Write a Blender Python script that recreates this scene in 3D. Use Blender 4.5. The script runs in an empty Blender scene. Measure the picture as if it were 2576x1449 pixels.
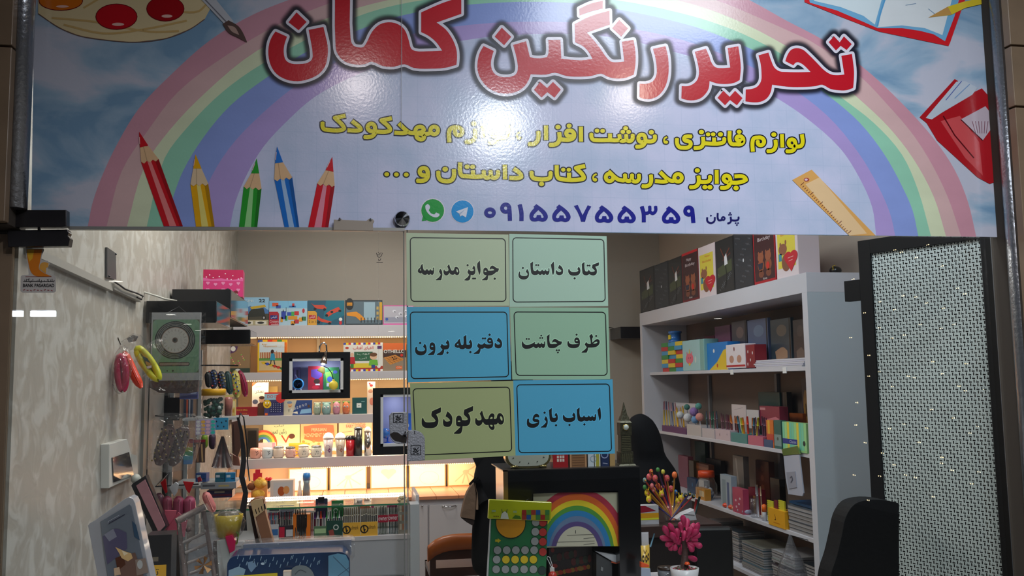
import bpy, math, random
import numpy as np
from mathutils import Vector, Matrix
from mathutils.geometry import tessellate_polygon
random.seed(7)
SC = bpy.context.scene
COL = SC.collection
# ------------------------------------------------------------------ camera
F = 2300.0; CX, CY = 1288.0, 724.5
VP = (898.0, 965.0); ROLL = 0.0146
_d = Vector((VP[0]-CX, VP[1]-CY, F)).normalized()
_u = Vector((-math.sin(ROLL), -math.cos(ROLL), 0))
_u.z = -(_u.x*_d.x+_u.y*_d.y)/_d.z
_u.normalize()
_r = (-_u).cross(_d)
EYE = Vector((0, 0, 1.55))
cd = bpy.data.cameras.new('camera'); cam = bpy.data.objects.new('camera', cd); COL.objects.link(cam)
cd.sensor_width = 36.0; cd.lens = 36.0*F/2576.0; cd.clip_start = 0.05; cd.clip_end = 100
m3 = Matrix(((_r.x, -_r.y, -_r.z), (_d.x, -_d.y, -_d.z), (_u.x, -_u.y, -_u.z)))
cam.matrix_world = Matrix.Translation(EYE) @ m3.to_4x4()
SC.camera = cam
def ray(px, py):
 c = Vector((px-CX, py-CY, F))
 return Vector((_r.dot(c), _d.dot(c), _u.dot(c)))
def at(px, py, Y):
 v = ray(px, py); return EYE+v*(Y/v.y)
def atX(px, py, X):
 v = ray(px, py); return EYE+v*(X/v.x)
def atZ(px, py, Z):
 v = ray(px, py); return EYE+v*((Z-EYE.z)/v.z)
G = 2.60                      # the shopfront glass plane
XL = at(25, 1000, G).x        # left wall plane
YB = 7.15                     # back wall
XS = at(2038, 900, 4.0).x     # face of the right-hand shelf unit
XR = XS+0.36                  # right wall
ZC = 3.0
# ------------------------------------------------------------------ world and lights
w = bpy.data.worlds.new('world'); SC.world = w; w.use_nodes = True
w.node_tree.nodes['Background'].inputs[0].default_value = (0.55, 0.6, 0.7, 1)
w.node_tree.nodes['Background'].inputs[1].default_value = 0.06
SC.view_settings.view_transform = 'Standard'; SC.view_settings.look = 'None'
SC.view_settings.exposure = 0.0; SC.view_settings.gamma = 1.0
try: SC.view_settings.use_curve_mapping = False
except Exception: pass
SC.cycles.max_bounces = 8; SC.cycles.transparent_max_bounces = 24
SC.cycles.sample_clamp_indirect = 4.0
SC.cycles.caustics_reflective = False; SC.cycles.caustics_refractive = False
def area(name, loc, rot, sx, sy, power, col, spread=None, disk=False):
 l = bpy.data.lights.new(name, 'AREA'); l.energy = power; l.color = col
 l.shape = 'DISK' if disk else 'RECTANGLE'; l.size = sx
 if not disk: l.size_y = sy
 if spread: l.spread = math.radians(spread)
 o = bpy.data.objects.new(name, l); COL.objects.link(o); o.location = loc; o.rotation_euler = rot
 return o
def refl(px, py, z=None, t=None):
 g = at(px, py, G); v = (g-EYE).normalized(); v.y = -v.y
 if z is not None: t = (z-g.z)/v.z
 return g+v*t
WARM = (1.0, 0.72, 0.40); NEUT = (1.0, 0.95, 0.88); COOL = (0.86, 0.93, 1.0)
# shop ceiling panels, plus two added lights near the glass
area('shop_light', (-0.25, 4.1, ZC-0.06), (0, 0, 0), 0.5, 0.5, 22, NEUT)
area('shop_light', (-0.3, 3.05, ZC-0.06), (0, 0, 0), 0.4, 0.2, 7, NEUT)  # added without a fixture to brighten the hanging green card
area('shop_light', (1.5, 2.8, ZC-0.06), (0, 0, 0), 0.4, 0.2, 20, COOL)  # added without a fixture to brighten the shelf unit's near side
area('shop_light', (0.15, 5.9, ZC-0.06), (0, 0, 0), 0.5, 0.5, 22, NEUT)
area('shop_light', (1.35, 4.6, ZC-0.06), (0, 0, 0), 0.5, 0.5, 12, COOL)
# mall lights in front of the shop
for nm, px, py, pw, r, c in (('lamp_a', 1250, 318, 42, 0.055, COOL), ('lamp_b', 900, 215, 6.5, 0.06, (1.0, 0.88, 0.84)),
                             ('lamp_c', 1580, 240, 8.0, 0.07, (1.0, 0.86, 0.72))):
 p = refl(px, py, z=3.02); area('mall_'+nm, p, (0, 0, 0), r*2, 0, pw, c, disk=True)
area('mall_light', (1.05, 1.9, 3.2), (math.radians(30), 0, 0), 0.2, 0.15, 3.2, COOL)
area('mall_light', (1.35, 1.05, 3.42), (math.radians(44), 0, 0), 1.0, 0.5, 13.5, COOL, spread=100)
# ------------------------------------------------------------------ materials
def lin(c): return tuple(((v/255.0)/12.92 if v/255.0 <= 0.04045 else (((v/255.0)+0.055)/1.055)**2.4) for v in c)
_M = {}
def mat(c, rough=0.5, metal=0.0, em=0.0, bump=0.0, bs=60.0, var=0.0, vs=8.0, alpha=1.0, coat=0.0, trans=0.0, name=None, spec=0.5):
 key = (tuple(c), rough, metal, em, bump, bs, var, vs, alpha, coat, trans, spec)
 if key in _M: return _M[key]
 m = bpy.data.materials.new(name or 'surface'); m.use_nodes = True
 nt = m.node_tree; b = nt.nodes['Principled BSDF']; L = lin(c)+(1,)
 b.inputs['Base Color'].default_value = L; b.inputs['Roughness'].default_value = rough
 b.inputs['Metallic'].default_value = metal; b.inputs['Alpha'].default_value = alpha
 b.inputs['Coat Weight'].default_value = coat; b.inputs['Transmission Weight'].default_value = trans
 b.inputs['Specular IOR Level'].default_value = spec
 b.inputs['Coat Roughness'].default_value = 0.08
 if em:
  b.inputs['Emission Color'].default_value = L; b.inputs['Emission Strength'].default_value = em
 if var or bump:
  tc = nt.nodes.new('ShaderNodeTexCoord')
  if var:
   n = nt.nodes.new('ShaderNodeTexNoise'); n.inputs['Scale'].default_value = vs; n.inputs['Detail'].default_value = 4
   nt.links.new(tc.outputs['Object'], n.inputs['Vector'])
   mx = nt.nodes.new('ShaderNodeMix'); mx.data_type = 'RGBA'
   mx.inputs[6].default_value = tuple(v*(1-var) for v in L[:3])+(1,)
   mx.inputs[7].default_value = tuple(min(1, v*(1+var)) for v in L[:3])+(1,)
   nt.links.new(n.outputs['Fac'], mx.inputs[0]); nt.links.new(mx.outputs[2], b.inputs['Base Color'])
  if bump:
   n2 = nt.nodes.new('ShaderNodeTexNoise'); n2.inputs['Scale'].default_value = bs
   nt.links.new(tc.outputs['Object'], n2.inputs['Vector'])
   bp = nt.nodes.new('ShaderNodeBump'); bp.inputs['Strength'].default_value = bump; bp.inputs['Distance'].default_value = 0.01
   nt.links.new(n2.outputs['Fac'], bp.inputs['Height']); nt.links.new(bp.outputs[0], b.inputs['Normal'])
 _M[key] = m
 return m
def clear_mat(name, tint=(1, 1, 1), base=0.05, edge=0.7, rough=0.0, bump=0.0, bs=20, haze=0.0, hazecol=(200, 205, 210)):
 m = bpy.data.materials.new(name); m.use_nodes = True; nt = m.node_tree; nt.nodes.clear()
 out = nt.nodes.new('ShaderNodeOutputMaterial'); tr = nt.nodes.new('ShaderNodeBsdfTransparent'); gl = nt.nodes.new('ShaderNodeBsdfGlossy')
 tr.inputs[0].default_value = tuple(tint)+(1,); gl.inputs['Roughness'].default_value = rough
 lw = nt.nodes.new('ShaderNodeLayerWeight'); lw.inputs[0].default_value = 0.5
 pw = nt.nodes.new('ShaderNodeMath'); pw.operation = 'POWER'; pw.inputs[1].default_value = 4
 ml = nt.nodes.new('ShaderNodeMath'); ml.operation = 'MULTIPLY_ADD'; ml.inputs[1].default_value = edge; ml.inputs[2].default_value = base
 nt.links.new(lw.outputs['Facing'], pw.inputs[0]); nt.links.new(pw.outputs[0], ml.inputs[0])
 mx = nt.nodes.new('ShaderNodeMixShader'); nt.links.new(ml.outputs[0], mx.inputs[0])
 nt.links.new(tr.outputs[0], mx.inputs[1]); nt.links.new(gl.outputs[0], mx.inputs[2])
 last = mx
 if haze:
  df = nt.nodes.new('ShaderNodeBsdfDiffuse'); df.inputs[0].default_value = lin(hazecol)+(1,)
  m2 = nt.nodes.new('ShaderNodeMixShader'); m2.inputs[0].default_value = haze
  nt.links.new(mx.outputs[0], m2.inputs[1]); nt.links.new(df.outputs[0], m2.inputs[2]); last = m2
 if bump:
  tc = nt.nodes.new('ShaderNodeTexCoord'); n = nt.nodes.new('ShaderNodeTexNoise'); n.inputs['Scale'].default_value = bs
  n.inputs['Distortion'].default_value = 1.5
  bp = nt.nodes.new('ShaderNodeBump'); bp.inputs['Strength'].default_value = bump; bp.inputs['Distance'].default_value = 0.02
  nt.links.new(tc.outputs['Object'], n.inputs['Vector']); nt.links.new(n.outputs['Fac'], bp.inputs['Height'])
  nt.links.new(bp.outputs[0], gl.inputs['Normal']); nt.links.new(bp.outputs[0], lw.inputs['Normal'])
 nt.links.new(last.outputs[0], out.inputs[0])
 return m
GLASS = clear_mat('glass_pane', (0.97, 0.985, 0.98), 0.045, 0.75)
GLASSG = clear_mat('glass_green_edge', (0.10, 0.42, 0.28), 0.08, 0.3)
FILM = clear_mat('clear_film', (0.95, 0.95, 0.95), 0.06, 0.5, 0.10, 1.0, 28, haze=0.03)
JARM = clear_mat('clear_plastic', (0.93, 0.94, 0.95), 0.06, 0.7, 0.05, 0.15, 30, haze=0.04)
# ------------------------------------------------------------------ mesh builder
W = {}
def link(o): COL.objects.link(o); return o
def tag(o, label=None, cat=None, group=None, kind=None):
 if label: o['label'] = label
 if cat: o['category'] = cat
 if group: o['group'] = group
 if kind: o['kind'] = kind
 return o
def thing(name, label, cat, loc, group=None):
 o = link(bpy.data.objects.new(name, None)); o.empty_display_size = 0.05
 o.location = Vector(loc); W[o.name] = Vector(loc)
 return tag(o, label, cat, group)
class MB:
 def __init__(s): s.v = []; s.f = []; s.mi = []; s.mats = []; s.sm = []
 def m(s, mt):
  if mt not in s.mats: s.mats.append(mt)
  return s.mats.index(mt)
 def add(s, vs, fs, mt, smooth=False):
  b = len(s.v); i = s.m(mt); s.v += [Vector(q) for q in vs]
  for f in fs: s.f.append(tuple(b+k for k in f)); s.mi.append(i); s.sm.append(smooth)
  return s
 def box(s, a, b, mt, M=None):
  x0, y0, z0 = (min(a[i], b[i]) for i in range(3)); x1, y1, z1 = (max(a[i], b[i]) for i in range(3))
  vs = [Vector(q) for q in ((x0, y0, z0), (x1, y0, z0), (x1, y1, z0), (x0, y1, z0), (x0, y0, z1), (x1, y0, z1), (x1, y1, z1), (x0, y1, z1))]
  if M: vs = [M @ q for q in vs]
  return s.add(vs, [(0, 3, 2, 1), (4, 5, 6, 7), (0, 1, 5, 4), (1, 2, 6, 5), (2, 3, 7, 6), (3, 0, 4, 7)], mt)
 def obox(s, o, U, V, N, mt):     # box spanned by three vectors
  o, U, V, N = map(Vector, (o, U, V, N))
  vs = [o, o+U, o+U+V, o+V, o+N, o+U+N, o+U+V+N, o+V+N]
  return s.add(vs, [(0, 3, 2, 1), (4, 5, 6, 7), (0, 1, 5, 4), (1, 2, 6, 5), (2, 3, 7, 6), (3, 0, 4, 7)], mt)
 def rbox(s, a, b, r, mt, n=3, axis=1, M=None):  # box rounded in the plane across `axis`
  x0, y0, z0 = (min(a[i], b[i]) for i in range(3)); x1, y1, z1 = (max(a[i], b[i]) for i in range(3))
  ax = [i for i in range(3) if i != axis]; lo = (x0, y0, z0); hi = (x1, y1, z1)
  r = min(r, (hi[ax[0]]-lo[ax[0]])/2.01, (hi[ax[1]]-lo[ax[1]])/2.01)
  ring = []
  for k, (sx, sy) in enumerate(((1, 1), (0, 1), (0, 0), (1, 0))):
   cx = hi[ax[0]]-r if sx else lo[ax[0]]+r; cy = hi[ax[1]]-r if sy else lo[ax[1]]+r
   for i in range(n+1):
    t = math.pi/2*(k+i/n); ring.append((cx+r*math.cos(t), cy+r*math.sin(t)))
  N = len(ring); vs = []
  for e in (lo[axis], hi[axis]):
   for p in ring:
    q = [0, 0, 0]; q[ax[0]] = p[0]; q[ax[1]] = p[1]; q[axis] = e; vs.append(Vector(q))
  if M: vs = [M @ q for q in vs]
  fs = [tuple(range(N)), tuple(range(2*N-1, N-1, -1))]+[(i, (i+1) % N, N+(i+1) % N, N+i) for i in range(N)]
  return s.add(vs, fs, mt)
 def tube(s, pts, r, mt, n=8, cap=True):
  pts = [Vector(p) for p in pts]; rs = r if isinstance(r, (list, tuple)) else [r]*len(pts)
  vs = []; up = Vector((0.13, 0.21, 0.97))
  for i, p in enumerate(pts):
   t = (pts[min(i+1, len(pts)-1)]-pts[max(i-1, 0)]).normalized()
   a = t.cross(up)
   if a.length < 0.05: a = t.cross(Vector((1, 0, 0)))
   a.normalize(); b = t.cross(a)
   for k in range(n):
    q = 2*math.pi*k/n; vs.append(p+(a*math.cos(q)+b*math.sin(q))*rs[i])
  fs = [(i*n+k, i*n+(k+1) % n, (i+1)*n+(k+1) % n, (i+1)*n+k) for i in range(len(pts)-1) for k in range(n)]
  s.add(vs, fs, mt, True)
  if cap:
   b = len(s.v)-len(vs); i = s.m(mt)
   s.f += [tuple(b+k for k in range(n)), tuple(b+len(vs)-1-k for k in range(n))]; s.mi += [i, i]; s.sm += [False, False]
  return s
 def lathe(s, c, prof, mt, n=20, M=None, sx=1.0, sy=1.0):
  c = Vector(c); vs = []
  for r, z in prof:
   for k in range(n):
    q = 2*math.pi*k/n; p = Vector((r*math.cos(q)*sx, r*math.sin(q)*sy, z)); vs.append((M @ p if M else p)+c)
  fs = [(i*n+k, i*n+(k+1) % n, (i+1)*n+(k+1) % n, (i+1)*n+k) for i in range(len(prof)-1) for k in range(n)]
  s.add(vs, fs, mt, True)
  b = len(s.v)-len(vs); i = s.m(mt)
  if prof[0][0] > 1e-5: s.f.append(tuple(b+n-1-k for k in range(n))); s.mi.append(i); s.sm.append(False)
  if prof[-1][0] > 1e-5: s.f.append(tuple(b+len(vs)-n+k for k in range(n))); s.mi.append(i); s.sm.append(False)
  return s
 def ball(s, c, r, mt, n=12, M=None):
  if not isinstance(r, (list, tuple)): r = (r, r, r)
  c = Vector(c); vs = []; R = n//2
  for i in range(R+1):
   t = math.pi*i/R
   for k in range(n):
    q = 2*math.pi*k/n; p = Vector((r[0]*math.sin(t)*math.cos(q), r[1]*math.sin(t)*math.sin(q), -r[2]*math.cos(t)))
    vs.append((M @ p if M else p)+c)
  fs = [(i*n+k, i*n+(k+1) % n, (i+1)*n+(k+1) % n, (i+1)*n+k) for i in range(R) for k in range(n)]
  return s.add(vs, fs, mt, True)
 def loft(s, rings, mt, n=28, fold=0.0, seed=1, cap=True):   # rings of (cx,cy,cz,rx,ry)
  rnd = random.Random(seed); ph = [rnd.uniform(0, 6.28) for _ in range(4)]
  vs = []
  for j, (cx, cy, cz, rx, ry) in enumerate(rings):
   for k in range(n):
    q = 2*math.pi*k/n
    w_ = 1+fold*(0.5*math.sin(5*q+ph[0]+j*0.25)+0.35*math.sin(9*q+ph[1]-j*0.3)+0.25*math.sin(3*q+ph[2]+j*0.5))
    vs.append(Vector((cx+rx*w_*math.cos(q), cy+ry*w_*math.sin(q), cz)))
  fs = [(i*n+k, i*n+(k+1) % n, (i+1)*n+(k+1) % n, (i+1)*n+k) for i in range(len(rings)-1) for k in range(n)]
  s.add(vs, fs, mt, True)
  if cap:
   b = len(s.v)-len(vs); i = s.m(mt)
   s.f += [tuple(b+n-1-k for k in range(n)), tuple(b+len(vs)-n+k for k in range(n))]; s.mi += [i, i]; s.sm += [True, True]
  return s
 def build(s, name, parent=None, label=None, cat=None, group=None, kind=None, bevel=0.0, subsurf=0):
  if parent is not None: org = W[parent.name]
  else:
   xs = [v.x for v in s.v]; ys = [v.y for v in s.v]; zs = [v.z for v in s.v]
   org = Vector(((min(xs)+max(xs))/2, (min(ys)+max(ys))/2, min(zs)))
  me = bpy.data.meshes.new(name); me.from_pydata([v-org for v in s.v], [], s.f)
  for mt in s.mats: me.materials.append(mt)
  me.polygons.foreach_set('material_index', s.mi); me.polygons.foreach_set('use_smooth', s.sm)
  me.update()
  o = link(bpy.data.objects.new(name, me)); W[o.name] = org
  if parent is not None: o.parent = parent
  else: o.location = org
  if bevel:
   b = o.modifiers.new('bevel', 'BEVEL'); b.width = bevel; b.segments = 2; b.limit_method = 'ANGLE'
  if subsurf:
   b = o.modifiers.new('sub', 'SUBSURF'); b.levels = subsurf; b.render_levels = subsurf
  return tag(o, label, cat, group, kind)
# ------------------------------------------------------------------ flat print
FORMS = {}
import unicodedata
for _c in list(range(0xFB50, 0xFDFF))+list(range(0xFE70, 0xFEFF)):
 _q = unicodedata.decomposition(chr(_c)).split()
 if len(_q) == 2: FORMS.setdefault(int(_q[1], 16), {})[_q[0].strip('<>')] = chr(_c)
def shape(s):
 out = []
 for i, ch in enumerate(s):
  f = FORMS.get(ord(ch))
  if not f: out.append(ch); continue
  p = i > 0 and 'initial' in FORMS.get(ord(s[i-1]), {})
  n = i+1 < len(s) and 'initial' in f and 'final' in FORMS.get(ord(s[i+1]), {})
  out.append(f.get('medial' if p and n else 'final' if p else 'initial' if n else 'isolated', ch))
 return ''.join(reversed(out))
_T = {}
def textmesh(body, bold=0.0):
 if (body, bold) in _T: return _T[(body, bold)]
 c = bpy.data.curves.new('lettering', 'FONT')
 c.body = shape(body) if any(0x600 <= ord(ch) < 0x6F0 for ch in body) else body
 c.resolution_u = 3; c.offset = bold
 o = link(bpy.data.objects.new('lettering', c)); dg = bpy.context.evaluated_depsgraph_get()
 e = o.evaluated_get(dg); me = e.to_mesh()
 vs = [(v.co.x, v.co.y) for v in me.vertices]; fs = [tuple(p.vertices) for p in me.polygons]
 e.to_mesh_clear(); bpy.data.objects.remove(o); bpy.data.curves.remove(c)
 if not vs: vs = [(0, 0), (1, 0), (1, 1)]; fs = []
 _T[(body, bold)] = (vs, fs); return vs, fs
def smooth(pts, closed=True, ang=52, k=3):
 n = len(pts); out = []
 def tan(i):
  if not closed and (i == 0 or i == n-1): return None
  a = Vector(pts[i-1]).to_2d(); b = Vector(pts[i]).to_2d(); c = Vector(pts[(i+1) % n]).to_2d()
  d1 = b-a; d2 = c-b
  if d1.length < 1e-9 or d2.length < 1e-9: return None
  if d1.angle(d2) > math.radians(ang): return None
  return (d1.normalized()+d2.normalized()).normalized()
 T = [tan(i) for i in range(n)]
 for i in range(n if closed else n-1):
  a = Vector(pts[i]).to_2d(); b = Vector(pts[(i+1) % n]).to_2d(); L = (b-a).length
  ta = T[i] if T[i] is not None else (b-a).normalized(); tb = T[(i+1) % n] if T[(i+1) % n] is not None else (b-a).normalized()
  out.append(tuple(a))
  if T[i] is None and T[(i+1) % n] is None: continue
  for j in range(1, k):
   t = j/k; h = (2*t**3-3*t**2+1, t**3-2*t**2+t, -2*t**3+3*t**2, t**3-t**2)
   q = a*h[0]+ta*L*h[1]+b*h[2]+tb*L*h[3]; out.append(tuple(q))
 if not closed: out.append(tuple(pts[-1]))
 return out
PR = 0.42
class Art:
 """Flat print on a plane. P(u,v,h) gives the world point at height h above the sheet."""
 def __init__(s, P, rough=PR, eps=0.00025, coat=0.0, matf=None):
  s.P = P; s.b = MB(); s.L = 1; s.eps = eps; s.rough = rough; s.coat = coat; s.matf = matf
 def mt(s, c): return c if isinstance(c, bpy.types.Material) else (s.matf(c) if s.matf else mat(c, s.rough, coat=s.coat))
 def poly(s, pts, c, holes=(), L=None, sm=False):
  h = s.eps*(L if L is not None else s.L)
  if sm: pts = smooth(pts); holes = [smooth(q) for q in holes]
  loops = [[Vector((p[0], p[1], 0)) for p in q] for q in [pts]+list(holes)]
  tris = tessellate_polygon(loops); flat = [p for q in loops for p in q]
  s.b.add([s.P(p.x, p.y, h) for p in flat], tris, s.mt(c)); return s
 def rect(s, x0, y0, x1, y1, c, L=None): return s.poly([(x0, y0), (x1, y0), (x1, y1), (x0, y1)], c, L=L)
 def ell(s, cx, cy, rx, ry, c, L=None, n=24, holes=()):
  return s.poly([(cx+rx*math.cos(2*math.pi*k/n), cy+ry*math.sin(2*math.pi*k/n)) for k in range(n)], c, L=L, holes=holes)
 def ring(s, cx, cy, r, w_, c, L=None, ry=None, n=28):
  h = s.eps*((L if L is not None else s.L)+0.97); vs = []; ry = ry or r
  for k in range(n):
   q = 2*math.pi*k/n
   for d in (-w_/2, w_/2): vs.append(s.P(cx+(r+d)*math.cos(q), cy+(ry+d)*math.sin(q), h))
  s.b.add(vs, [(2*k, 2*k+1, (2*k+3) % (2*n), (2*k+2) % (2*n)) for k in range(n)], s.mt(c)); return s
 def stroke(s, pts, w_, c, L=None, closed=False, ext=0.0, sm=False, rnd=False):
  if sm: pts = smooth(pts, closed, ang=75, k=4)
  h = s.eps*(L if L is not None else s.L); mt = s.mt(c); n = len(pts); P2 = [Vector((p[0], p[1])) for p in pts]
  def hh(): s.q = (getattr(s, 'q', 0)+1) % 13; return h+s.q*s.eps*0.073
  for i in range(n if closed else n-1):
   a = P2[i]; b = P2[(i+1) % n]
   if (b-a).length < 1e-9: continue
   d = (b-a).normalized(); q = Vector((-d.y, d.x))*w_/2
   aa = a-d*ext if (i == 0 and not closed) else a; bb = b+d*ext if (i == n-2 and not closed) else b
   g = hh(); s.b.add([s.P(z.x, z.y, g) for z in (aa-q, bb-q, bb+q, aa+q)], [(0, 1, 2, 3)], mt)
   if (closed or rnd or i > 0): s.disc(P2[i].x, P2[i].y, w_/2, mt, hh())
  if rnd: s.disc(P2[-1].x, P2[-1].y, w_/2, mt, hh())
  return s
 def disc(s, x, y, r, mt, h, n=12):
  s.b.add([s.P(x+r*math.cos(2*math.pi*k/n), y+r*math.sin(2*math.pi*k/n), h) for k in range(n)], [tuple(range(n))], mt)
 def text(s, body, x0, y0, x1, y1, c, L=None, keep=False, bold=0.0):
  vs, fs = textmesh(body, bold); h = s.eps*(L if L is not None else s.L)
  a0 = min(v[0] for v in vs); a1 = max(v[0] for v in vs); b0 = min(v[1] for v in vs); b1 = max(v[1] for v in vs)
  sx = (x1-x0)/max(a1-a0, 1e-6); sy = (y1-y0)/max(b1-b0, 1e-6)
  s.b.add([s.P(x0+(v[0]-a0)*sx, y1-(v[1]-b0)*sy, h) for v in vs], fs, s.mt(c)); return s
 def up(s): s.L += 1; return s
 def build(s, name, parent=None, **k): return s.b.build(name, parent, **k)
def plane(o, U, V, N):       # unit-square frame, v runs downwards
 o, U, V, N = map(Vector, (o, U, V, N)); N = N.normalized()
 return lambda u, v, h: o+U*u+V*v+N*h
# ================================================================== the setting
def struct(mb, name, parent=None, **k):
 return mb.build(name, parent, kind=None if parent else 'structure', **k)
WALLP = mat((174, 169, 158), 0.42, var=0.0)
def wallpaper():
 m = bpy.data.materials.new('embossed_wallpaper'); m.use_nodes = True; nt = m.node_tree; b = nt.nodes['Principled BSDF']
 tc = nt.nodes.new('ShaderNodeTexCoord'); mp = nt.nodes.new('ShaderNodeMapping'); mp.inputs['Scale'].default_value = (8, 8, 7.5)
 n = nt.nodes.new('ShaderNodeTexNoise'); n.inputs['Scale'].default_value = 1.6; n.inputs['Detail'].default_value = 3; n.inputs['Distortion'].default_value = 0.8
 cr = nt.nodes.new('ShaderNodeValToRGB'); e = cr.color_ramp.elements
 e[0].position = 0.46; e[0].color = lin((169, 163, 153))+(1,); e[1].position = 0.60; e[1].color = lin((189, 186, 179))+(1,)
 nt.links.new(tc.outputs['Object'], mp.inputs[0]); nt.links.new(mp.outputs[0], n.inputs['Vector']); nt.links.new(n.outputs['Fac'], cr.inputs[0])
 nt.links.new(cr.outputs[0], b.inputs['Base Color']); b.inputs['Roughness'].default_value = 0.45
 bp = nt.nodes.new('ShaderNodeBump'); bp.inputs['Strength'].default_value = 0.25; bp.inputs['Distance'].default_value = 0.01
 nt.links.new(n.outputs['Fac'], bp.inputs['Height']); nt.links.new(bp.outputs[0], b.inputs['Normal'])
 return m
WP = wallpaper()
PAINT = mat((172, 163, 151), 0.6, var=0.05, vs=3)
struct(MB().box((XL-0.1, G+0.02, 0), (XL, YB+0.1, ZC), WP), 'wall_left')
struct(MB().box((XL-0.1, YB, 0), (XR+0.1, YB+0.1, ZC), PAINT), 'wall_back')
struct(MB().box((XR, G+0.02, 0), (XR+0.1, YB, ZC), mat((180, 165, 150), 0.55, var=0.08, vs=2)), 'wall_right')
struct(MB().box((XL-0.1, G+0.02, ZC), (XR+0.1, YB+0.1, ZC+0.08), mat((205, 203, 198), 0.7)), 'ceiling')
FL = mat((150, 142, 132), 0.3, var=0.08, vs=5)
struct(MB().box((XL-0.1, G, -0.05), (XR+0.1, YB+0.1, 0), FL), 'floor')
struct(MB().box((-5, -9, -0.06), (6, G, -0.001), mat((140, 136, 130), 0.25, var=0.08, vs=3)), 'floor_mall')
struct(MB().box((-5, -9, 3.45), (6, G-0.3, 3.5), mat((70, 70, 74), 0.8)), 'ceiling_mall')
# stone piers either side of the shopfront, in courses
STONE = mat((128, 108, 88), 0.35, var=0.25, vs=9)
for nm, xa, xb, joints in (('wall_front_left', at(24, 300, 2.47).x-0.75, at(22, 300, 2.47).x, (115,)), ('wall_front_right', at(2563, 400, 2.47).x, at(2563, 400, 2.47).x+0.7, (115, 268))):
 z_b = 1.97 if 'left' in nm else 0
 core = struct(MB().box((xa, 2.50, z_b), (xb, 2.62, 3.4), mat((60, 52, 45), 0.9)), nm)
 px = 8 if 'left' in nm else 2570
 zs = ([1.97] if z_b else [0.0, 0.5, 1.0, 1.5])+[at(px, j, 2.47).z for j in reversed(joints)]
 while zs[-1] < 3.3: zs.append(min(3.4, zs[-1]+0.19))
 for a, b in zip(zs[:-1], zs[1:]):
  MB().box((xa, 2.47, a+0.003), (xb, 2.50, b-0.003), STONE).build('tile', core, bevel=0.002)
# aluminium posts that clamp the glass
ALU = mat((150, 152, 158), 0.28, metal=0.85, bump=0.15, bs=90); ALUD = mat((120, 122, 128), 0.5, metal=0.5)
zb = at(40, 520, 2.5).z
def post(name, px, r, z0, z1, Y):
 x = at(px, 300, Y).x
 return struct(MB().lathe((x, Y, 0), [(r, z0), (r, z1)], ALU, n=20), name)
post('trim_1', 46, 0.030, zb, 3.4, 2.53)
post('trim_2', 2535, 0.030, -0.0+0.001, 3.4, 2.53)
struct(MB().box((at(22, 900, 2.6).x-0.75, 2.599, 0), (at(20, 900, 2.6).x, 2.66, 1.96), STONE), 'trim_3')
struct(MB().box((at(2544, 900, 2.6).x, 2.585, 0), (at(2600, 900, 2.6).x, 2.66, 2.0), mat((112, 116, 122), 0.35, metal=0.6)), 'trim_4')
gz = at(1018, 577, G).z
struct(MB().box((at(20, 900, G).x, G, 0.01), (at(1018, 900, G).x, G+0.010, gz-0.004), GLASS), 'door_1', )
struct(MB().box((at(1024, 900, G).x, G, 0.01), (at(2542, 900, G).x, G+0.010, gz+0.0), GLASS), 'window_1')
door = bpy.data.objects['door_1']; fixedw = bpy.data.objects['window_1']
# transom glass that carries the banner
struct(MB().box((at(60, 300, G).x, G, gz+0.004), (at(2530, 300, G).x, G+0.010, 3.4), GLASS), 'window_2')
# polished edges of the two panes, door rail
EDG = mat((190, 196, 196), 0.15, metal=0.1, var=0.2, vs=40)
MB().box((at(1018, 900, G).x-0.003, G-0.001, 0.01), (at(1018, 900, G).x, G+0.011, gz-0.004), mat((120, 122, 118), 0.2)).build('glass_edge', door)
MB().box((at(1024, 900, G).x, G-0.001, 0.01), (at(1024, 900, G).x+0.003, G+0.011, gz), mat((138, 138, 132), 0.2)).build('glass_edge', fixedw)
a = at(172, 568, 2.585); b_ = at(1018, 578, 2.585)
struct(MB().obox(at(172, 569, 2.580), at(1018, 573, 2.580)-at(172, 569, 2.580), at(172, 577, 2.580)-at(172, 569, 2.580), (0, 0.016, 0), mat((165, 164, 160), 0.3, metal=0.5)), 'trim_5')
# hinge patches and locks
DARK = mat((52, 50, 52), 0.22, metal=0.6, bump=0.05, bs=30)
def patch(name, q, parent, th=0.014, m=DARK, Y=2.575):
 p = [at(x, y, Y) for x, y in q]; n = len(p)
 mb = MB(); mb.add(p+[v+Vector((0, th, 0)) for v in p], [tuple(range(n)), tuple(range(2*n-1, n-1, -1))]+[(i, n+i, n+(i+1) % n, (i+1) % n) for i in range(n)], m)
 return mb.build(name, parent, bevel=0.0015)
t = thing('pivot_fitting', 'dark metal pivot fitting clamped over the banner corner above the door', 'fitting', at(85, 565, 2.56))
patch('plate', [(8, 528), (167, 528), (167, 569), (150, 571), (20, 571), (6, 560)], t, 0.03, Y=2.545)
patch('axle', [(94, 569), (100, 569), (100, 580), (94, 580)], t, 0.012, Y=2.56)
patch('plate', [(18, 579), (170, 577), (173, 585), (170, 592), (176, 600), (172, 619), (20, 621)], door, 0.03, Y=2.565)
LOCK = mat((150, 152, 160), 0.55, metal=0.3, bump=0.3, bs=220, var=0.15, vs=120)
def arc(cx, cy, r, a0, a1, n=7): return [(cx+r*math.cos(math.radians(a0+(a1-a0)*i/n)), cy+r*math.sin(math.radians(a0+(a1-a0)*i/n))) for i in range(n+1)]
lk1 = patch('lock_plate', [(1024, 1037), (986, 1038), (979, 1046), (981, 1090)]+arc(1005, 1093, 24, 170, 95)+[(1024, 1116)], door, 0.018, LOCK, Y=2.570)
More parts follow.
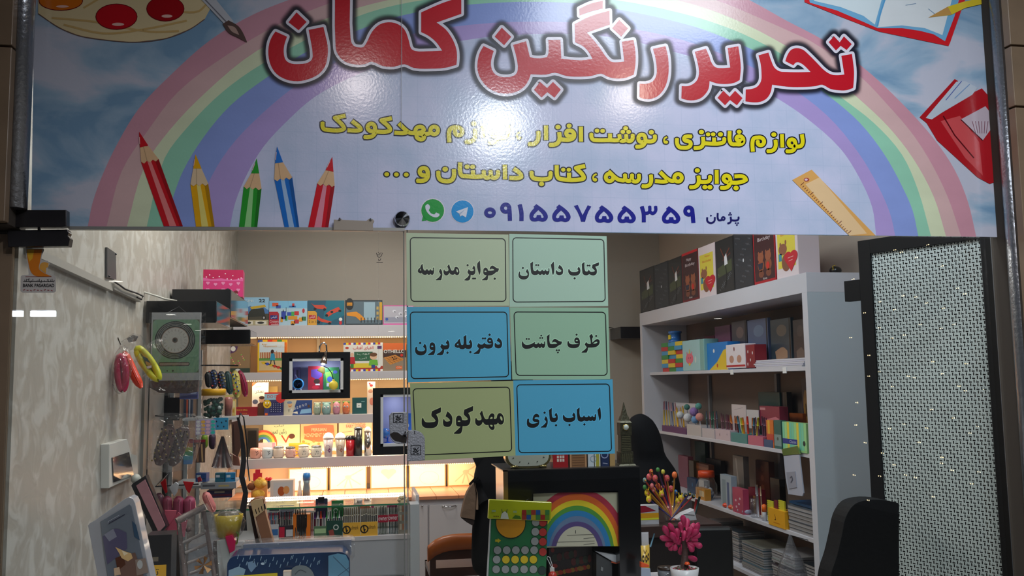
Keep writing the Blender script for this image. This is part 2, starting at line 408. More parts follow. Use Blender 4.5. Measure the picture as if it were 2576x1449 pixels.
lk2 = patch('lock_plate', [(1027, 1083), (1046, 1083)]+arc(1046, 1107, 23, -80, -5)+[(1069, 1158), (1024, 1161)], fixedw, 0.018, LOCK, Y=2.568)
A_ = Art(lambda u, v, h: at(u, v, 2.5695-h), 0.4)
def lockmark(A, cx, cy):
 K = (18, 18, 22)
 A.stroke([(cx-12, cy-11), (cx+12, cy-11), (cx+12, cy+12), (cx-12, cy+12)], 1.4, K, closed=True)
 A.stroke([(cx-7, cy-4), (cx-1, cy-1), (cx-6, cy+4), (cx+1, cy+6), (cx+8, cy+1)], 2.0, K); A.stroke([(cx-3, cy-6), (cx+5, cy+5)], 1.8, K)
 A.stroke([(cx+7, cy-7), (cx-2, cy+6)], 1.8, K); A.stroke([(cx-8, cy+9), (cx-2, cy+9)], 1.5, K); A.stroke([(cx+2, cy+9), (cx+8, cy+9)], 1.5, K)
lockmark(A_, 1002, 1051)
A_.poly([(981, 1092), (990, 1087), (1001, 1088), (1010, 1095), (1020, 1094), (1024, 1100), (1022, 1114), (1010, 1113), (993, 1108), (986, 1102)], (40, 34, 30), L=1)
A_.build('lock_emblem', lk1)
A_ = Art(lambda u, v, h: at(u, v, 2.5675-h), 0.4); lockmark(A_, 1046, 1132); A_.stroke([(1043, 1084), (1043, 1092)], 1.5, (20, 20, 24)); A_.build('lock_emblem', lk2)
MB().lathe(at(1022, 1088, 2.56), [(0.004, -0.004), (0.006, 0.0), (0.004, 0.004)], mat((200, 200, 205), 0.15, metal=1), n=10).build('lock_cylinder', door)
# small printed crest on the door glass
A_ = Art(lambda u, v, h: at(u, v, 2.5985-h), 0.4); K = (52, 46, 46)
A_.stroke([(947, 636), (950, 645), (954, 648), (959, 644), (962, 636)], 1.6, K, sm=True); A_.stroke([(949, 641), (957, 641)], 1.6, K)
A_.stroke([(951, 634), (955, 639), (959, 635)], 1.2, K); A_.stroke([(952, 651), (953, 656), (957, 654), (958, 650)], 1.5, K); A_.stroke([(947, 660), (963, 660)], 1.6, K)
tag(A_.build('glass_mark'), 'tiny dark printed crest on the clear door glass', 'sticker')
# ================================================================== banner
BP = lambda u, v, h: at(u, v, 2.590-h)
def banner_mat(c, vein=0.12):
 m = bpy.data.materials.new('printed_vinyl'); m.use_nodes = True; nt = m.node_tree; b = nt.nodes['Principled BSDF']; L = lin(c)
 tc = nt.nodes.new('ShaderNodeTexCoord'); n = nt.nodes.new('ShaderNodeTexNoise'); n.inputs['Scale'].default_value = 5; n.inputs['Detail'].default_value = 6
 mp = nt.nodes.new('ShaderNodeMapping'); mp.inputs['Scale'].default_value = (1, 1, 2.2)
 nt.links.new(tc.outputs['Object'], mp.inputs[0]); nt.links.new(mp.outputs[0], n.inputs['Vector'])
 mx = nt.nodes.new('ShaderNodeMix'); mx.data_type = 'RGBA'; mx.inputs[6].default_value = tuple(v*(1-vein) for v in L)+(1,); mx.inputs[7].default_value = tuple(min(1, v*(1+vein)) for v in L)+(1,)
 nt.links.new(n.outputs['Fac'], mx.inputs[0]); nt.links.new(mx.outputs[2], b.inputs['Base Color'])
 b.inputs['Roughness'].default_value = 0.17; b.inputs['Specular IOR Level'].default_value = 0.5; b.inputs['Coat Weight'].default_value = 0.3; b.inputs['Coat Roughness'].default_value = 0.34
 n2 = nt.nodes.new('ShaderNodeTexNoise'); n2.inputs['Scale'].default_value = 130; nt.links.new(tc.outputs['Object'], n2.inputs['Vector'])
 bp = nt.nodes.new('ShaderNodeBump'); bp.inputs['Strength'].default_value = 0.10; bp.inputs['Distance'].default_value = 0.002
 nt.links.new(n2.outputs['Fac'], bp.inputs['Height']); nt.links.new(bp.outputs[0], b.inputs['Normal'])
 return m
_B = {}
def bmf(c):
 if c not in _B: _B[c] = banner_mat(c)
 return _B[c]
def sky_mat():
 m = banner_mat((190, 200, 220)); nt = m.node_tree; b = nt.nodes['Principled BSDF']
 tc = nt.nodes.new('ShaderNodeTexCoord'); mp = nt.nodes.new('ShaderNodeMapping'); mp.inputs['Scale'].default_value = (1.3, 1, 3.0)
 n = nt.nodes.new('ShaderNodeTexNoise'); n.inputs['Scale'].default_value = 1.9; n.inputs['Detail'].default_value = 5; n.inputs['Distortion'].default_value = 0.5
 cr = nt.nodes.new('ShaderNodeValToRGB'); cr.color_ramp.elements[0].position = 0.40; cr.color_ramp.elements[0].color = lin((122, 158, 190))+(1,)
 cr.color_ramp.elements[1].position = 0.56; cr.color_ramp.elements[1].color = lin((194, 197, 214))+(1,)
 e = cr.color_ramp.elements.new(0.48); e.color = lin((156, 182, 206))+(1,)
 nt.links.new(tc.outputs['Object'], mp.inputs[0]); nt.links.new(mp.outputs[0], n.inputs['Vector']); nt.links.new(n.outputs['Fac'], cr.inputs[0])
 nt.links.new(cr.outputs[0], b.inputs['Base Color'])
 return m
def paper_mat():     # pale squared paper printed inside the arch
 m = banner_mat((196, 204, 232)); nt = m.node_tree; b = nt.nodes['Principled BSDF']
 tc = nt.nodes.new('ShaderNodeTexCoord'); mp = nt.nodes.new('ShaderNodeMapping'); mp.inputs['Scale'].default_value = (17.5, 1, 17.5)
 br = nt.nodes.new('ShaderNodeTexBrick'); br.offset = 0; br.inputs['Scale'].default_value = 1; br.inputs['Mortar Size'].default_value = 0.018
 br.inputs['Brick Width'].default_value = 1; br.inputs['Row Height'].default_value = 1; br.inputs['Mortar Smooth'].default_value = 1
 sx = nt.nodes.new('ShaderNodeSeparateXYZ'); cx = nt.nodes.new('ShaderNodeCombineXYZ')
 nt.links.new(tc.outputs['Object'], mp.inputs[0]); nt.links.new(mp.outputs[0], sx.inputs[0]); nt.links.new(sx.outputs[0], cx.inputs[0]); nt.links.new(sx.outputs[2], cx.inputs[1])
 nt.links.new(cx.outputs[0], br.inputs['Vector'])
 n = nt.nodes.new('ShaderNodeTexNoise'); n.inputs['Scale'].default_value = 7; n.inputs['Detail'].default_value = 8; nt.links.new(tc.outputs['Object'], n.inputs['Vector'])
 cr = nt.nodes.new('ShaderNodeValToRGB'); cr.color_ramp.elements[0].position = 0.35; cr.color_ramp.elements[0].color = lin((184, 198, 226))+(1,)
 cr.color_ramp.elements[1].position = 0.6; cr.color_ramp.elements[1].color = lin((204, 208, 236))+(1,)
 nt.links.new(n.outputs['Fac'], cr.inputs[0])
 mu = nt.nodes.new('ShaderNodeMath'); mu.operation = 'MULTIPLY'; mu.inputs[1].default_value = 0.35; nt.links.new(br.outputs['Fac'], mu.inputs[0])
 mx = nt.nodes.new('ShaderNodeMix'); mx.data_type = 'RGBA'; mx.inputs[7].default_value = lin((150, 175, 210))+(1,)
 nt.links.new(mu.outputs[0], mx.inputs[0]); nt.links.new(cr.outputs[0], mx.inputs[6]); nt.links.new(mx.outputs[2], b.inputs['Base Color'])
 return m
TOP = -330
ban = thing('shop_banner', 'wide printed vinyl banner with big red Persian lettering and a pastel rainbow over the door', 'banner', at(1300, 590, 2.59))
sheet = MB()
ol = [(93, TOP), (86, 0), (79, 530), (79, 568), (1020, 577), (1650, 587), (2440, 595), (2530, 597), (2523, 468), (2485, 0), (2470, TOP)]
n = len(ol); P_ = [BP(x, y, 0) for x, y in ol]
sheet.add(P_+[v+Vector((0, 0.006, 0)) for v in P_], [tuple(range(n)), tuple(range(2*n-1, n-1, -1))]+[(i, n+i, n+(i+1) % n, (i+1) % n) for i in range(n)], sky_mat())
sheet.build('vinyl_sheet', ban)
# rainbow edges, outermost first
def sc(o, s, q): return [(o[0]+x*s, o[1]+y*s) for x, y in q]
E0 = [(221, 569), (233, 510), (258, 440), (296, 360), (350, 272), (430, 188), (530, 100), (640, 35), (760, -12), (950, -75), (1300, -130), (1600, -90), (1800, -40), (1900, 8), (1975, 50), (2070, 100), (2167, 166), (2269, 260), (2349, 349), (2402, 428), (2435, 508), (2456, 596)]
E1 = [(268, 570), (306, 431), (373, 327), (447, 232), (580, 132), (700, 62), (830, 8), (1000, -40), (1300, -78), (1600, -50), (1800, 0), (1926, 52), (1996, 83), (2042, 105), (2167, 195), (2234, 265), (2291, 331), (2335, 397), (2384, 495), (2418, 595)]
E2 = [(319, 571), (364, 418), (427, 327), (518, 232), (646, 128), (823, 46), (935, 10), (1100, -22), (1300, -45), (1560, -30), (1740, 10), (1851, 50), (1977, 115), (2085, 185), (2159, 247), (2234, 318), (2296, 397), (2349, 495), (2380, 595)]
E3 = [(369, 571), (414, 398), (476, 315), (559, 232), (659, 161), (898, 42), (1000, 12), (1150, -10), (1350, -18), (1560, 2), (1700, 30), (1786, 54), (1868, 85), (1973, 140), (2060, 200), (2119, 247), (2198, 309), (2269, 389), (2309, 477), (2342, 594)]
E4 = [(412, 572), (435, 497), (460, 431), (513, 344), (580, 265), (671, 195), (790, 120), (898, 77), (1007, 40), (1185, 11), (1429, 7), (1546, 22), (1747, 67), (1833, 99), (1893, 125), (2000, 180), (2092, 247), (2163, 309), (2225, 389), (2269, 468), (2296, 530), (2310, 594)]
E5 = [(490, 572), (520, 470), (575, 375), (660, 285), (760, 205), (900, 130), (1010, 92), (1185, 62), (1400, 55), (1560, 68), (1715, 100), (1850, 150), (1980, 215), (2080, 290), (2160, 385), (2210, 470), (2240, 540), (2252, 593)]
E6 = [(578, 573), (592, 509), (621, 439), (663, 369), (727, 300), (786, 248), (855, 208), (980, 155), (1164, 102), (1400, 85), (1550, 95), (1693, 130), (1733, 141), (1850, 190), (1956, 248), (2026, 295), (2115, 375), (2159, 442), (2194, 521), (2204, 592)]
ED = [smooth(e, False, 70, 4) for e in (E0, E1, E2, E3, E4, E5, E6)]
bc = [(206, 150, 166), (214, 178, 178), (216, 224, 190), (150, 208, 180), (140, 160, 222), (176, 156, 214)]
A = Art(BP, matf=bmf)
for i in range(6): A.poly(ED[i]+ED[i+1][::-1], bc[i], L=1)
A.build('rainbow', ban)
A = Art(BP, matf=bmf); A.poly(ED[6], paper_mat(), L=1); A.build('squared_paper', ban)
# --- traced lettering
T1 = ((600, 0), .31056); T2 = ((1150, 0), .23292); T3 = ((1600, 50), .23292)
def P2(s): v = [float(x) for x in s.replace(',', ' ').split()]; return list(zip(v[0::2], v[1::2]))
title = {'word_kaman': (T1, ["300,255 393,297 370,370 368,440 385,490 430,515 500,518 560,508 595,480 600,430 585,330 568,242 688,218 705,290 722,370 722,450 700,540 650,600 570,640 480,658 390,645 310,600 262,530 242,440 250,350 275,290",
  "470,100 552,178 487,245 405,180",
  "782,-60 905,-60 908,310 918,350 940,375 975,383 1010,380 1035,350 1080,260 1140,200 1215,180 1290,195 1345,240 1380,330 1400,395 1430,412 1530,415 1650,410 1600,340 1540,290 1480,260 1480,100 1650,25 1805,-25 1805,112 1605,182 1680,240 1735,320 1765,400 1770,470 1765,525 1680,548 1560,556 1420,550 1345,520 1260,540 1170,535 1075,500 1020,520 930,520 850,490 795,420 785,340"], ["1145,400 1195,320 1235,305 1270,330 1290,410"]),
 'word_rangin': (T2, ["285,497 395,550 370,640 365,700 385,770 430,815 500,832 580,828 635,800 655,750 645,640 605,485 745,445 765,530 785,615 830,627 920,627 970,615 985,580 985,430 1115,430 1125,632 1230,645 1350,650 1462,635 1420,560 1360,500 1275,455 1270,260 1440,175 1645,115 1648,265 1400,352 1480,440 1550,530 1620,630 1670,668 1730,672 1805,665 1780,450 1905,430 1925,560 1925,700 1908,805 1820,840 1720,848 1630,830 1555,795 1450,820 1320,828 1180,820 1055,785 960,805 795,802 770,870 720,940 640,990 540,1012 440,1000 340,950 260,860 222,760 222,660 245,570",
  "1320,95 1440,40 1572,8 1572,92 1440,125 1322,168", "482,298 585,398 508,488 405,395", "1750,215 1845,308 1772,395 1675,305",
  "895,885 972,950 1035,885 1120,968 1052,1055 975,995 912,1052 830,970",
  "2115,527 2250,498 2275,600 2285,720 2275,850 2235,960 2170,1035 2090,1068 2010,1065 1970,1050 1972,905 2040,905 2110,880 2150,820 2155,720 2140,620"], []),
 'word_tahrir': (T3, ["635,345 755,310 790,390 820,470 860,512 920,520 1018,515 990,305 1105,285 1122,400 1132,520 1120,650 1060,680 960,692 870,685 795,660 785,740 750,800 690,850 620,868 550,865 490,848 493,715 560,715 620,690 665,640 680,560 665,460",
  "942,765 1012,830 1070,765 1150,845 1090,922 1015,865 962,922 880,842",
  "1322,383 1430,352 1460,440 1495,515 1550,555 1620,562 1750,565 1885,562 1840,515 1800,480 1755,458 1725,462 1700,490 1612,445 1640,370 1680,320 1735,305 1800,320 1860,370 1950,460 2040,550 2110,590 2180,597 2250,590 2218,388 2332,368 2345,460 2355,560 2352,660 2345,735 2270,760 2190,760 2100,745 2010,700 1940,715 1800,725 1640,722 1470,700 1455,780 1410,850 1340,885 1260,890 1182,880 1185,752 1250,745 1310,720 1350,660 1355,570 1345,470",
  "2138,178 2200,242 2245,178 2330,262 2275,325 2210,280 2160,330 2080,240"], [])}
RED = (196, 22, 40); WHT = (226, 222, 236)
glowpolys = []
for nm, ((o, s_), outs, holes) in title.items():
 A = Art(BP, matf=bmf); hs = [smooth(sc(o, s_, P2(h))) for h in holes]
 for q in outs:
  pts = smooth(sc(o, s_, P2(q))); glowpolys.append((pts, []))
  A.stroke(pts, 13.5, WHT, L=8, closed=True)
  A.poly(pts, RED, holes=hs if (hs and len(q) > 600) else (), L=10)
 for h in hs:
  A.stroke(h, 11, WHT, L=9, closed=True); A.poly(h, (30, 28, 48), L=7)
 A.build('title_word', ban)
# soft dark print halo round the title: a fine grid carrying the printed density in its vertex colours
def halo():
 step = 4.0; x0, x1, y0, y1 = 630, 2200, -70, 305
 xs = np.arange(x0, x1+1, step); ys = np.arange(y0, y1+1, step); XX, YY = np.meshgrid(xs, ys); D = np.full(XX.shape, 1e9)
 for pts, _ in glowpolys:
  q = np.array(pts); ins = np.zeros(XX.shape, bool); n = len(q)
  for i in range(n):
   ax, ay = q[i]; bx, by = q[(i+1) % n]
   dx, dy = bx-ax, by-ay; L2 = dx*dx+dy*dy+1e-9
   t = np.clip(((XX-ax)*dx+(YY-ay)*dy)/L2, 0, 1); D = np.minimum(D, np.hypot(XX-ax-t*dx, YY-ay-t*dy))
   c = ((ay > YY) != (by > YY)) & (XX < (bx-ax)*(YY-ay)/(by-ay+1e-12)+ax); ins ^= c
  D = np.where(ins, 0, D)
 al = np.clip(1-(D-9)/15.0, 0, 1); al = al*al*(3-2*al)*0.93
 ny, nx = XX.shape; keep = al > 0.004
 idx = -np.ones(XX.shape, int); quads = []
 k = keep[:-1, :-1] | keep[1:, :-1] | keep[:-1, 1:] | keep[1:, 1:]
 vs = []; av = []
 for j, i in zip(*np.nonzero(k)):
  f = []
  for (jj, ii) in ((j, i), (j, i+1), (j+1, i+1), (j+1, i)):
   if idx[jj, ii] < 0: idx[jj, ii] = len(vs); vs.append(BP(XX[jj, ii], YY[jj, ii], 0.0012)); av.append(al[jj, ii])
   f.append(int(idx[jj, ii]))
  quads.append(tuple(f))
 m = bpy.data.materials.new('halo_ink'); m.use_nodes = True; nt = m.node_tree; b = nt.nodes['Principled BSDF']
 b.inputs['Base Color'].default_value = lin((24, 24, 44))+(1,); b.inputs['Roughness'].default_value = 0.3
 at_ = nt.nodes.new('ShaderNodeVertexColor'); at_.layer_name = 'ink'; nt.links.new(at_.outputs['Color'], b.inputs['Alpha'])
 mb = MB(); mb.add(vs, quads, m); o = mb.build('title_halo', ban)
 ca = o.data.color_attributes.new('ink', 'FLOAT_COLOR', 'POINT'); arr = np.ones((len(vs), 4), np.float32); arr[:, :3] = np.array(av)[:, None]
 ca.data.foreach_set('color', arr.ravel())
halo()
YEL = (232, 218, 20); INK = (16, 18, 34)
FR = {1: ((790, 270), .13199), 2: ((1110, 290), .1514), 3: ((1470, 300), .11646), 4: ((1740, 310), .11646), 5: ((950, 390), .14752), 6: ((1310, 390), .09317), 7: ((1500, 400), .15528)}
# (frame, width, [strokes], [dots x,y,r], [rings x,y,r])
words = [
 ('word_mahdkoodak', 1, 88, ["163,285 165,375 190,415 240,426 530,430 572,405 560,365 398,200 597,160", "725,262 885,400 890,425 850,440 640,436",
   "1160,460 1070,450 1020,385 1045,330 1095,312 1145,340 1165,410 1160,490 1115,545 1040,568 957,568", "1480,208 1285,248 1445,400 1450,435 1400,460 1165,462",
   "1618,308 1770,450 1830,485 1900,492 2150,505 2230,490", "1533,484 1740,486 1785,462",
   "1925,480 1950,400 2010,370 2070,385 2095,430 2050,470 1990,480", "1955,500 1960,570 2020,610 2080,600 2098,555 2050,510"], [], [(2290, 440, 72)]),
 ('word_lavazem_pale', 2, 80, ["135,448 138,250 175,212 300,210 345,255 340,310 290,332 240,310 228,240", "560,225 565,330 545,400 490,435 400,440",
   "690,140 690,370", "1110,165 1108,330 1070,368 930,370", "960,330 935,400 880,448 785,458"], [(545, 140, 46)], [(880, 310, 42)]),
 ('comma_mark', 2, 40, ["1310,285 1275,300 1258,345 1275,385 1300,380"], [(1298, 376, 34)], []),
 ('word_afzar', 2, 80, ["1615,270 1615,360 1595,430 1540,475 1450,480", "1740,172 1742,410", "1960,282 1965,400 1935,460 1880,488 1800,492",
   "1965,400 2150,400 2200,365 2203,300 2160,258 2100,260 2078,300 2100,340 2190,350", "2320,190 2322,435"], [(1940, 195, 44), (2125, 175, 42)], []),
 ('word_nevesht', 3, 98, ["152,312 155,390 190,440 250,450 560,450", "555,312 555,450 700,455 755,440 755,330", "755,440 800,465 860,465 900,440 900,330", "900,440 950,470 1005,465 1040,420 1042,330",
   "1300,490 1200,480 1168,410 1190,352 1245,335 1290,350 1318,420 1310,500 1270,560 1200,590 1115,592", "1310,475 1480,470 1520,430 1522,345"],
   [(275, 248, 52), (395, 252, 52), (832, 272, 52), (955, 272, 52), (892, 195, 54), (1448, 280, 56)], []),
 ('comma_mark', 3, 48, ["1785,385 1740,410 1722,460 1735,505 1765,500"], [(1768, 495, 42)], []),
 ('word_fantezi', 3, 98, ["2000,412 2005,530 2050,600 2130,615 2230,610 2290,565 2290,500 2245,475 2180,460 2155,425 2170,385 2215,370 2318,372"], [], []),
 ('word_fantezi', 4, 98, ["245,300 250,430 220,500 160,530 52,538", "250,432 640,430 695,400 705,320", "485,312 485,430", "820,172 830,400 870,450 960,455 1050,455 1108,415 1112,340 1060,285 1000,285 968,320 985,365 1050,385 1100,390"],
   [(210, 190, 56), (355, 240, 50), (465, 240, 50), (622, 240, 56), (1025, 185, 54)], []),
 ('word_lavazem', 4, 98, ["1320,612 1320,370 1350,322 1420,310 1510,315 1560,370 1552,440 1500,475 1440,455 1425,380", "1810,362 1815,490 1785,560 1730,595 1630,602", "1950,238 1960,520",
   "2380,242 2395,430 2360,490 2290,505 2200,505", "2230,495 2130,490 2095,430 2115,370 2165,350 2215,370 2240,440 2235,510 2200,580 2130,605 2045,605"], [(1775, 245, 56)], []),
 ('ellipsis', 5, 80, [], [(155, 328, 42), (320, 332, 42), (488, 335, 42)], []),
 ('word_va', 5, 82, ["820,350 745,335 718,285 738,238 785,222 832,240 855,300 850,380 810,425 750,440 668,436"], [], []),
 ('word_dastan', 5, 82, ["1035,278 1040,370 1070,420 1130,442 1210,446 1270,420 1300,360 1300,245", "1408,128 1412,310 1440,352 1500,360 1750,368 1800,355 1810,268", "1625,260 1628,360", "1810,350 1850,385 1895,380 1925,345 1925,268", "1925,345 1960,385 2010,385 2050,345 2052,268",
   "2168,168 2172,412", "2322,232 2440,330 2450,372 2410,390 2248,390"], [(1152, 242, 48), (1527, 200, 44), (1620, 202, 44)], []),
 ('word_ketab', 6, 128, ["292,452 300,560 340,620 400,640 730,642 785,615 803,550 806,462", "970,280 980,540 1010,615 1080,645 1640,652 1700,625 1698,580 1490,350 1735,295", "1305,482 1305,640"], [(562, 780, 70), (1148, 395, 62), (1298, 397, 62)], []),
 ('comma_mark', 6, 62, ["2045,515 1990,540 1955,600 1970,675 2005,670"], [(2008, 668, 56)], []),
 ('word_madrese', 7, 74, ["198,200 350,330 400,343 450,345 465,320 465,245", "465,325 500,352 545,352 575,320 578,247", "575,325 610,362 655,362 690,325 690,247", "885,257 890,350 870,410 820,440 742,441",
   "1035,212 1180,340 1240,355 1280,342", "955,357 1130,362 1165,340"], [], [(215, 297, 60), (1325, 305, 60)]),
 ('word_javayez', 7, 74, ["1655,272 1660,370 1640,420 1590,452 1515,458", "1655,370 1800,368 1838,340 1843,272", "1950,178 1952,400",
   "2160,385 2095,365 2062,320 2080,278 2115,268 2150,285 2170,330 2165,400 2130,450 2080,468 2017,466", "2240,282 2370,282 2412,310 2425,338 2370,365 2280,383 2175,380"], [(1637, 185, 42), (1760, 455, 42), (1842, 457, 42), (2265, 470, 44)], [])]
for nm, fr, wd, strokes, dots, rings in words:
 o, s_ = FR[fr]; A = Art(BP, matf=bmf); wd *= s_*0.97
 for L, g, c in ((3, 4.6, INK), (5, -1.2, YEL)):
  for q in strokes: A.stroke(sc(o, s_, P2(q)), wd+g, c, L=L, ext=(g-1)/2 if g > 0 else 0.4, sm=True)
  for x, y, r in dots:
   rr = r*s_+g/2; A.ell(o[0]+x*s_, o[1]+y*s_, rr*1.08, rr*0.95, c, L=L)
  for x, y, r in rings: A.ring(o[0]+x*s_, o[1]+y*s_, r*s_, wd+g, c, L=L)
 A.build('yellow_word', ban)
# phone number
BLU = (24, 30, 140); A = Art(BP, matf=bmf); o8, s8 = (1040, 490), .16304; o9, s9 = (1440, 500), .17081
five = P2("1897,143 1990,210 2055,280 2075,345 2045,398 1990,415 1932,402 1880,412 1820,400 1792,350 1800,285 1868,198 1853,185")
fh = P2("1930,235 1985,290 2012,340 2000,358 1975,355 1965,312 1905,312 1895,350 1865,358 1848,340 1865,300")
def dig5(dx, dy):
 f = lambda q: smooth([(o8[0]+x*s8+dx, o8[1]+y*s8+dy) for x, y in q]); A.poly(f(five), BLU, holes=[f(fh)], L=4)
dig5(0, 0); dig5(57.2, 0.9)
for (x, y) in ((433, 95), (765, 100), (1420, 108)):
 dig5(o9[0]+x*s9-(o8[0]+1897*s8), o9[1]+y*s9-(o8[1]+143*s8))
A.ring(o8[0]+1182*s8, o8[1]+275*s8, 10.0, 9.4, BLU, L=4, ry=8.6)
for (o, s_, q) in ((o8, s8, (1425, 205, 1485, 1490, 400)), (o9, s9, (1715, 180, 1772, 1782, 355))):
 A.ring(o[0]+q[0]*s_, o[1]+q[1]*s_, 9.2, 9.6, BLU, L=4)
 A.stroke([(o[0]+(q[2]-8)*s_, o[1]+(q[1]-20)*s_), (o[0]+q[2]*s_, o[1]+(q[1]+60)*s_), (o[0]+q[3]*s_, o[1]+q[4]*s_)], 10.4, BLU, L=4, sm=True)
A.stroke(sc(o8, s8, P2("1640,150 1666,260 1668,402")), 10.6, BLU, L=4, sm=True)
A.poly(sc(o9, s9, P2("22,105 78,90 150,240 225,95 278,115 235,190 205,270 187,338 128,338 110,270 75,190")), BLU, L=4)
A.stroke(sc(o9, s9, P2("1022,112 1048,210 1052,345")), 10, BLU, L=4, sm=True)
A.stroke(sc(o9, s9, P2("1050,212 1120,205 1140,170 1138,108")), 8.2, BLU, L=4, sm=True); A.stroke(sc(o9, s9, P2("1140,190 1185,215 1225,180 1225,108")), 8.2, BLU, L=4, sm=True)
A.build('phone_number', ban)
A = Art(BP, matf=bmf); DB = (26, 26, 96)
for q in ("1985,272 1990,330 2040,358 2090,330 2098,268", "2140,208 2145,300 2160,316 2200,312", "2330,262 2335,330 2320,352 2285,362", "2335,316 2420,318 2445,300 2447,265"): A.stroke(sc(o9, s9, P2(q)), 4.8, DB, L=4, sm=True)
A.ring(o9[0]+2222*s9, o9[1]+290*s9, 3.6, 4.4, DB, L=4)
for x, y in ((2040, 248), (2308, 236), (2336, 236), (2322, 210), (2405, 358), (2440, 358), (2423, 386)): A.ell(o9[0]+x*s9, o9[1]+y*s9, 2.3, 2.2, DB, L=4, n=10)
A.build('owner_name', ban)
# messenger logos
A = Art(BP, matf=bmf); GR = (34, 160, 66); A.ell(1088.5, 529.5, 31, 31, WHT, L=3); A.ell(1088.5, 529.5, 28.6, 28.6, GR, L=5)
A.poly(sc(o8, s8, P2("130,405 150,320 215,393")), GR, L=5)
A.poly(sc(o8, s8, P2("215,142 240,155 256,195 236,238 270,285 322,305 350,273 402,295 400,325 360,348 290,335 225,285 188,220 183,170")), (222, 226, 240), L=7, sm=True); A.build('messenger_logo', ban)
A = Art(BP, matf=bmf); A.ell(1163.4, 532, 30, 30, WHT, L=3); A.ell(1163.4, 532, 28, 28, (18, 150, 222), L=5)
A.poly(sc(o8, s8, P2("655,258 843,190 812,350 752,316 722,336 703,288")), (222, 226, 240), L=7); A.poly(sc(o8, s8, P2("703,288 800,225 726,300 722,336")), (170, 190, 215), L=8); A.build('messenger_logo', ban)
# printed drawings
def pencil(tip, neck, body, wood=(222, 182, 140), c=(200, 30, 40), hi=(230, 130, 130)):
 A = Art(BP, matf=bmf); A.poly(body, c, L=6); tl, tr, br, bl = body
 f = lambda a, b, t: (a[0]+(b[0]-a[0])*t, a[1]+(b[1]-a[1])*t)
 A.poly([f(tl, tr, .35), f(tl, tr, .55), f(bl, br, .66), f(bl, br, .30)], hi, L=7)
 A.poly([f(tl, tr, .78), f(tl, tr, 1), f(bl, br, 1), f(bl, br, .84)], tuple(int(v*.78) for v in c), L=7)
 A.poly(neck+[f(neck[2], neck[3], .25)], wood, L=8)
 w4 = [f(neck[3], neck[2], t) for t in (0, .17, .34, .5, .67, .84, 1)]
 A.poly([neck[0], neck[1], w4[6]]+[(p[0], p[1]+(5 if i % 2 else -1)) for i, p in enumerate(w4[::-1])][1:], wood, L=9)
 A.stroke([f(neck[0], neck[1], .4), f(w4[0], w4[6], .35)], 2, tuple(int(v*.86) for v in wood), L=10)
 A.poly(tip, c, L=11); A.stroke([f(tip[0], tip[2], .35), f(tip[0], tip[2], .8)], 1.6, (235, 190, 190), L=12)
 A.build('printed_pencil', ban)
pencil([(350, 331), (373, 366), (352, 371)], [(352, 368), (374, 368), (399, 400), (355, 408)], [(355, 408), (399, 400), (460, 569), (412, 569)])
pencil([(492, 388), (507, 424), (486, 424)], [(486, 424), (507, 424), (524, 462), (479, 464)], [(479, 464), (524, 462), (540, 570), (493, 570)], c=(226, 166, 22), hi=(230, 214, 120), wood=(222, 196, 160))
pencil([(646, 398), (652, 436), (632, 436)], [(632, 436), (652, 436), (658, 474), (613, 470)], [(613, 470), (658, 474), (647, 573), (601, 573)], c=(42, 152, 48), hi=(150, 208, 140))
pencil([(697, 368), (712, 408), (692, 411)], [(692, 410), (712, 408), (735, 446), (690, 452)], [(690, 450), (735, 444), (753, 573), (716, 573)], c=(26, 110, 200), hi=(160, 190, 226))
pencil([(836, 394), (839, 432), (819, 428)], [(819, 428), (839, 432), (842, 466), (798, 462)], [(798, 462), (842, 468), (826, 573), (775, 573)], c=(206, 20, 38), hi=(224, 140, 160))
A = Art(BP, matf=bmf); WOOD = (224, 204, 160)
A.poly([(96, -60), (96, 34), (150, 70), (200, 90), (270, 101), (340, 106), (420, 96), (480, 72), (515, 48), (530, 20), (530, -60)], WOOD, L=6, sm=False)
A.stroke([(96, 34), (150, 70), (200, 90), (270, 101), (340, 106), (420, 96), (480, 72), (515, 48)], 2.0, (120, 90, 80), L=7, sm=True)
for q in ([(130, 45), (240, 55), (380, 80), (450, 78)], [(160, 62), (260, 84), (360, 74), (470, 52)], [(210, 20), (235, 5), (260, -10)], [(450, 30), (500, 28), (520, 10)]): A.stroke(q, 5, (206, 172, 112), L=8, sm=True)
A.build('printed_palette', ban)
for cx, cy, rx, ry, c, nm in ((153, 2, 54, 23, (214, 112, 26), 0), (293, 42, 51, 31, (196, 20, 34), 0), (416, 22, 46, 30, (168, 14, 26), 0)):
 A = Art(BP, matf=bmf); A.ell(cx, cy, rx+2, ry+2, (120, 20, 30), L=9); A.ell(cx, cy, rx, ry, c, L=10); A.ell(cx+4, cy+ry*.62, rx*.3, ry*.13, (236, 190, 180), L=11); A.build('paint_blot', ban)
A = Art(BP, matf=bmf); A.poly([(470, -40), (512, -40), (588, 54), (570, 66)], (196, 198, 206), L=12); A.stroke([(498, -20), (574, 60)], 3, (120, 120, 130), L=13)
A.poly([(560, 60), (575, 51), (600, 66), (612, 84), (622, 107), (598, 94), (575, 82)], (92, 72, 68), L=14, sm=True); A.poly([(572, 64), (590, 68), (602, 88), (584, 80)], (180, 150, 140), L=15, sm=True); A.build('printed_brush', ban)
def R_(s): return sc((1960, 0), .4416, P2(s))
A = Art(BP, matf=bmf); A.poly(R_("140,-60 145,12 350,95 570,180 965,262 975,240 1080,-60"), (214, 34, 44), L=6)
A.poly(R_("160,-60 175,15 330,60 470,120 560,160 700,160 800,175 880,195 945,235 1000,90 1040,-60"), (116, 176, 216), L=7)
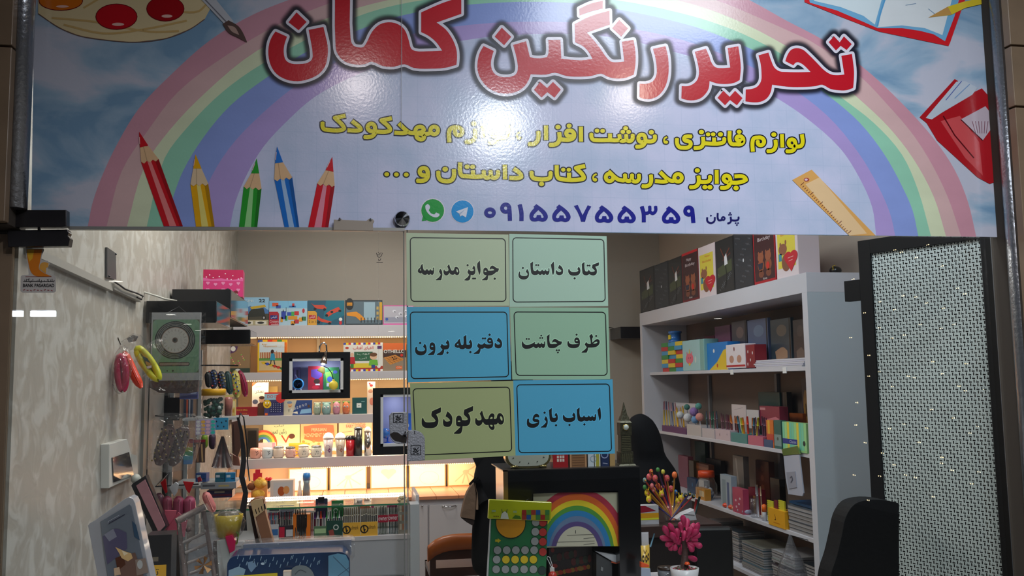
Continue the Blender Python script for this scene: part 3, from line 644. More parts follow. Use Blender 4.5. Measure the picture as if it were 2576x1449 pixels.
A.poly(R_("190,-60 200,5 350,40 480,90 545,140 600,-60"), (216, 230, 236), L=8); A.poly(R_("620,-60 560,155 700,145 830,160 930,200 1000,-60"), (222, 228, 232), L=8)
A.stroke(R_("605,-10 575,80 560,150"), 4, (90, 160, 210), L=9); A.stroke(R_("720,30 780,20"), 1.5, (120, 150, 180), L=9); A.stroke(R_("850,50 900,90"), 1.5, (120, 150, 180), L=9)
A.build('printed_open_book', ban)
A = Art(BP, matf=bmf); A.poly(R_("850,100 960,38 1050,10 1190,-20 1190,15 1060,45 980,85"), (222, 196, 50), L=11); A.poly(R_("850,100 960,38 985,82"), (196, 150, 84), L=12); A.build('printed_yellow_pencil', ban)
A = Art(BP, matf=bmf); A.poly(R_("800,668 1000,450 1020,462 870,640 1155,503 1232,590 1268,1020 1200,1048 1130,1010 900,800 840,700"), (176, 26, 36), L=6)
A.poly(R_("835,672 1010,465 1060,462 1130,500 1100,540 930,640 870,680"), (190, 200, 214), L=7); A.poly(R_("1035,680 1175,605 1240,690 1160,800"), (196, 180, 192), L=8)
A.stroke(R_("1035,680 1160,800"), 2.2, (80, 20, 30), L=9); A.stroke(R_("935,660 1000,770 1110,900"), 3, (92, 14, 24), L=9); A.poly(R_("920,690 1030,660 1140,810 1160,1000 1060,900"), (204, 80, 84), L=7)
for k in range(6): A.stroke(R_("%d,690 %d,760" % (1100+k*18, 1120+k*12)), 1.4, (120, 60, 80), L=9)
A.stroke(R_("1040,462 950,570"), 1.8, (70, 90, 170), L=8); A.stroke(R_("1085,480 1000,560"), 1.8, (110, 150, 200), L=8); A.build('printed_red_book', ban)
A = Art(BP, matf=bmf); A.poly(R_("75,1025 185,966 550,1342 400,1342 100,1050"), (222, 168, 96), L=6); A.poly(R_("150,1050 230,1010 500,1330 400,1342"), (230, 196, 150), L=7)
A.ell(2029, 452, 7, 4.5, (170, 70, 70), L=8); A.ell(2028, 452, 4, 2.6, (225, 200, 210), L=9)
for k in range(26):
 t = k/26; x = 2014+t*124; y = 466+t*126; l = 11 if k % 5 == 0 else 5
 A.stroke([(x, y), (x+l*.75, y-l*.65)], 1.5, (110, 50, 50), L=8)
A.build('printed_ruler', ban)
# seam down the vinyl and the cap that holds it
MB().obox(BP(1010, -40, 0.0042), BP(1011.2, -40, 0.0042)-BP(1010, -40, 0.0042), BP(1010, 320, 0.0042)-BP(1010, -40, 0.0042), (0, -0.0006, 0), mat((190, 195, 205), 0.25)).build('seam', ban)
cc = at(1012, 550, 2.575); m90 = Matrix.Rotation(math.radians(90), 3, 'X')
cap = MB(); CHR = mat((190, 192, 198), 0.12, metal=1.0)
cap.lathe(cc, [(0.0225, -0.012), (0.0225, 0.0), (0.020, 0.004), (0.0, 0.013)], CHR, n=14, M=m90)
cap.sm = [False]*len(cap.sm)
tag(cap.build('cap_screw'), 'round faceted chrome cap screw at the lower edge of the banner', 'screw')
q = [(838, 579), (840, 552), (850, 553), (856, 549), (862, 553), (922, 555), (930, 549), (938, 551), (942, 556), (938, 563), (939, 581)]
t = thing('cutout_plate', 'beige notched plate standing in for a cutout in the banner edge above the door', 'fitting', at(890, 580, 2.57))  # plate added where a cutout shows the wall behind
patch('plate', q, t, 0.006, mat((158, 146, 134), 0.5), Y=2.572)
for px_, py_ in ((855, 551), (933, 552)): MB().ball(at(px_, py_, 2.570), 0.004, CHR, n=8).build('screw_head', t)
MB().box(at(10, 480, 2.45), at(12, 482, 2.46), DARK)
# ================================================================== posters
POST = {
 'P1': ((1281, 588), (1526, 594), (1530, 770), (1282, 772), (173, 206, 186), (1290, 600, 1519, 759), 'mint green', 'top right', (1290, 640), .08929,
  ["190,475 165,530 158,600 175,650 230,695 300,710 380,695 435,650 458,580 455,510 435,450 403,405 362,492 410,535 415,570 395,595 330,607 260,600 215,575 205,530 210,490",
   "575,192 578,430 600,465 650,470 675,440 693,405 712,445 740,470 790,470 810,450 827,415 845,450 880,470 905,450 920,412 940,455 970,472 1000,465 1008,430 990,410 1028,385 1035,450 1025,530 1000,570 965,583 940,570 918,540 905,570 870,582 840,570 822,548 800,575 760,582 715,550 690,575 640,582 570,575 525,530 510,470 492,255",
   "1155,195 1170,370 1165,500 1135,590 1112,540 1100,450 1070,290", "1312,292 1370,340 1410,410 1418,480 1400,550 1350,580 1290,585 1235,560 1212,510 1212,460 1228,435 1250,470 1290,490 1350,485 1370,465 1350,435 1270,385",
   "1585,395 1610,450 1650,485 1730,495 1820,480 1850,450 1815,415 1857,340 1890,390 1905,450 1895,520 1860,570 1790,597 1700,600 1620,580 1575,530 1560,460 1570,415",
   "2022,210 2030,440 2050,475 2100,482 2125,455 2142,415 2160,455 2185,482 2250,485 2300,478 2310,455 2230,375 2245,290 2432,220 2425,310 2325,350 2360,410 2372,480 2355,550 2300,590 2220,588 2180,572 2150,555 2125,580 2060,590 2000,575 1965,530 1955,470 1942,268"],
  [(285, 382, 38), (658, 300, 34), (722, 302, 34), (1742, 673, 38), (2110, 312, 34), (2163, 314, 34)], []),
 'P2': ((1022, 586), (1279, 590), (1281, 769), (1024, 769), (184, 200, 168), (1032, 599, 1271, 758), 'pale olive', 'top left', (1035, 640), .09317,
  ["300,245 310,330 330,410 365,440 390,425 425,378 445,425 475,440 495,420 508,378 530,420 560,440 590,420 575,380 605,340 612,420 605,500 580,550 545,555 515,525 490,550 455,552 425,525 400,550 340,552 300,530 280,495 265,517 220,505 180,480 172,450 185,400 240,350 250,310",
   "775,385 815,430 832,510 830,590 800,700 650,702 650,685 740,620 790,550 765,500 742,468",
   "1018,258 1035,320 1065,400 1085,435 1120,440 1145,420 1165,350 1210,335 1260,360 1290,430 1295,500 1265,550 1220,560 1165,525 1140,550 1090,550 1050,530 1025,495 1000,540 950,568 895,550 870,500 868,430 885,400 905,440 940,455 985,445 1000,420 965,325",
   "1685,292 1718,350 1728,420 1722,500 1690,545 1650,560 1600,555 1598,600 1575,680 1550,702 1425,702 1430,685 1510,620 1560,555 1510,478 1550,390 1580,435 1630,450 1680,440 1685,410 1640,380",
   "1848,160 1862,330 1865,470 1838,565 1815,500 1775,255",
   "2190,300 2240,325 2290,360 2367,385 2340,465 2290,480 2230,530 2170,560 2072,570 2070,620 2050,700 1900,702 1905,685 1980,630 2030,565 1975,555 1945,520 1940,450 1955,380 2000,352 2045,375 2072,440 2180,438 2240,422 2215,400 2165,388 2118,412 2112,390 2145,320"],
  [(1518, 290, 36), (1665, 650, 34), (1720, 650, 34), (2250, 655, 38)], ["250,378 262,438 225,428", "1230,390 1255,430 1255,485 1235,480 1215,440 1215,400", "1972,450 2000,438 2028,450 2025,470 2000,473 1975,468"]),
 'P3': ((1283, 773), (1530, 774), (1535, 955), (1289, 955), (150, 190, 162), (1295, 785, 1525, 944), 'green', 'middle right', (1300, 820), .0854,
  ["185,450 205,515 260,550 340,552 430,530 490,495 540,468 530,530 590,535 615,510 632,470 650,510 690,535 715,510 728,472 745,515 780,535 808,515 800,480 828,440 840,530 825,610 790,655 755,645 725,610 700,650 665,655 635,620 600,652 550,655 490,610 430,650 340,672 240,672 175,630 150,560 155,480",
   "968,240 975,500 1000,530 1090,532 1170,525 1190,508 1150,485 1100,470 1042,495 1040,475 1070,410 1120,380 1170,395 1240,440 1337,462 1310,545 1260,560 1200,600 1130,645 1040,655 960,645 915,600 900,520 882,300",
   "1525,440 1545,500 1600,535 1700,538 1800,525 1825,510 1770,510 1710,490 1695,430 1710,370 1755,335 1810,350 1850,410 1862,500 1840,590 1780,640 1660,655 1550,635 1500,580 1490,500 1500,450",
   "2210,230 2255,330 2235,345 2225,490 2290,430 2370,385 2430,410 2445,470 2420,550 2350,610 2260,635 2100,640 2095,700 2060,785 1905,788 1910,770 2000,700 2062,630 2000,545 2045,470 2080,510 2130,530 2180,525 2170,420 2135,290"],
  [(290, 382, 34), (360, 384, 34), (688, 353, 34), (755, 353, 34), (720, 285, 34), (1175, 715, 36), (1245, 715, 36), (1212, 782, 36), (1762, 255, 38), (2340, 295, 38)],
  ["1735,430 1768,408 1800,428 1790,444 1745,444", "2360,460 2375,485 2330,515 2245,520 2300,480"]),
 'P4': ((1023, 772), (1281, 772), (1286, 955), (1026, 962), (84, 172, 206), (1032, 785, 1275, 950), 'bright blue', 'middle left', (1035, 820), .09317,
  ["135,555 158,580 155,630 190,668 250,685 330,675 368,640 360,610 312,562 358,475 395,530 412,610 405,700 350,770 270,795 180,785 115,730 98,650 110,580",
   "565,443 620,470 645,550 645,660 625,740 600,785 445,792 445,770 530,710 600,652 540,650 495,610 490,530 510,465",
   "980,375 1015,430 1028,500 1020,580 980,625 885,640 880,700 850,765 830,785 680,782 685,765 770,710 838,640 775,565 820,478 860,515 910,525 975,510 925,455",
   "1482,240 1490,500 1520,505 1580,500 1585,475 1545,440 1595,365 1630,430 1642,510 1625,585 1570,620 1500,620 1450,595 1420,625 1350,628 1300,605 1285,580 1265,598 1205,580 1168,550 1165,520 1190,465 1245,420 1250,400 1305,340 1325,440 1345,505 1380,512 1405,495 1410,400 1405,290",
   "2345,315 2410,370 2445,440 2448,520 2410,590 2330,605 2260,580 2245,520 2255,455 2275,455 2295,490 2350,500 2395,490 2385,460 2300,400",
   "2115,312 2170,340 2200,410 2208,500 2180,580 2100,610 2020,605 1970,585 1930,612 1870,618 1860,680 1830,755 1675,758 1680,740 1760,685 1825,615 1770,540 1810,458 1850,495 1900,500 1935,490 1968,440 1995,485 2080,498 2150,490 2168,472 2100,468 2055,440 2045,380 2070,330"],
  [(235, 460, 40), (975, 722, 40), (1592, 705, 40), (1930, 335, 36), (1990, 335, 36), (2110, 237, 40)],
  ["530,545 562,528 592,545 585,562 540,562", "1262,470 1272,522 1225,510", "2088,397 2118,380 2150,397 2140,412 2095,412"]),
 'P5': ((1291, 957), (1541, 954), (1547, 1141), (1297, 1146), (80, 166, 202), (1302, 967, 1535, 1137), 'blue', 'bottom right', (1310, 1010), .0854,
  ["220,495 245,520 245,590 290,640 370,652 460,635 515,612 460,605 380,590 350,550 355,480 390,400 450,360 510,375 548,430 545,475 490,462 430,470 405,500 430,515 500,525 545,550 550,620 520,700 440,760 330,775 230,750 185,690 180,600 200,510",
   "735,430 775,480 795,560 790,660 750,768 590,770 590,752 670,695 750,610 740,580 690,525",
   "915,185 925,440 945,475 1000,480 1035,468 1040,440 990,405 1042,325 1080,390 1092,470 1080,550 1030,600 960,608 890,590 855,530 845,440 828,255",
   "1270,382 1290,430 1330,470 1420,482 1510,472 1560,450 1512,405 1560,318 1600,380 1612,460 1595,540 1530,590 1420,608 1320,595 1255,540 1240,460 1250,400",
   "1735,170 1745,430 1770,462 1820,460 1840,440 1865,395 1885,440 1920,460 1965,455 1985,440 2008,398 2028,440 2060,458 2085,440 2105,398 2125,440 2160,458 2185,440 2175,400 2210,355 2222,440 2210,540 2170,580 2140,578 2110,550 2080,578 2040,575 2010,555 1980,580 1920,582 1872,560 1830,588 1740,590 1690,560 1668,490 1650,235",
   "2340,160 2360,330 2362,480 2330,575 2308,520 2258,250"],
  [(703, 330, 42), (1040, 700, 42), (1435, 690, 42), (1875, 675, 42)], []),
 'P6': ((1031, 964), (1291, 958), (1297, 1146), (1040, 1160), (164, 176, 126), (1041, 976, 1284, 1140), 'olive green', 'bottom left', (1045, 1010), .09317,
  ["205,430 230,500 270,550 350,562 450,555 530,540 545,515 500,455 432,385 448,262 692,155 685,290 560,350 605,430 622,520 605,610 560,680 470,715 340,720 240,700 180,640 168,560 180,460",
   "865,265 940,330 990,410 998,510 980,610 930,675 850,688 770,660 745,590 750,500 772,465 795,515 830,540 900,535 938,515 900,460 812,400",
   "1560,120 1555,250 1425,310 1470,390 1488,480 1475,570 1430,640 1370,662 1275,665 1270,740 1245,830 1215,865 1045,872 1040,850 1130,770 1220,680 1150,670 1105,640 1095,560 1100,450 1130,395 1180,380 1230,400 1265,500 1350,505 1410,490 1410,460 1305,345 1322,220",
   "1800,238 1820,310 1860,430 1890,470 1930,478 1965,465 1985,400 2030,335 2080,320 2125,345 2135,400 2115,465 2160,468 2190,450 2210,370 2250,320 2310,320 2360,370 2390,460 2390,540 2360,600 2310,625 2260,610 2228,575 2195,615 2120,628 2138,690 2125,745 2080,768 2030,750 1985,690 1970,635 1910,635 1860,605 1820,545 1790,610 1730,655 1670,650 1625,600 1612,530 1625,455 1642,435 1670,490 1710,508 1770,495 1785,470 1735,325"],
  [], ["1142,530 1180,510 1218,530 1210,548 1150,548", "2060,415 2085,430 2080,465 2010,472 2030,435", "2010,632 2070,632 2090,660 2062,688 2035,670", "2310,395 2345,440 2350,510 2325,515 2295,470 2285,410"])}
for k, (tl, tr, br, bl, c, bd, cn, pos, o, s_, outs, dots, holes) in POST.items():
 YP = 2.592; q = [tl, tr, br, bl]
 t = thing('paper_sign', '%s paper sign with black Persian lettering, %s of the six on the glass' % (cn, pos), 'sign', at(bl[0], bl[1], YP), 'paper signs taped to the glass')
 P_ = [at(x, y, YP) for x, y in q]; mb = MB()
 mb.add(P_+[v+Vector((0, 0.002, 0)) for v in P_], [(0, 1, 2, 3), (7, 6, 5, 4), (0, 4, 5, 1), (1, 5, 6, 2), (2, 6, 7, 3), (3, 7, 4, 0)], mat(c, 0.38, coat=0.25))
 mb.build('paper', t)
 A = Art(lambda u, v, h: at(u, v, YP-h), 0.4, coat=0.25); x0, y0, x1, y1 = bd; dl = (bl[0]-tl[0])*.92; dr = (br[0]-tr[0])*.92
 sl = (tr[1]-tl[1])*.9; sb = (br[1]-bl[1])*.9; r = 9
 bp = arc(x0+r, y0+r, r, 180, 270, 5)+arc(x1-r, y0+r+0, r, 270, 360, 5)+arc(x1-r, y1-r, r, 0, 90, 5)+arc(x0+r, y1-r, r, 90, 180, 5)
 def wp(p):
  u = (p[0]-x0)/(x1-x0); v = (p[1]-y0)/(y1-y0); return (p[0]+(dl*(1-u)+dr*u)*v*1.0-(2 if dl > 4 else 0), p[1]+(sl*(1-v)+sb*v)*(u-0.5)*0.8)
 A.stroke([wp(p) for p in bp], 2.4, (14, 16, 18), closed=True); A.build('border', t)
 A = Art(lambda u, v, h: at(u, v, YP-h), 0.4, coat=0.25); K = (16, 18, 20); hz = tuple(min(255, int(v*1.12)+8) for v in c)
 for q in outs: A.stroke(smooth(sc(o, s_, P2(q))), 3.4, hz, L=1, closed=True)
 for x, y, r in dots:
  X, Y_, R2 = o[0]+x*s_, o[1]+y*s_, r*s_+1.6; A.poly([(X, Y_-R2), (X+R2, Y_), (X, Y_+R2), (X-R2, Y_)], hz, L=1)
 for q in outs: A.poly(smooth(sc(o, s_, P2(q))), K, L=2)
 for q in holes: A.poly(smooth(sc(o, s_, P2(q))), hz, L=3)
 for x, y, r in dots:
  X, Y_, R2 = o[0]+x*s_, o[1]+y*s_, r*s_; A.poly([(X, Y_-R2), (X+R2, Y_), (X, Y_+R2), (X-R2, Y_)], K, L=2)
 A.build('lettering', t)
# bank sticker on the door glass
t = thing('bank_sticker', 'orange and grey bank sticker with black lettering on the door glass', 'sticker', at(97, 736, 2.597))
SK = lambda u, v, h: at(u, v, 2.597-h); o, s_ = (40, 610), .09662
S = lambda q: sc(o, s_, P2(q))
A = Art(SK); A.poly(S("250,150 720,150 735,200 680,330 660,440 740,470 830,480 880,560 830,650 820,760 900,820 1000,850 1040,900 1045,1270 990,1310 180,1310 115,1270 125,890 160,855 330,840 320,700 270,380"), (196, 190, 186), L=1)
A.build('backing', t)
A = Art(SK); A.poly(S("285,180 690,180 660,320 620,540 600,680 640,730 710,780 780,820 930,880 540,880 440,830 370,720 330,560 290,330"), (214, 120, 24), L=3, sm=True)
A.poly(S("290,180 480,180 430,420 350,500 300,330"), (226, 170, 40), L=4); A.poly(S("610,680 640,560 740,510 850,540 840,640 790,660 780,810 710,760"), (222, 160, 70), L=4, sm=True); A.build('horn_emblem', t)
A = Art(SK); A.rect(40+250*s_, 610+885*s_, 40+930*s_, 610+895*s_, (140, 40, 40), L=3)
A.text('بانک پاسارگاد', 40+185*s_, 610+935*s_, 40+1005*s_, 610+1050*s_, (20, 20, 24), L=4); A.stroke([(40+200*s_, 610+1015*s_), (40+990*s_, 610+1015*s_)], 1.6, (20, 20, 24), L=4)
A.text('BANK PASARGAD', 40+185*s_, 610+1075*s_, 40+1000*s_, 610+1160*s_, (16, 16, 20), L=4, bold=0.02)
for k in range(9): A.stroke([(40+(190+k*90)*s_, 610+1240*s_), (40+(240+k*90)*s_, 610+(1225+(k % 3)*18)*s_)], 1.5, (160, 50, 60), L=4)
A.build('lettering', t)
# ================================================================== helpers for goods
def quadart(o, U, V, N, w_, h_, rough=0.35, coat=0.3):
 o, U, V, N = Vector(o), Vector(U)/w_, Vector(V)/h_, Vector(N).normalized()
 return Art(lambda u, v, h: o+U*u+V*v+N*h, rough, coat=coat)
def facebox(name, label, cat, o, U, V, D, col, art=None, group=None, rough=0.4, parent=None, coat=0.2, bevel=0.0, an='printed_front', side=None):
 """box with front face o,U,V (V down) running back along D; art(A,w,h) draws on the front, h = 100"""
 o, U, V, D = map(Vector, (o, U, V, D)); mb = MB(); mb.obox(o, U, V, D, mat(col, rough, coat=coat))
 ob = mb.build(name, parent, label=label, cat=cat, group=group, bevel=bevel)
 if art:
  h = 100.0; w_ = h*U.length/V.length; A = quadart(o, U, V, -D, w_, h); art(A, w_, h); A.build(an, ob)
 return ob
def bx(name, label, cat, px0, py0, px1, py1, Y, depth, col, art=None, z0=None, yaw=0.0, **k):
 pm = ((px0+px1)/2, (py0+py1)/2)
 xa = at(px0, pm[1], Y).x; xb = at(px1, pm[1], Y).x; zt = at(pm[0], py0, Y).z; zb_ = z0 if z0 is not None else at(pm[0], py1, Y).z
 U = Vector((xb-xa, 0, 0)); D = Vector((0, depth, 0)); o = Vector((xa, Y, zt))
 if yaw: R = Matrix.Rotation(math.radians(yaw), 3, 'Z'); U = R @ U; D = R @ D
 return facebox(name, label, cat, o, U, (0, 0, zb_-zt), D, col, art, **k)
def xb(name, label, cat, pa, pb, ptop, z0, X, depth, col, art=None, h=None, **k):
 """box whose face looks to -X (right-hand unit): pa = far (left) px, pb = near (right) px, ptop = top px at pa"""
 ya = atX(pa, 965, X).y; yb = atX(pb, 965, X).y
 zt = atX(pa, ptop, X).z if h is None else z0+h
 return facebox(name, label, cat, (X, ya, zt), (0, yb-ya+0.002, 0), (0, 0, z0-zt), (depth, 0, 0), col, art, **k)
MAT_BLACK = mat((18, 18, 21), 0.25, coat=0.3)
LAM = mat((196, 192, 196), 0.35, name='white_laminate')
LAMG = mat((178, 182, 186), 0.4)
def Z(px, py, Y): return at(px, py, Y).z
def X_(px, Y, py=900): return at(px, py, Y).x
# ================================================================== left wall fittings
t = thing('cable_trunking', 'grey plastic cable trunking sloping along the papered left wall', 'trunking', atX(340, 752, XL))
tp = [(60, 617), (108, 640), (265, 714), (272, 712), (342, 750)]; tb = [(60, 640), (120, 661), (268, 732), (272, 728), (342, 760)]
for a_, b2 in ((0, 2), (3, 4)):
 A0 = atX(*tp[a_], XL); A1 = atX(*tp[b2], XL); B0 = atX(*tb[a_], XL); B1 = atX(*tb[b2], XL); D = Vector((0.022, 0, 0)); mb = MB(); T = mat((168, 164, 156), 0.45)
 mb.add([A0, A1, B1, B0, A0+D, A1+D, B1+D, B0+D], [(0, 1, 2, 3), (4, 7, 6, 5), (0, 4, 5, 1), (1, 5, 6, 2), (2, 6, 7, 3), (3, 7, 4, 0)], T); mb.build('channel', t)
P_ = [atX(x, y, XL) for x, y in ((264, 622), (286, 637), (287, 703), (264, 698))]; mb = MB()
mb.add([p+Vector((0.001, 0, 0)) for p in P_]+[p+Vector((0.008, 0, 0)) for p in P_], [(3, 2, 1, 0), (4, 5, 6, 7), (0, 1, 5, 4), (1, 2, 6, 5), (2, 3, 7, 6), (3, 0, 4, 7)], mat((96, 96, 98), 0.35, metal=0.5))
t = mb.build('metal_plate', None, 'plain dark grey metal plate screwed above the sloping cable trunking', 'plate')
for x, y in ((285, 639), (268, 695)): MB().ball(atX(x, y, XL)+Vector((0.009, 0, 0)), 0.004, MAT_BLACK, n=8).build('screw_head', t)
q = [atX(x, y, XL+0.03) for x, y in ((287, 708), (302, 718), (314, 727), (330, 733), (345, 738), (360, 745), (356, 753), (345, 748))]
tag(MB().tube(q, 0.0035, mat((20, 20, 22), 0.4), n=6).build('black_cable'), 'thin black cable trailing off the end of the trunking', 'cable')
q = [at(x, y, 4.1) for x, y in ((334, 737), (345, 732), (365, 736), (395, 745), (415, 752), (445, 757))]
tag(MB().tube(q, 0.004, mat((205, 205, 198), 0.4), n=6).build('white_cable'), 'white cable looping from the trunking over the black wall cube', 'cable')
# panel joint on the wall and grey corner panel
t = struct(MB().box((XL, 4.10, 0.0), (XL+0.012, 4.5, Z(342, 757, 4.08)), mat((150, 146, 140), 0.5)), 'trim_6')
MB().box((XL+0.012, 4.17, 0.0), (XL+0.015, 4.178, Z(342, 760, 4.08)), mat((60, 58, 56), 0.5)).build('joint', t)
# dark switch panel
YS = 3.60
def wallpoly(name, q, X0, th, m, parent=None, **k):
 P_ = [atX(x, y, X0+th) for x, y in q]; n = len(P_); mb = MB()
 mb.add([Vector((X0, p.y, p.z)) for p in P_]+P_, [tuple(range(n-1, -1, -1)), tuple(range(n, 2*n))]+[(i, (i+1) % n, n+(i+1) % n, n+i) for i in range(n)], m)
 return mb.build(name, parent, **k)
t = thing('wall_switch_box', 'white square wall box with a dark glossy lower window on the papered wall', 'switch', atX(300, 1225, XL))
wallpoly('housing', [(275, 1117), (320, 1104), (345, 1195), (275, 1228)], XL, 0.03, mat((205, 204, 198), 0.35), t, bevel=0.002)
wallpoly('dark_window', [(283, 1151), (325, 1137), (337, 1196), (287, 1213)], XL+0.03, 0.004, mat((48, 44, 44), 0.08, coat=1), t)
t = thing('wall_socket', 'small white socket with a plug half hidden behind the switch box', 'socket', atX(343, 1220, XL+0.012))
wallpoly('socket_plate', [(331, 1142), (346, 1146), (347, 1200), (331, 1196)], XL+0.012, 0.02, mat((190, 190, 184), 0.35), t)
MB().ball(atX(342, 1205, XL+0.05), 0.02, mat((200, 200, 190), 0.4), n=10).build('plug', t)
# black wall cubes
def cube(label, pl, pr, pt, pb, Y, depth, parent=None):
 x1 = X_(pr, Y, pt); zt = Z(pr, pt, Y); zb2 = Z(pr, pb, Y)
 t = thing('wall_cube', label, 'shelf', (XL+0.15, Y, zb2))
 mb = MB(); th = 0.004
 mb.box((XL+0.013, Y, zb2), (x1, Y+depth, zt), MAT_BLACK); mb.build('body', t, bevel=0.001)
 MB().box((x1, Y+0.006, zb2+0.005), (x1+0.003, Y+depth-0.005, zt-0.005), mat((150, 150, 152), 0.06, metal=0.9)).build('mirror_side', t)
 return t
cube('nearest glossy black wall cube with a mirrored side, above the hanging green card', 340, 544, 757, 812, 4.08, 0.42)
cube('glossy black wall cube with a mirrored side, second behind the nearest', 402, 580, 728, 800, 4.62, 0.72)
cube('lowest black wall cube, furthest back beside the lit shelves', 470, 629, 829, 865, 5.45, 0.34)
# pink gift box on the cube
def art_pink(A, w_, h):
 A.rect(0, 0, w_, 38, (196, 20, 84), L=1)
 A.poly([(0, 30), (w_*.2, 36), (w_*.45, 32), (w_*.7, 38), (w_, 30), (w_, 42), (0, 42)], (226, 96, 158), L=2)
 for x, y in ((8, 28), (16, 20), (25, 30), (55, 15), (74, 22), (88, 34), (70, 36), (95, 30), (40, 26), (60, 34)): A.ell(x*w_/100, y, 2.2, 2.2, (245, 230, 236), L=4, n=10)
 for i in range(5):
  for j in range(2):
   x = (12+i*19)*w_/100; y = 50+j*24+(4 if i % 2 else 0); r = 6.5
   A.ell(x-r*.45, y-r*.2, r*.55, r*.55, (232, 140, 182), L=4, n=12); A.ell(x+r*.45, y-r*.2, r*.55, r*.55, (232, 140, 182), L=5, n=12); A.poly([(x-r, y), (x+r, y), (x, y+r*1.2)], (232, 140, 182), L=6)
 A.ell(w_*.62, 78, 9, 9, (36, 26, 34), L=8); A.ell(w_*.6, 86, 6, 5, (224, 190, 180), L=9); A.ell(w_*.82, 84, 8, 7, (120, 30, 40), L=8); A.ell(w_*.84, 92, 5, 4, (224, 200, 190), L=9)
bx('gift_box', 'crimson and pink heart gift box standing on the second black wall cube', 'box', 511, 678, 611, 730, 5.0, 0.15, (214, 50, 120), art_pink, z0=Z(560, 728, 4.62), yaw=4)
o_ = bpy.data.objects['gift_box']
# ================================================================== back shelf unit
YF = 6.8
ZB = {1: (Z(820, 818, YF), Z(820, 847, YF)), 2: (Z(900, 934, YF), Z(900, 953, YF)), 3: (Z(800, 1044, YF), Z(800, 1066, YF)), 4: (Z(800, 1151, YF), Z(800, 1175, YF))}
XU0 = XL+0.02; XU1 = X_(1262, YF)
t = thing('wall_shelves', 'tall white lit shelf unit with a warm beige back along the rear wall', 'shelves', ((XU0+XU1)/2, YF+0.1, 0.8))
BACKP = mat((204, 166, 124), 0.5, var=0.06, vs=4)
MB().box((XU0, YB-0.012, Z(700, 1232, 6.9)), (XU1, YB-0.001, ZB[1][1]), BACKP).build('back_panel', t)
for k, (zt, zb2) in ZB.items(): MB().box((XU0, YF, zb2), (XU1, YB-0.012, zt), LAM).build('shelf_board', t, bevel=0.001)
for px_ in (800,): MB().box((X_(px_, 7.1)-0.01, YB-0.03, ZB[2][0]), (X_(px_, 7.1)+0.012, YB-0.012, ZB[1][1]), mat((200, 185, 165), 0.5)).build('upright', t)
# LED strips: dotted lamps under the board edges
LEDM = mat((255, 214, 150), 0.5, em=9.0); LEDW = mat((255, 240, 222), 0.5, em=14.0)
for m_ in (LEDM, LEDW): m_.cycles.emission_sampling = 'NONE'
def led(label, p0, p1, n, r, m_, dy=0.0, up=False):
 t = thing('led_strip', label, 'lighting', (Vector(p0)+Vector(p1))/2); p0 = Vector(p0); p1 = Vector(p1)
 MB().obox(p0, p1-p0, (0, 0.012, 0), (0, 0, 0.002 if not up else -0.002), mat((230, 220, 200), 0.4)).build('tape', t)
 mb = MB()
 for i in range(n):
  c = p0+(p1-p0)*((i+.5)/n)+Vector((0, 0.002, -0.002 if not up else 0.002)); mb.ball(c, r, m_, n=6)
 mb.build('diodes', t, kind='stuff')
zz = [ZB[i][1] for i in (1, 2, 3, 4)]
led('warm dotted LED strip under the topmost lit shelf board', (X_(648, YF), YF+0.004, zz[0]-0.003), (X_(1090, YF), YF+0.004, zz[0]-0.003), 96, 0.0042, LEDM)
led('warm dotted LED strip under the second lit shelf board', (X_(600, YF), YF+0.004, zz[1]-0.003), (X_(1090, YF), YF+0.004, zz[1]-0.003), 106, 0.0038, LEDM)
led('warm dotted LED strip under the board the mugs stand on', (X_(760, YF), YF+0.004, zz[3]-0.003), (X_(1190, YF), YF+0.004, zz[3]-0.003), 90, 0.0036, LEDM)
LW = WARM
def strip(px0, px1, z, pw, y=YF+0.05, tilt=-20, col=LW):
 x0, x1 = X_(px0, y), X_(px1, y); area('led_light', ((x0+x1)/2, y, z), (math.radians(tilt), 0, 0), x1-x0, 0.02, pw, col)
strip(640, 1180, zz[0]-0.006, 2.6, tilt=22); strip(610, 1180, zz[1]-0.006, 4.2, tilt=22, col=(1, .80, .52)); strip(620, 1180, zz[2]-0.006, 4.4, tilt=22, col=(1, .84, .60)); strip(640, 1190, zz[3]-0.006, 9, tilt=22, col=(1, .87, .66))
# extra strip lying behind the mugs on board 4
area('led_light', (X_(830, 7.0), 7.06, ZB[4][0]+0.02), (math.radians(180+12), 0, 0), X_(1000, 7.0)-X_(650, 7.0), 0.02, 3.2, (1, .9, .7))
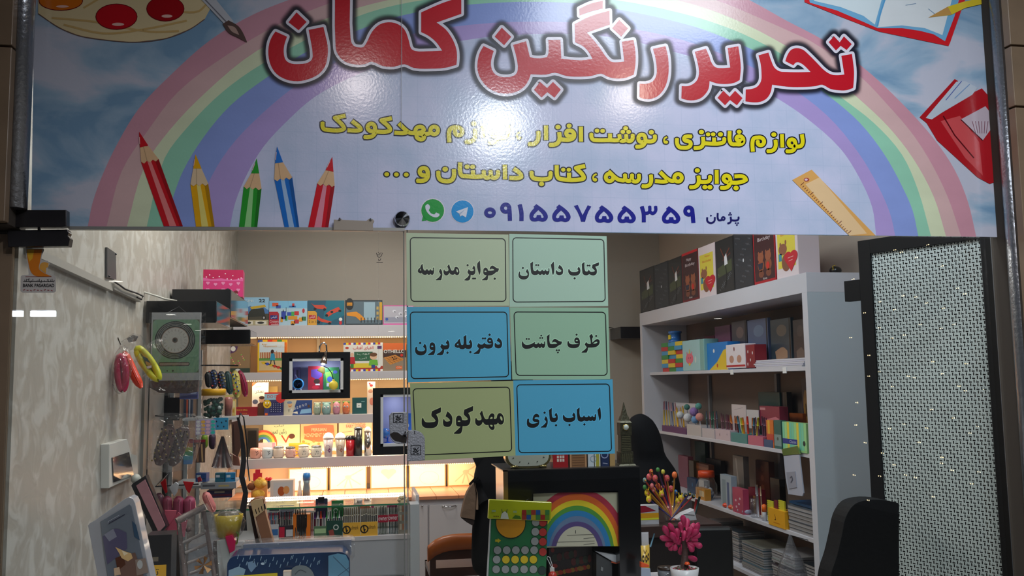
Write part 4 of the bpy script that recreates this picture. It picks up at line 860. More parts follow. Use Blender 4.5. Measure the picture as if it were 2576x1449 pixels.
# --- toys on top of board 1
z1 = ZB[1][0]; YT = YF+0.02
def art_truck(A, w_, h):
 A.rect(0, 0, w_, 100, (150, 196, 226), L=1); A.poly([(0, 42), (w_*.3, 30), (w_*.5, 44), (w_*.8, 34), (w_, 46), (w_, 60), (0, 60)], (70, 120, 180), L=2)
 A.rect(0, 58, w_, 80, (70, 66, 52), L=3); A.rect(0, 80, w_, 100, (178, 166, 130), L=4)
 A.poly([(w_*.28, 34), (w_*.85, 26), (w_*.9, 34), (w_*.35, 42)], (202, 168, 40), L=5); A.poly([(w_*.35, 42), (w_*.8, 38), (w_*.88, 66), (w_*.2, 70), (w_*.25, 52)], (40, 44, 36), L=6)
 for x in (.18, .82): A.ell(w_*x, 72, 7, 8, (26, 26, 26), L=7); A.ell(w_*x, 72, 3.4, 4, (170, 170, 170), L=8)
 A.text('22', w_*.62, 6, w_*.86, 17, (16, 16, 18), L=9, bold=.02); A.rect(w_*.1, 84, w_*.4, 96, (226, 220, 206), L=6); A.ell(w_*.25, 90, 8, 4, (50, 50, 46), L=8); A.rect(w_*.5, 84, w_*.92, 96, (226, 220, 206), L=6); A.ell(w_*.7, 90, 12, 4, (44, 44, 40), L=8)
 A.text('ICINI', w_*.05, 8, w_*.4, 16, (226, 236, 240), L=9)
bx('toy_box', 'toy box with a dark dump truck and the number 22 on the top shelf', 'toy box', 610, 748, 676, 819, YT, 0.07, (120, 150, 170), art_truck, z0=z1)
def art_cruise(A, w_, h):
 A.rect(0, 0, w_, 100, (176, 206, 222), L=1); A.rect(0, 0, w_, 30, (126, 190, 226), L=2); A.poly([(0, 44), (w_*.22, 44), (w_*.26, 52), (w_*.26, 100), (0, 100)], (176, 24, 44), L=3)
 A.rect(w_*.03, 58, w_*.22, 74, (34, 46, 130), L=5); A.text('کلیکس', w_*.05, 60, w_*.2, 72, (240, 240, 244), L=7); A.text('Cruisers', w_*.02, 78, w_*.25, 88, (240, 220, 220), L=6); A.text('models', w_*.06, 91, w_*.25, 98, (240, 220, 220), L=6)
 for x0, y0, x1, y1, c in ((.32, 42, .44, 74, (44, 70, 170)), (.30, 66, .36, 86, (220, 150, 40)), (.42, 60, .48, 80, (60, 150, 70)), (.47, 46, .58, 60, (50, 80, 180)), (.58, 44, .66, 62, (70, 170, 80)), (.66, 42, .78, 58, (200, 44, 50)), (.50, 62, .74, 76, (220, 150, 40)), (.36, 36, .38, 46, (30, 30, 60)), (.44, 26, .45, 46, (30, 30, 60)), (.57, 82, .68, 96, (226, 150, 40)), (.66, 76, .78, 92, (190, 50, 60)), (.78, 68, .88, 84, (230, 160, 50)), (.86, 64, .97, 80, (60, 120, 70)), (.08, 8, .24, 22, (216, 90, 50)), (.18, 18, .30, 30, (60, 80, 170)), (.52, 20, .7, 26, (60, 110, 180)), (.60, 10, .66, 24, (200, 60, 60))): A.rect(w_*x0, y0, w_*x1, y1, c, L=8)
 A.ell(w_*.62, 97, 6, 5, (30, 30, 30), L=9); A.ell(w_*.9, 40, 5, 9, (190, 40, 50), L=8)
bx('toy_box', 'pale blue construction set box with a brick train picture', 'toy box', 677, 757, 773, 819, YT, 0.07, (140, 180, 205), art_cruise, z0=z1)
def art_race(A, w_, h):
 A.rect(0, 0, w_, 100, (34, 86, 110), L=1); A.poly([(w_*.5, 0), (w_, 0), (w_, 60), (w_*.4, 100)], (20, 110, 130), L=2)
 A.poly([(0, 42), (w_*.2, 42), (w_*.25, 50), (w_*.25, 100), (0, 100)], (220, 160, 50), L=3); A.rect(w_*.03, 58, w_*.22, 74, (190, 30, 40), L=5); A.text('کلیکس', w_*.05, 60, w_*.2, 72, (240, 240, 244), L=7); A.text('2 in 1', w_*.03, 80, w_*.23, 90, (60, 30, 20), L=6)
 for pts in ([(8, 8), (16, 18), (44, 18), (52, 30), (48, 36), (22, 32)], [(50, 52), (62, 40), (84, 26), (92, 40), (70, 52), (56, 66)], [(28, 62), (36, 72), (66, 86), (62, 92), (38, 86), (26, 76)]):
  A.poly([(w_*x/100, y) for x, y in pts], (206, 70, 44), L=7)
 for x, y in ((20, 34), (46, 36), (52, 60), (88, 42), (30, 88), (60, 92), (66, 46)): A.ell(w_*x/100, y, 6, 5, (20, 22, 26), L=8, n=12)
 A.ell(w_*.9, 76, 7, 7, (230, 230, 226), L=8, n=12); A.ell(w_*.9, 90, 6, 8, (200, 40, 50), L=8, n=12)
bx('toy_box', 'dark teal construction set box with orange racing cars', 'toy box', 774, 756, 866, 818, YT, 0.07, (34, 80, 100), art_race, z0=z1)
def art_crane(A, w_, h):
 A.rect(0, 0, w_, 100, (40, 48, 54), L=1); A.rect(w_*.03, 5, w_*.97, 94, (92, 108, 118), L=2); A.rect(w_*.5, 8, w_*.8, 80, (150, 176, 190), L=3)
 A.ell(w_*.12, 16, 16, 24, (26, 26, 28), L=4); A.rect(w_*.05, 10, w_*.19, 22, (226, 150, 20), L=6); A.text('CLIX', w_*.06, 12, w_*.18, 20, (30, 20, 10), L=8)
 A.poly([(w_*.04, 50), (w_*.3, 46), (w_*.4, 56), (w_*.56, 78), (w_*.4, 82), (w_*.28, 66), (w_*.05, 62)], (222, 142, 30), L=7); A.rect(w_*.92, 8, w_*.99, 80, (210, 160, 40), L=5)
 for k in range(6): A.rect(w_*(.42+k*.09), 70, w_*(.44+k*.09), 90, (40, 40, 44), L=8)
 for y in (26, 46, 66): A.rect(w_*.84, y, w_*.9, y+12, (190, 160, 90), L=7)
bx('toy_box', 'dark grey construction set box with a yellow crane picture', 'toy box', 868, 755, 962, 817, YT, 0.07, (50, 56, 60), art_crane, z0=z1)
def art_pk(A, w_, h):
 A.rect(3, 5, w_-3, 92, (184, 180, 190), L=1); A.rect(6, 60, w_-4, 86, (150, 150, 166), L=2)
 for x, y in ((40, 30), (62, 42), (50, 60), (80, 30), (84, 55)): A.ell(x*w_/110, y, 9, 7, (214, 214, 222), L=4, n=12); A.ell(x*w_/110+3, y+3, 4, 3, (90, 90, 100), L=5, n=10)
 A.ell(18, 70, 7, 7, (60, 90, 170), L=5)
bx('toy_box', 'low pink toy box at the right end of the top shelf', 'toy box', 964, 768, 1040, 817, YT, 0.06, (214, 90, 160), art_pk, z0=z1)
# --- shelf between board 1 and 2
z2 = ZB[2][0]
def art_lights(A, w_, h):
 A.rect(2, 2, w_-2, 98, (150, 120, 84), L=1); A.poly([(0, 6), (w_*.5, 4), (w_*.42, 24), (w_*.1, 34), (0, 34)], (90, 50, 96), L=3, sm=True); A.ell(w_*.3, 16, 8, 9, (236, 232, 220), L=4)
 for k in range(14): A.ell(w_*(.15+(k*37 % 70)/100), 36+(k*23 % 40), 2.6, 2.6, ((220, 120, 130), (140, 190, 90), (224, 180, 120))[k % 3], L=5, n=8)
 A.rect(0, 84, w_, 100, (44, 62, 52), L=4); A.ell(w_*.5, 91, 9, 5, (220, 220, 214), L=6)
bx('light_set_box', 'brown box with fairy light pictures, leftmost on the upper lit shelf', 'box', 568, 866, 629, 936, 6.83, 0.05, (140, 112, 76), art_lights, z0=z2)
def art_hop(A, w_, h):
 for i, c in enumerate(((60, 90, 190), (230, 200, 30), (210, 50, 40), (236, 140, 30), (60, 150, 70), (230, 200, 30))): A.rect(w_*i/6, 0, w_*(i+1)/6, 8, c, L=1)
 A.rect(0, 8, 5, 96, (236, 190, 30), L=1); A.rect(w_-6, 8, w_, 96, (224, 110, 30), L=1); A.rect(5, 6, w_-7, 94, (206, 222, 232), L=2); A.rect(5, 38, w_-7, 58, (216, 206, 170), L=3)
 for k in range(13): A.rect(8+k*(w_-20)/13, 38, 11+k*(w_-20)/13, 57, (176, 84, 44), L=4)
 A.rect(5, 56, w_-7, 64, (96, 150, 70), L=4); A.rect(5, 63, w_-7, 94, (212, 184, 130), L=3)
 for k, (c) in enumerate(((220, 180, 30), (60, 80, 180), (220, 180, 30), (200, 60, 40), (200, 60, 40), (60, 130, 60))): A.poly([(10+k*11, 68+k*3.6), (20+k*11, 66+k*3.6), (28+k*11, 72+k*3.6), (17+k*11, 75+k*3.6)], c, L=6)
 A.text('Azar', 12, 11, 28, 16, (210, 150, 30), L=6); A.text('Hopscotch', 18, 17, 58, 24, (210, 150, 30), L=6); A.text('لی لی', 62, 16, 82, 24, (224, 200, 150), L=6)
 A.ell(44, 36, 5, 6, (60, 36, 30), L=8); A.poly([(40, 42), (50, 42), (53, 62), (37, 62)], (50, 150, 190), L=8); A.stroke([(42, 44), (36, 54)], 2.4, (210, 160, 130), L=7); A.stroke([(50, 44), (58, 34)], 2.4, (210, 160, 130), L=7)
 A.stroke([(41, 62), (39, 74), (35, 76)], 2.8, (40, 50, 60), L=8); A.stroke([(49, 62), (52, 76)], 2.8, (40, 50, 60), L=8)
bx('game_box', 'bright hopscotch game box with a girl in blue on the upper lit shelf', 'game box', 648, 855, 721, 937, 6.83, 0.05, (226, 150, 40), art_hop, z0=z2)
def art_alpha(A, w_, h):
 A.rect(0, 0, w_, 100, (226, 224, 216), L=1)
 for i in range(16):
  c = ((60, 70, 170), (230, 200, 30), (210, 50, 50), (235, 235, 230))[i % 4]; A.rect(w_*i/16, 0, w_*(i+1)/16, 7, c, L=2); A.rect(w_*i/16, 93, w_*(i+1)/16, 100, c, L=2)
 A.text('الفبای آفتاب', w_*.24, 11, w_*.76, 26, (206, 40, 50), L=5, bold=.01); A.poly([(w_*.27, 32), (w_*.74, 32), (w_*.74, 64), (w_*.27, 64)], (50, 100, 70), L=4); A.text('آبی', w_*.4, 50, w_*.6, 58, (230, 236, 226), L=6); A.text('توپ', w_*.34, 36, w_*.66, 44, (230, 236, 226), L=6)
 A.rect(0, 82, w_, 93, (176, 60, 44), L=3); A.rect(w_*.26, 72, w_*.8, 88, (224, 200, 60), L=4)
 A.ell(w_*.22, 42, 6, 7, (224, 180, 150), L=6); A.poly([(w_*.15, 50), (w_*.28, 50), (w_*.3, 74), (w_*.16, 74)], (190, 40, 50), L=6); A.rect(w_*.18, 74, w_*.26, 88, (60, 130, 60), L=6)
 A.ell(w_*.76, 50, 12, 10, (230, 186, 150), L=7); A.ell(w_*.76, 42, 13, 7, (110, 70, 40), L=8); A.poly([(w_*.66, 60), (w_*.86, 60), (w_*.88, 80), (w_*.64, 80)], (110, 180, 60), L=7); A.rect(w_*.71, 78, w_*.8, 90, (50, 70, 140), L=8)
 A.ell(w_*.09, 18, 6, 4, (190, 60, 40), L=5); A.rect(w_*.86, 12, w_*.97, 22, (90, 50, 110), L=5); A.ell(w_*.9, 84, 6, 5, (240, 240, 236), L=8); A.ell(w_*.06, 44, 4, 6, (70, 90, 170), L=6)
bx('game_box', 'alphabet game box with two children and a green blackboard', 'game box', 864, 862, 963, 932, 6.83, 0.05, (200, 190, 170), art_alpha, z0=z2)
def art_oth(A, w_, h):
 A.rect(0, 0, w_, 100, (150, 130, 108), L=1); A.rect(0, 0, w_, 26, (224, 110, 50), L=2); A.rect(0, 26, w_, 52, (70, 44, 34), L=2); A.text('OTHELLO', 2, 24, w_*.93, 36, (240, 236, 226), L=5, bold=.02)
 A.poly([(2, 52), (w_*.52, 42), (w_*.92, 60), (w_*.3, 78)], (214, 140, 60), L=4)
 for k in range(1, 5): A.stroke([(2+k*w_*.06, 52+k*5), (w_*.52+k*w_*.08, 43+k*3.6)], .8, (110, 60, 24), L=5); A.stroke([(2+k*w_*.1, 52-k*2), (w_*.3+k*w_*.12, 78-k*3.6)], .8, (110, 60, 24), L=5)
 for x, y in ((.4, 52), (.5, 50), (.46, 58), (.56, 56)): A.ell(w_*x, y, 3, 2, (24, 20, 20), L=6, n=8)
 A.rect(w_*.54, 82, w_*.82, 94, (220, 100, 40), L=4); A.text('OTH', w_*.58, 85, w_*.78, 91, (240, 220, 200), L=6); A.ell(w_*.8, 44, 5, 5, (214, 50, 40), L=6)
bx('game_box', 'orange and brown board game box with a wooden board picture', 'game box', 964, 863, 1022, 931, 6.83, 0.05, (120, 70, 40), art_oth, z0=z2)
bx('game_box', 'green edged game box just right of the orange one, cut by the paper signs', 'game box', 1023, 866, 1060, 931, 6.85, 0.05, (110, 130, 60), lambda A, w_, h: (A.rect(3, 5, w_-3, 95, (190, 196, 120), L=1), A.ell(w_*.5, 50, 12, 18, (70, 130, 60), L=2)), z0=z2)
# --- shelf between board 2 and 3
z3 = ZB[3][0]
def art_mag(A, w_, h):
 A.rect(0, 0, w_, 100, (232, 226, 216), L=1); A.stroke([(w_*.2, 14), (w_*.55, 12)], 3, (190, 170, 150), L=3); A.text('تفکر', w_*.2, 22, w_*.7, 34, (80, 70, 66), L=3); A.poly([(0, 0), (w_*.3, 0), (0, 12)], (214, 90, 50), L=2)
 A.ell(w_*.6, 52, 8, 9, (206, 160, 130), L=5); A.ell(w_*.6, 46, 8, 5, (70, 50, 40), L=6); A.poly([(w_*.3, 100), (w_*.35, 66), (w_*.5, 60), (w_*.72, 60), (w_*.9, 72), (w_*.95, 100)], (92, 60, 46), L=4); A.ell(w_*.2, 58, 8, 7, (90, 96, 120), L=4)
bx('book', 'white magazine with a man in brown on the cover, leaning on the middle lit shelf', 'book', 634, 962, 675, 1046, 6.9, 0.02, (226, 220, 210), art_mag, z0=z3)
def art_dots(A, w_, h):
 A.rect(0, 0, w_, 100, (60, 60, 110), L=1); A.rect(0, 0, w_, 32, (160, 200, 220), L=2); A.rect(0, 0, w_, 6, (224, 60, 40), L=3); A.text('DO IT', w_*.15, 12, w_*.7, 24, (200, 60, 40), L=4); A.ell(w_*.85, 26, 20, 20, (206, 50, 50), L=5); A.ell(w_*.15, 50, 17, 18, (232, 190, 30), L=5); A.ell(w_*.08, 44, 3, 4, (250, 250, 250), L=6, n=8); A.ell(w_*.22, 44, 3, 4, (250, 250, 250), L=6, n=8); A.stroke([(w_*.05, 54), (w_*.15, 60), (w_*.25, 52)], 3, (120, 40, 20), L=6, sm=True)
 A.poly([(w_*.3, 46), (w_*.9, 40), (w_, 84), (w_*.25, 90)], (34, 38, 90), L=4)
 for i in range(5):
  for j in range(5): A.ell(w_*(.36+i*.12), 50+j*8, 1.7, 1.7, (226, 226, 236), L=6, n=8)
 A.rect(w_*.04, 88, w_*.18, 98, (220, 100, 40), L=5)
bx('game_box', 'navy blue dot game box with red and yellow round faces', 'game box', 665, 987, 713, 1045, 6.84, 0.04, (50, 54, 100), art_dots, z0=z3)
def art_tai(A, w_, h):
 A.rect(0, 0, w_, 100, (44, 70, 130), L=1); A.poly([(0, 0), (w_*.45, 0), (w_*.3, 100), (0, 100)], (196, 190, 170), L=2); A.ell(w_*.22, 30, 15, 20, (226, 180, 130), L=3); A.ell(w_*.2, 14, 17, 9, (120, 140, 170), L=4); A.stroke([(w_*.16, 36), (w_*.22, 41), (w_*.28, 36)], 2.4, (140, 50, 40), L=5)
 A.text('TAJSEND', w_*.15, 20, w_*.78, 74, (226, 226, 230), L=5) if False else None
 for k, ch in enumerate('TAJSENO'): A.text(ch, w_*(.15+k*.1), 62-k*7, w_*(.21+k*.1), 78-k*7, (30, 34, 50) if k == 0 else (224, 228, 234), L=6)
 A.poly([(w_*.62, 62), (w_*.96, 56), (w_*.98, 86), (w_*.56, 92)], (130, 176, 214), L=4); A.ell(w_*.88, 40, 8, 10, (90, 60, 40), L=6); A.poly([(w_*.28, 84), (w_*.48, 74), (w_*.5, 92)], (226, 222, 206), L=4)
bx('game_box', 'blue word game box with a laughing cartoon face under the hanging frame', 'game box', 714, 1007, 785, 1044, 6.86, 0.04, (60, 80, 130), art_tai, z0=z3)
def egg(label, px, py0, c, hair, z0, Y=6.86, r=9):
 u = r/ (2300/Y); x = X_(px, Y); t = thing('novelty_toy', label, 'toy', (x, Y, z0), 'small boxed novelty toys on the middle lit shelf')
 h = Z(px, py0, Y)-z0; mb = MB(); mb.lathe((x, Y, z0), [(u*.7, 0), (u*.95, h*.2), (u, h*.45), (u*.85, h*.7), (u*.5, h*.88), (0.0, h*.93)], mat(c, 0.35), n=16); mb.build('body', t)
 for s_ in (-1, 1):
  m2 = MB(); m2.ball((x+s_*u*.38, Y-u*.82, z0+h*.55), u*.26, mat((240, 240, 240), 0.3), n=8); m2.ball((x+s_*u*.38, Y-u*1.04, z0+h*.55), u*.11, mat((20, 20, 24), 0.3), n=6); m2.build('eye', t)
 m2 = MB()
 for k in range(5): m2.ball((x+(k-2)*u*.35, Y, z0+h*.86), u*.3, mat(hair, 0.5), n=7)
 m2.build('hair', t)
 MB().rbox((x-u*1.15, Y-u*1.2, z0), (x+u*1.15, Y+u*1.2, z0+h*1.02), 0.004, JARM, axis=2).build('clear_box', t)
egg('pale grey green novelty figure in a clear box, left of the four', 799, 1010, (170, 186, 160), (190, 200, 190), z3)
egg('light aqua novelty figure in a clear box, beside the grey green one', 822, 1010, (150, 190, 186), (150, 190, 186), z3, r=11)
egg('pink round toy with goggle eyes and green hair', 847, 1007, (232, 150, 170), (120, 190, 70), z3)
egg('orange round toy with goggle eyes and green hair', 871, 1007, (236, 120, 60), (110, 180, 70), z3)
bx('small_box', 'dark teal box with a small white gadget picture', 'box', 886, 1000, 923, 1040, 6.86, 0.05, (20, 76, 78), lambda A, w_, h: (A.rect(w_*.3, 34, w_*.62, 62, (214, 222, 220), L=1), A.ell(w_*.46, 50, 3, 4, (40, 60, 60), L=2, n=8), A.stroke([(w_*.62, 24), (w_*.85, 24)], 3, (150, 190, 190), L=1)), z0=z3)
bx('tall_box', 'narrow tall white box with red flowers beside the second black frame', 'box', 924, 960, 944, 1039, 6.88, 0.04, (214, 190, 176), lambda A, w_, h: (A.ell(w_*.5, 12, 5, 4, (206, 40, 50), L=1), A.ell(w_*.4, 30, 7, 6, (180, 130, 110), L=1), A.ell(w_*.6, 62, 8, 12, (200, 120, 100), L=1), A.ell(w_*.3, 6, 3, 3, (206, 40, 50), L=1)), z0=z3)
bx('small_box', 'flat dark red box with yellow lettering at the left end of the middle lit shelf', 'box', 586, 1024, 646, 1046, 6.83, 0.09, (150, 20, 34), lambda A, w_, h: (A.text('ROCK KING', 40, 22, 150, 40, (226, 180, 60), L=1), A.text('ROCK', 100, 62, 150, 76, (200, 150, 50), L=1)), z0=z3)
bx('tin_box', 'glowing gold trinket box behind the navy blue game box', 'box', 677, 972, 698, 990, 7.0, 0.06, (200, 160, 90), lambda A, w_, h: A.ell(w_*.5, 50, 20, 20, (240, 214, 140), L=1), z0=z3)
# --- shelf between 3 and 4: picture books behind, mugs in front
z4 = ZB[4][0]; YK = 7.08
def pan(px0, py0, px1, py1, label, col, art): return bx('picture_book', label, 'book', px0, py0, px1, py1, YK, 0.03, col, art, z0=z4)
def art_rb(A, w_, h):
 A.rect(0, 0, w_, 100, (206, 204, 150), L=1)
 for k, c in enumerate(((216, 80, 40), (230, 170, 60), (90, 140, 70), (70, 110, 160))): A.ring(0, 62, 40-k*7, 7, c, L=3+k % 2)
 A.text('رنگین کمون', w_*.2, 16, w_*.64, 34, (40, 44, 40), L=5); A.text('لیلی', w_*.3, 2, w_*.55, 10, (60, 60, 50), L=5); A.ell(w_*.78, 40, 10, 8, (90, 50, 30), L=5); A.stroke([(w_*.5, 36), (w_*.62, 58), (w_*.7, 38)], 4, (180, 60, 40), L=5)
pan(662, 1066, 754, 1150, 'green picture book with a rainbow arc standing behind the mugs', (190, 184, 130), art_rb)
def art_fol(A, w_, h):
 A.rect(0, 0, w_, 100, (238, 168, 110), L=1); A.poly([(w_*.08, 10), (w_*.5, 4), (w_*.9, 8), (w_*.94, 50), (w_*.5, 60), (w_*.1, 50)], (222, 100, 60), L=2, sm=True); A.text('PERSIAN', w_*.3, 16, w_*.7, 26, (240, 200, 150), L=4); A.text('MOVEMENT SONGS', w_*.1, 32, w_*.9, 44, (236, 190, 140), L=4)
 for k in range(7): A.ell(w_*(.08+k*.14), 58+(k % 2)*8, 5, 4, (226, 120, 60), L=4, n=10)
pan(756, 1064, 848, 1150, 'orange songbook with red scrollwork standing behind the mugs', (226, 150, 96), art_fol)
def art_fairy(A, w_, h): A.rect(0, 0, w_, 100, (230, 190, 140), L=1); A.text('MY FAVOURITE', w_*.25, 2, w_*.8, 9, (196, 60, 40), L=3); A.text('FAIRY STORIES', w_*.22, 10, w_*.8, 20, (196, 60, 40), L=3, bold=.01); A.stroke([(w_*.1, 34), (w_*.4, 30)], 1.5, (150, 110, 80), L=3); A.stroke([(w_*.3, 48), (w_*.44, 52)], 4, (214, 150, 110), L=3, rnd=True)
pan(852, 1060, 936, 1148, 'pale tan fairy story book standing behind the thermos flasks', (216, 176, 128), art_fairy)
t = thing('framed_photo', 'small dark picture frame at the left end of the mug shelf', 'frame', (X_(638, 7.0), 7.0, z4))
MB().box((X_(622, 7.05), 7.04, z4), (X_(653, 7.05), 7.06, Z(638, 1077, 7.05)), mat((60, 44, 30), 0.4)).build('frame', t); MB().box((X_(627, 7.04), 7.036, z4+0.03), (X_(648, 7.04), 7.04, Z(638, 1083, 7.04)), mat((30, 26, 22), 0.2)).build('picture', t)
YM = 6.87
def mug(label, px, py0, py1, r, c, art=None, lid=None, hand=True, knob=None):
 s_ = YM/2300; x = X_(px, YM, 1120); h = Z(px, py0, YM)-z4; R_ = r*s_; mt = mat(c, 0.22, coat=0.6)
 t = thing('mug', label, 'mug', (x, YM, z4), 'mugs in a row on the lit shelf')
 MB().lathe((x, YM, z4), [(0, 0), (R_*.72, 0), (R_*.92, h*.12), (R_, h*.4), (R_*.97, h*.75), (R_*.88, h), (R_*.80, h), (R_*.86, h*.7), (R_*.8, h*.15), (0, h*.1)], mt, n=24).build('cup', t)
 if hand:
  q = [(x+R_*.9, YM, z4+h*.75)]+[(x+R_*(.95+.55*math.sin(math.pi*k/6)), YM, z4+h*(.75-.5*k/6)) for k in range(1, 6)]+[(x+R_*.9, YM, z4+h*.25)]
  MB().tube(q, R_*.12, mt, n=8).build('handle', t)
 if lid:
  MB().lathe((x, YM, z4+h), [(R_*.95, 0), (R_*.95, h*.08), (R_*.7, h*.16), (R_*.2, h*.2), (0, h*.2)], mat(lid, 0.15, metal=0.8 if lid[0] < 215 and lid[0] == lid[1] else 0), n=20).build('lid', t)
 if art:
  A = Art(lambda u, v, hh: Vector((x+R_*.99*math.sin(u), YM-(R_*.99+hh+.0005)*math.cos(u), z4+h*(1-v))), 0.4); art(A); A.build('printed_motif', t)
def bird(A): A.stroke([(.1, .3), (.35, .45), (.25, .7)], .05, (30, 36, 44)); A.stroke([(.3, .35), (.55, .3), (.6, .5), (.3, .6)], .05, (30, 36, 44), sm=True)
def scr(A): A.stroke([(-.05, .35), (.1, .5), (.25, .35)], .05, (60, 60, 66), sm=True); A.stroke([(-.2, .68), (.4, .66)], .06, (60, 60, 66)); A.stroke([(.4, .4), (.5, .52)], .06, (60, 60, 66))
mug('salmon pink mug with a dark bird motif, leftmost in the row', 643, 1127, 1155, 13.5, (226, 160, 140), bird)
mug('pale grey blue mug with a dark bird motif', 673, 1126, 1154, 13.5, (200, 206, 210), bird)
mug('cream round mug with a silver ribbed lid', 701, 1126, 1153, 13.5, (226, 204, 186), None, (180, 180, 180))
mug('pink squat mug with a dark metal lid', 731, 1127, 1152, 12.5, (226, 176, 164), lambda A: (A.ell(.75, .4, .06, .08, (190, 60, 70)), A.ell(.8, .75, .06, .08, (190, 60, 70))), (120, 120, 120))
mug('cream lidded mug with grey lettering and a white knob lid', 764, 1123, 1150, 13.5, (232, 218, 200), scr, (236, 226, 210))
mug('white mug with doodles and a silver band lid, rightmost in the row', 796, 1124, 1149, 13.5, (230, 222, 206), scr, (160, 160, 160), hand=False)
def tumbler(label, px, py0, pyl, r0, r1, c, lidc, m=None, dome=False, fl=None):
 s_ = YM/2300; x = X_(px, YM, 1110); h = Z(px, pyl, YM)-z4; H = Z(px, py0, YM)-z4
 t = thing('tumbler', label, 'bottle', (x, YM, z4))
 MB().lathe((x, YM, z4), [(0, 0), (r0*s_, 0), (r1*s_, h), (r1*s_*.9, h)], m or mat(c, 0.3, coat=0.5), n=22).build('body', t)
 pr = [(r1*s_*1.08, 0), (r1*s_*1.08, .006)]+([(r1*s_*math.cos(a*math.pi/12), .006+(H-h-.006)*math.sin(a*math.pi/12)) for a in range(1, 6)]+[(0.0, H-h)] if dome else [(r1*s_*.9, (H-h)*.9), (r1*s_*.6, H-h), (0, H-h)])
 MB().lathe((x, YM, z4+h), pr, mat(lidc, 0.15, coat=0.5), n=22).build('lid', t)
 if fl:
  A = Art(lambda u, v, hh: Vector((x+(r0+(r1-r0)*(1-v))*s_*math.sin(u), YM-((r0+(r1-r0)*(1-v))*s_+hh+.0006)*math.cos(u), z4+h*(1-v))), 0.4)
  A.ell(-.1, .5, .5, .16, fl, L=1, n=14); A.ell(.3, .65, .3, .12, tuple(int(v*.8) for v in fl), L=2, n=12); A.build('printed_motif', t)
tumbler('clear lilac cup with a domed white lid and purple motif', 826, 1088, 1103, 9, 12.5, (214, 196, 196), (238, 234, 236), dome=True, fl=(150, 90, 140))
tumbler('clear beige cup with a domed white lid and orange motif', 856, 1088, 1103, 9, 12.5, (206, 190, 172), (238, 234, 236), dome=True, fl=(190, 120, 100))
tumbler('red travel tumbler with a black lid', 881, 1095, 1105, 9.5, 11, (190, 20, 34), (28, 20, 22))
tumbler('tall matt black flask beside the red tumbler', 901, 1073, 1079, 10, 10, (34, 30, 30), (24, 22, 22), dome=True)
tumbler('tall polished steel flask nearest the second black frame', 925, 1073, 1086, 8.5, 8.5, (170, 160, 150), (190, 180, 170), m=mat((200, 190, 180), 0.15, metal=1.0), dome=True)
bx('snack_cup', 'orange yellow lunch pot behind the mugs', 'box', 726, 1115, 772, 1150, 6.97, 0.06, (236, 170, 40), lambda A, w_, h: A.rect(0, 0, w_, 16, (240, 190, 60), L=1), z0=z4)
bx('small_box', 'pink and white carton behind the first mugs', 'box', 650, 1114, 692, 1150, 6.98, 0.05, (230, 196, 196), lambda A, w_, h: A.rect(w_*.82, 0, w_, 60, (214, 150, 170), L=1), z0=z4)
# --- cabinet under the shelves with tiled top, gold panels on it
ZC2 = Z(1100, 1229, 6.95); YC = 6.50
xc0 = XL+0.02; xc1 = X_(1262, YC)
t = thing('base_cabinet', 'white base cabinet with a tiled top below the lit shelves', 'cabinet', ((xc0+xc1)/2, YC+0.3, 0))
MB().box((xc0, YC+0.02, 0.0), (xc1, YB-0.015, ZC2-0.022), LAM).build('carcass', t)
for i, (p0, p1) in enumerate(((760, 930), (934, 1074), (1078, 1190), (1194, 1262))):
 d = MB().box((X_(p0, YC), YC, 0.04), (X_(p1, YC), YC+0.018, ZC2-0.06), mat((190, 184, 186), 0.35)).build('door', t, bevel=0.002)
 hx = (X_(p0, YC)+X_(p1, YC))/2-0.02; hz = Z(1110, 1273, YC)
 if i == 2: MB().tube([(hx-.05, YC-.002, hz), (hx-.035, YC-.02, hz), (hx, YC-.024, hz-.006), (hx+.035, YC-.02, hz), (hx+.05, YC-.002, hz)], 0.004, CHR, n=6).build('handle', d)
 elif i == 1: MB().ball((X_(1060, YC), YC-.01, Z(1060, 1273, YC)), 0.008, CHR, n=8).build('knob', d)
TL = mat((196, 128, 92), 0.35, var=0.1); n = 12
for i in range(n):
 x0 = xc0+(xc1-xc0)*i/n; x1 = xc0+(xc1-xc0)*(i+1)/n; MB().box((x0+.0015, YC-0.01, ZC2-0.022), (x1-.0015, YB-0.016, ZC2), TL).build('tile', t, bevel=0.001)
def gold(label, p0, p1, pt, c, motif):
 Y = 7.06; t = thing('gilded_album', label, 'album', (X_((p0+p1)/2, Y), Y, ZC2), 'gold embossed albums standing under the lit shelves')
 x0, x1 = X_(p0, Y), X_(p1, Y); zt = Z((p0+p1)/2, pt, Y)
 MB().box((x0, Y, ZC2), (x1, Y+.03, zt), mat((206, 150, 90), 0.35)).build('frame', t, bevel=0.001)
 b = MB().box((x0+.008, Y-.004, ZC2+.008), (x1-.008, Y, zt-.008), mat(c, 0.4, bump=.2, bs=30)).build('panel', t)
 A = quadart((x0, Y-.004, zt), (x1-x0, 0, 0), (0, 0, ZC2-zt), (0, -1, 0), 100, 100); m2 = tuple(int(v*.84) for v in c)
 if motif == 'heart':
  for sx in (-1, 1): A.ell(50+sx*10, 30, 11, 11, m2, L=2+sx)
  A.poly([(30, 34), (70, 34), (50, 62)], m2, L=4)
 elif motif == 'bow':
  for a0, a1 in (((50, 46), (20, 82)), ((50, 46), (40, 90)), ((50, 46), (60, 92)), ((50, 46), (84, 80)), ((50, 46), (90, 14)), ((50, 46), (72, 30))): A.stroke([a0, a1], 4, m2, L=1)
  A.ell(50, 46, 9, 7, m2, L=3)
 else: A.ring(55, 62, 26, 1.4, m2, L=1); A.stroke([(14, 14), (40, 22)], 2.5, (240, 234, 220), L=1)
 A.build('embossing', b)
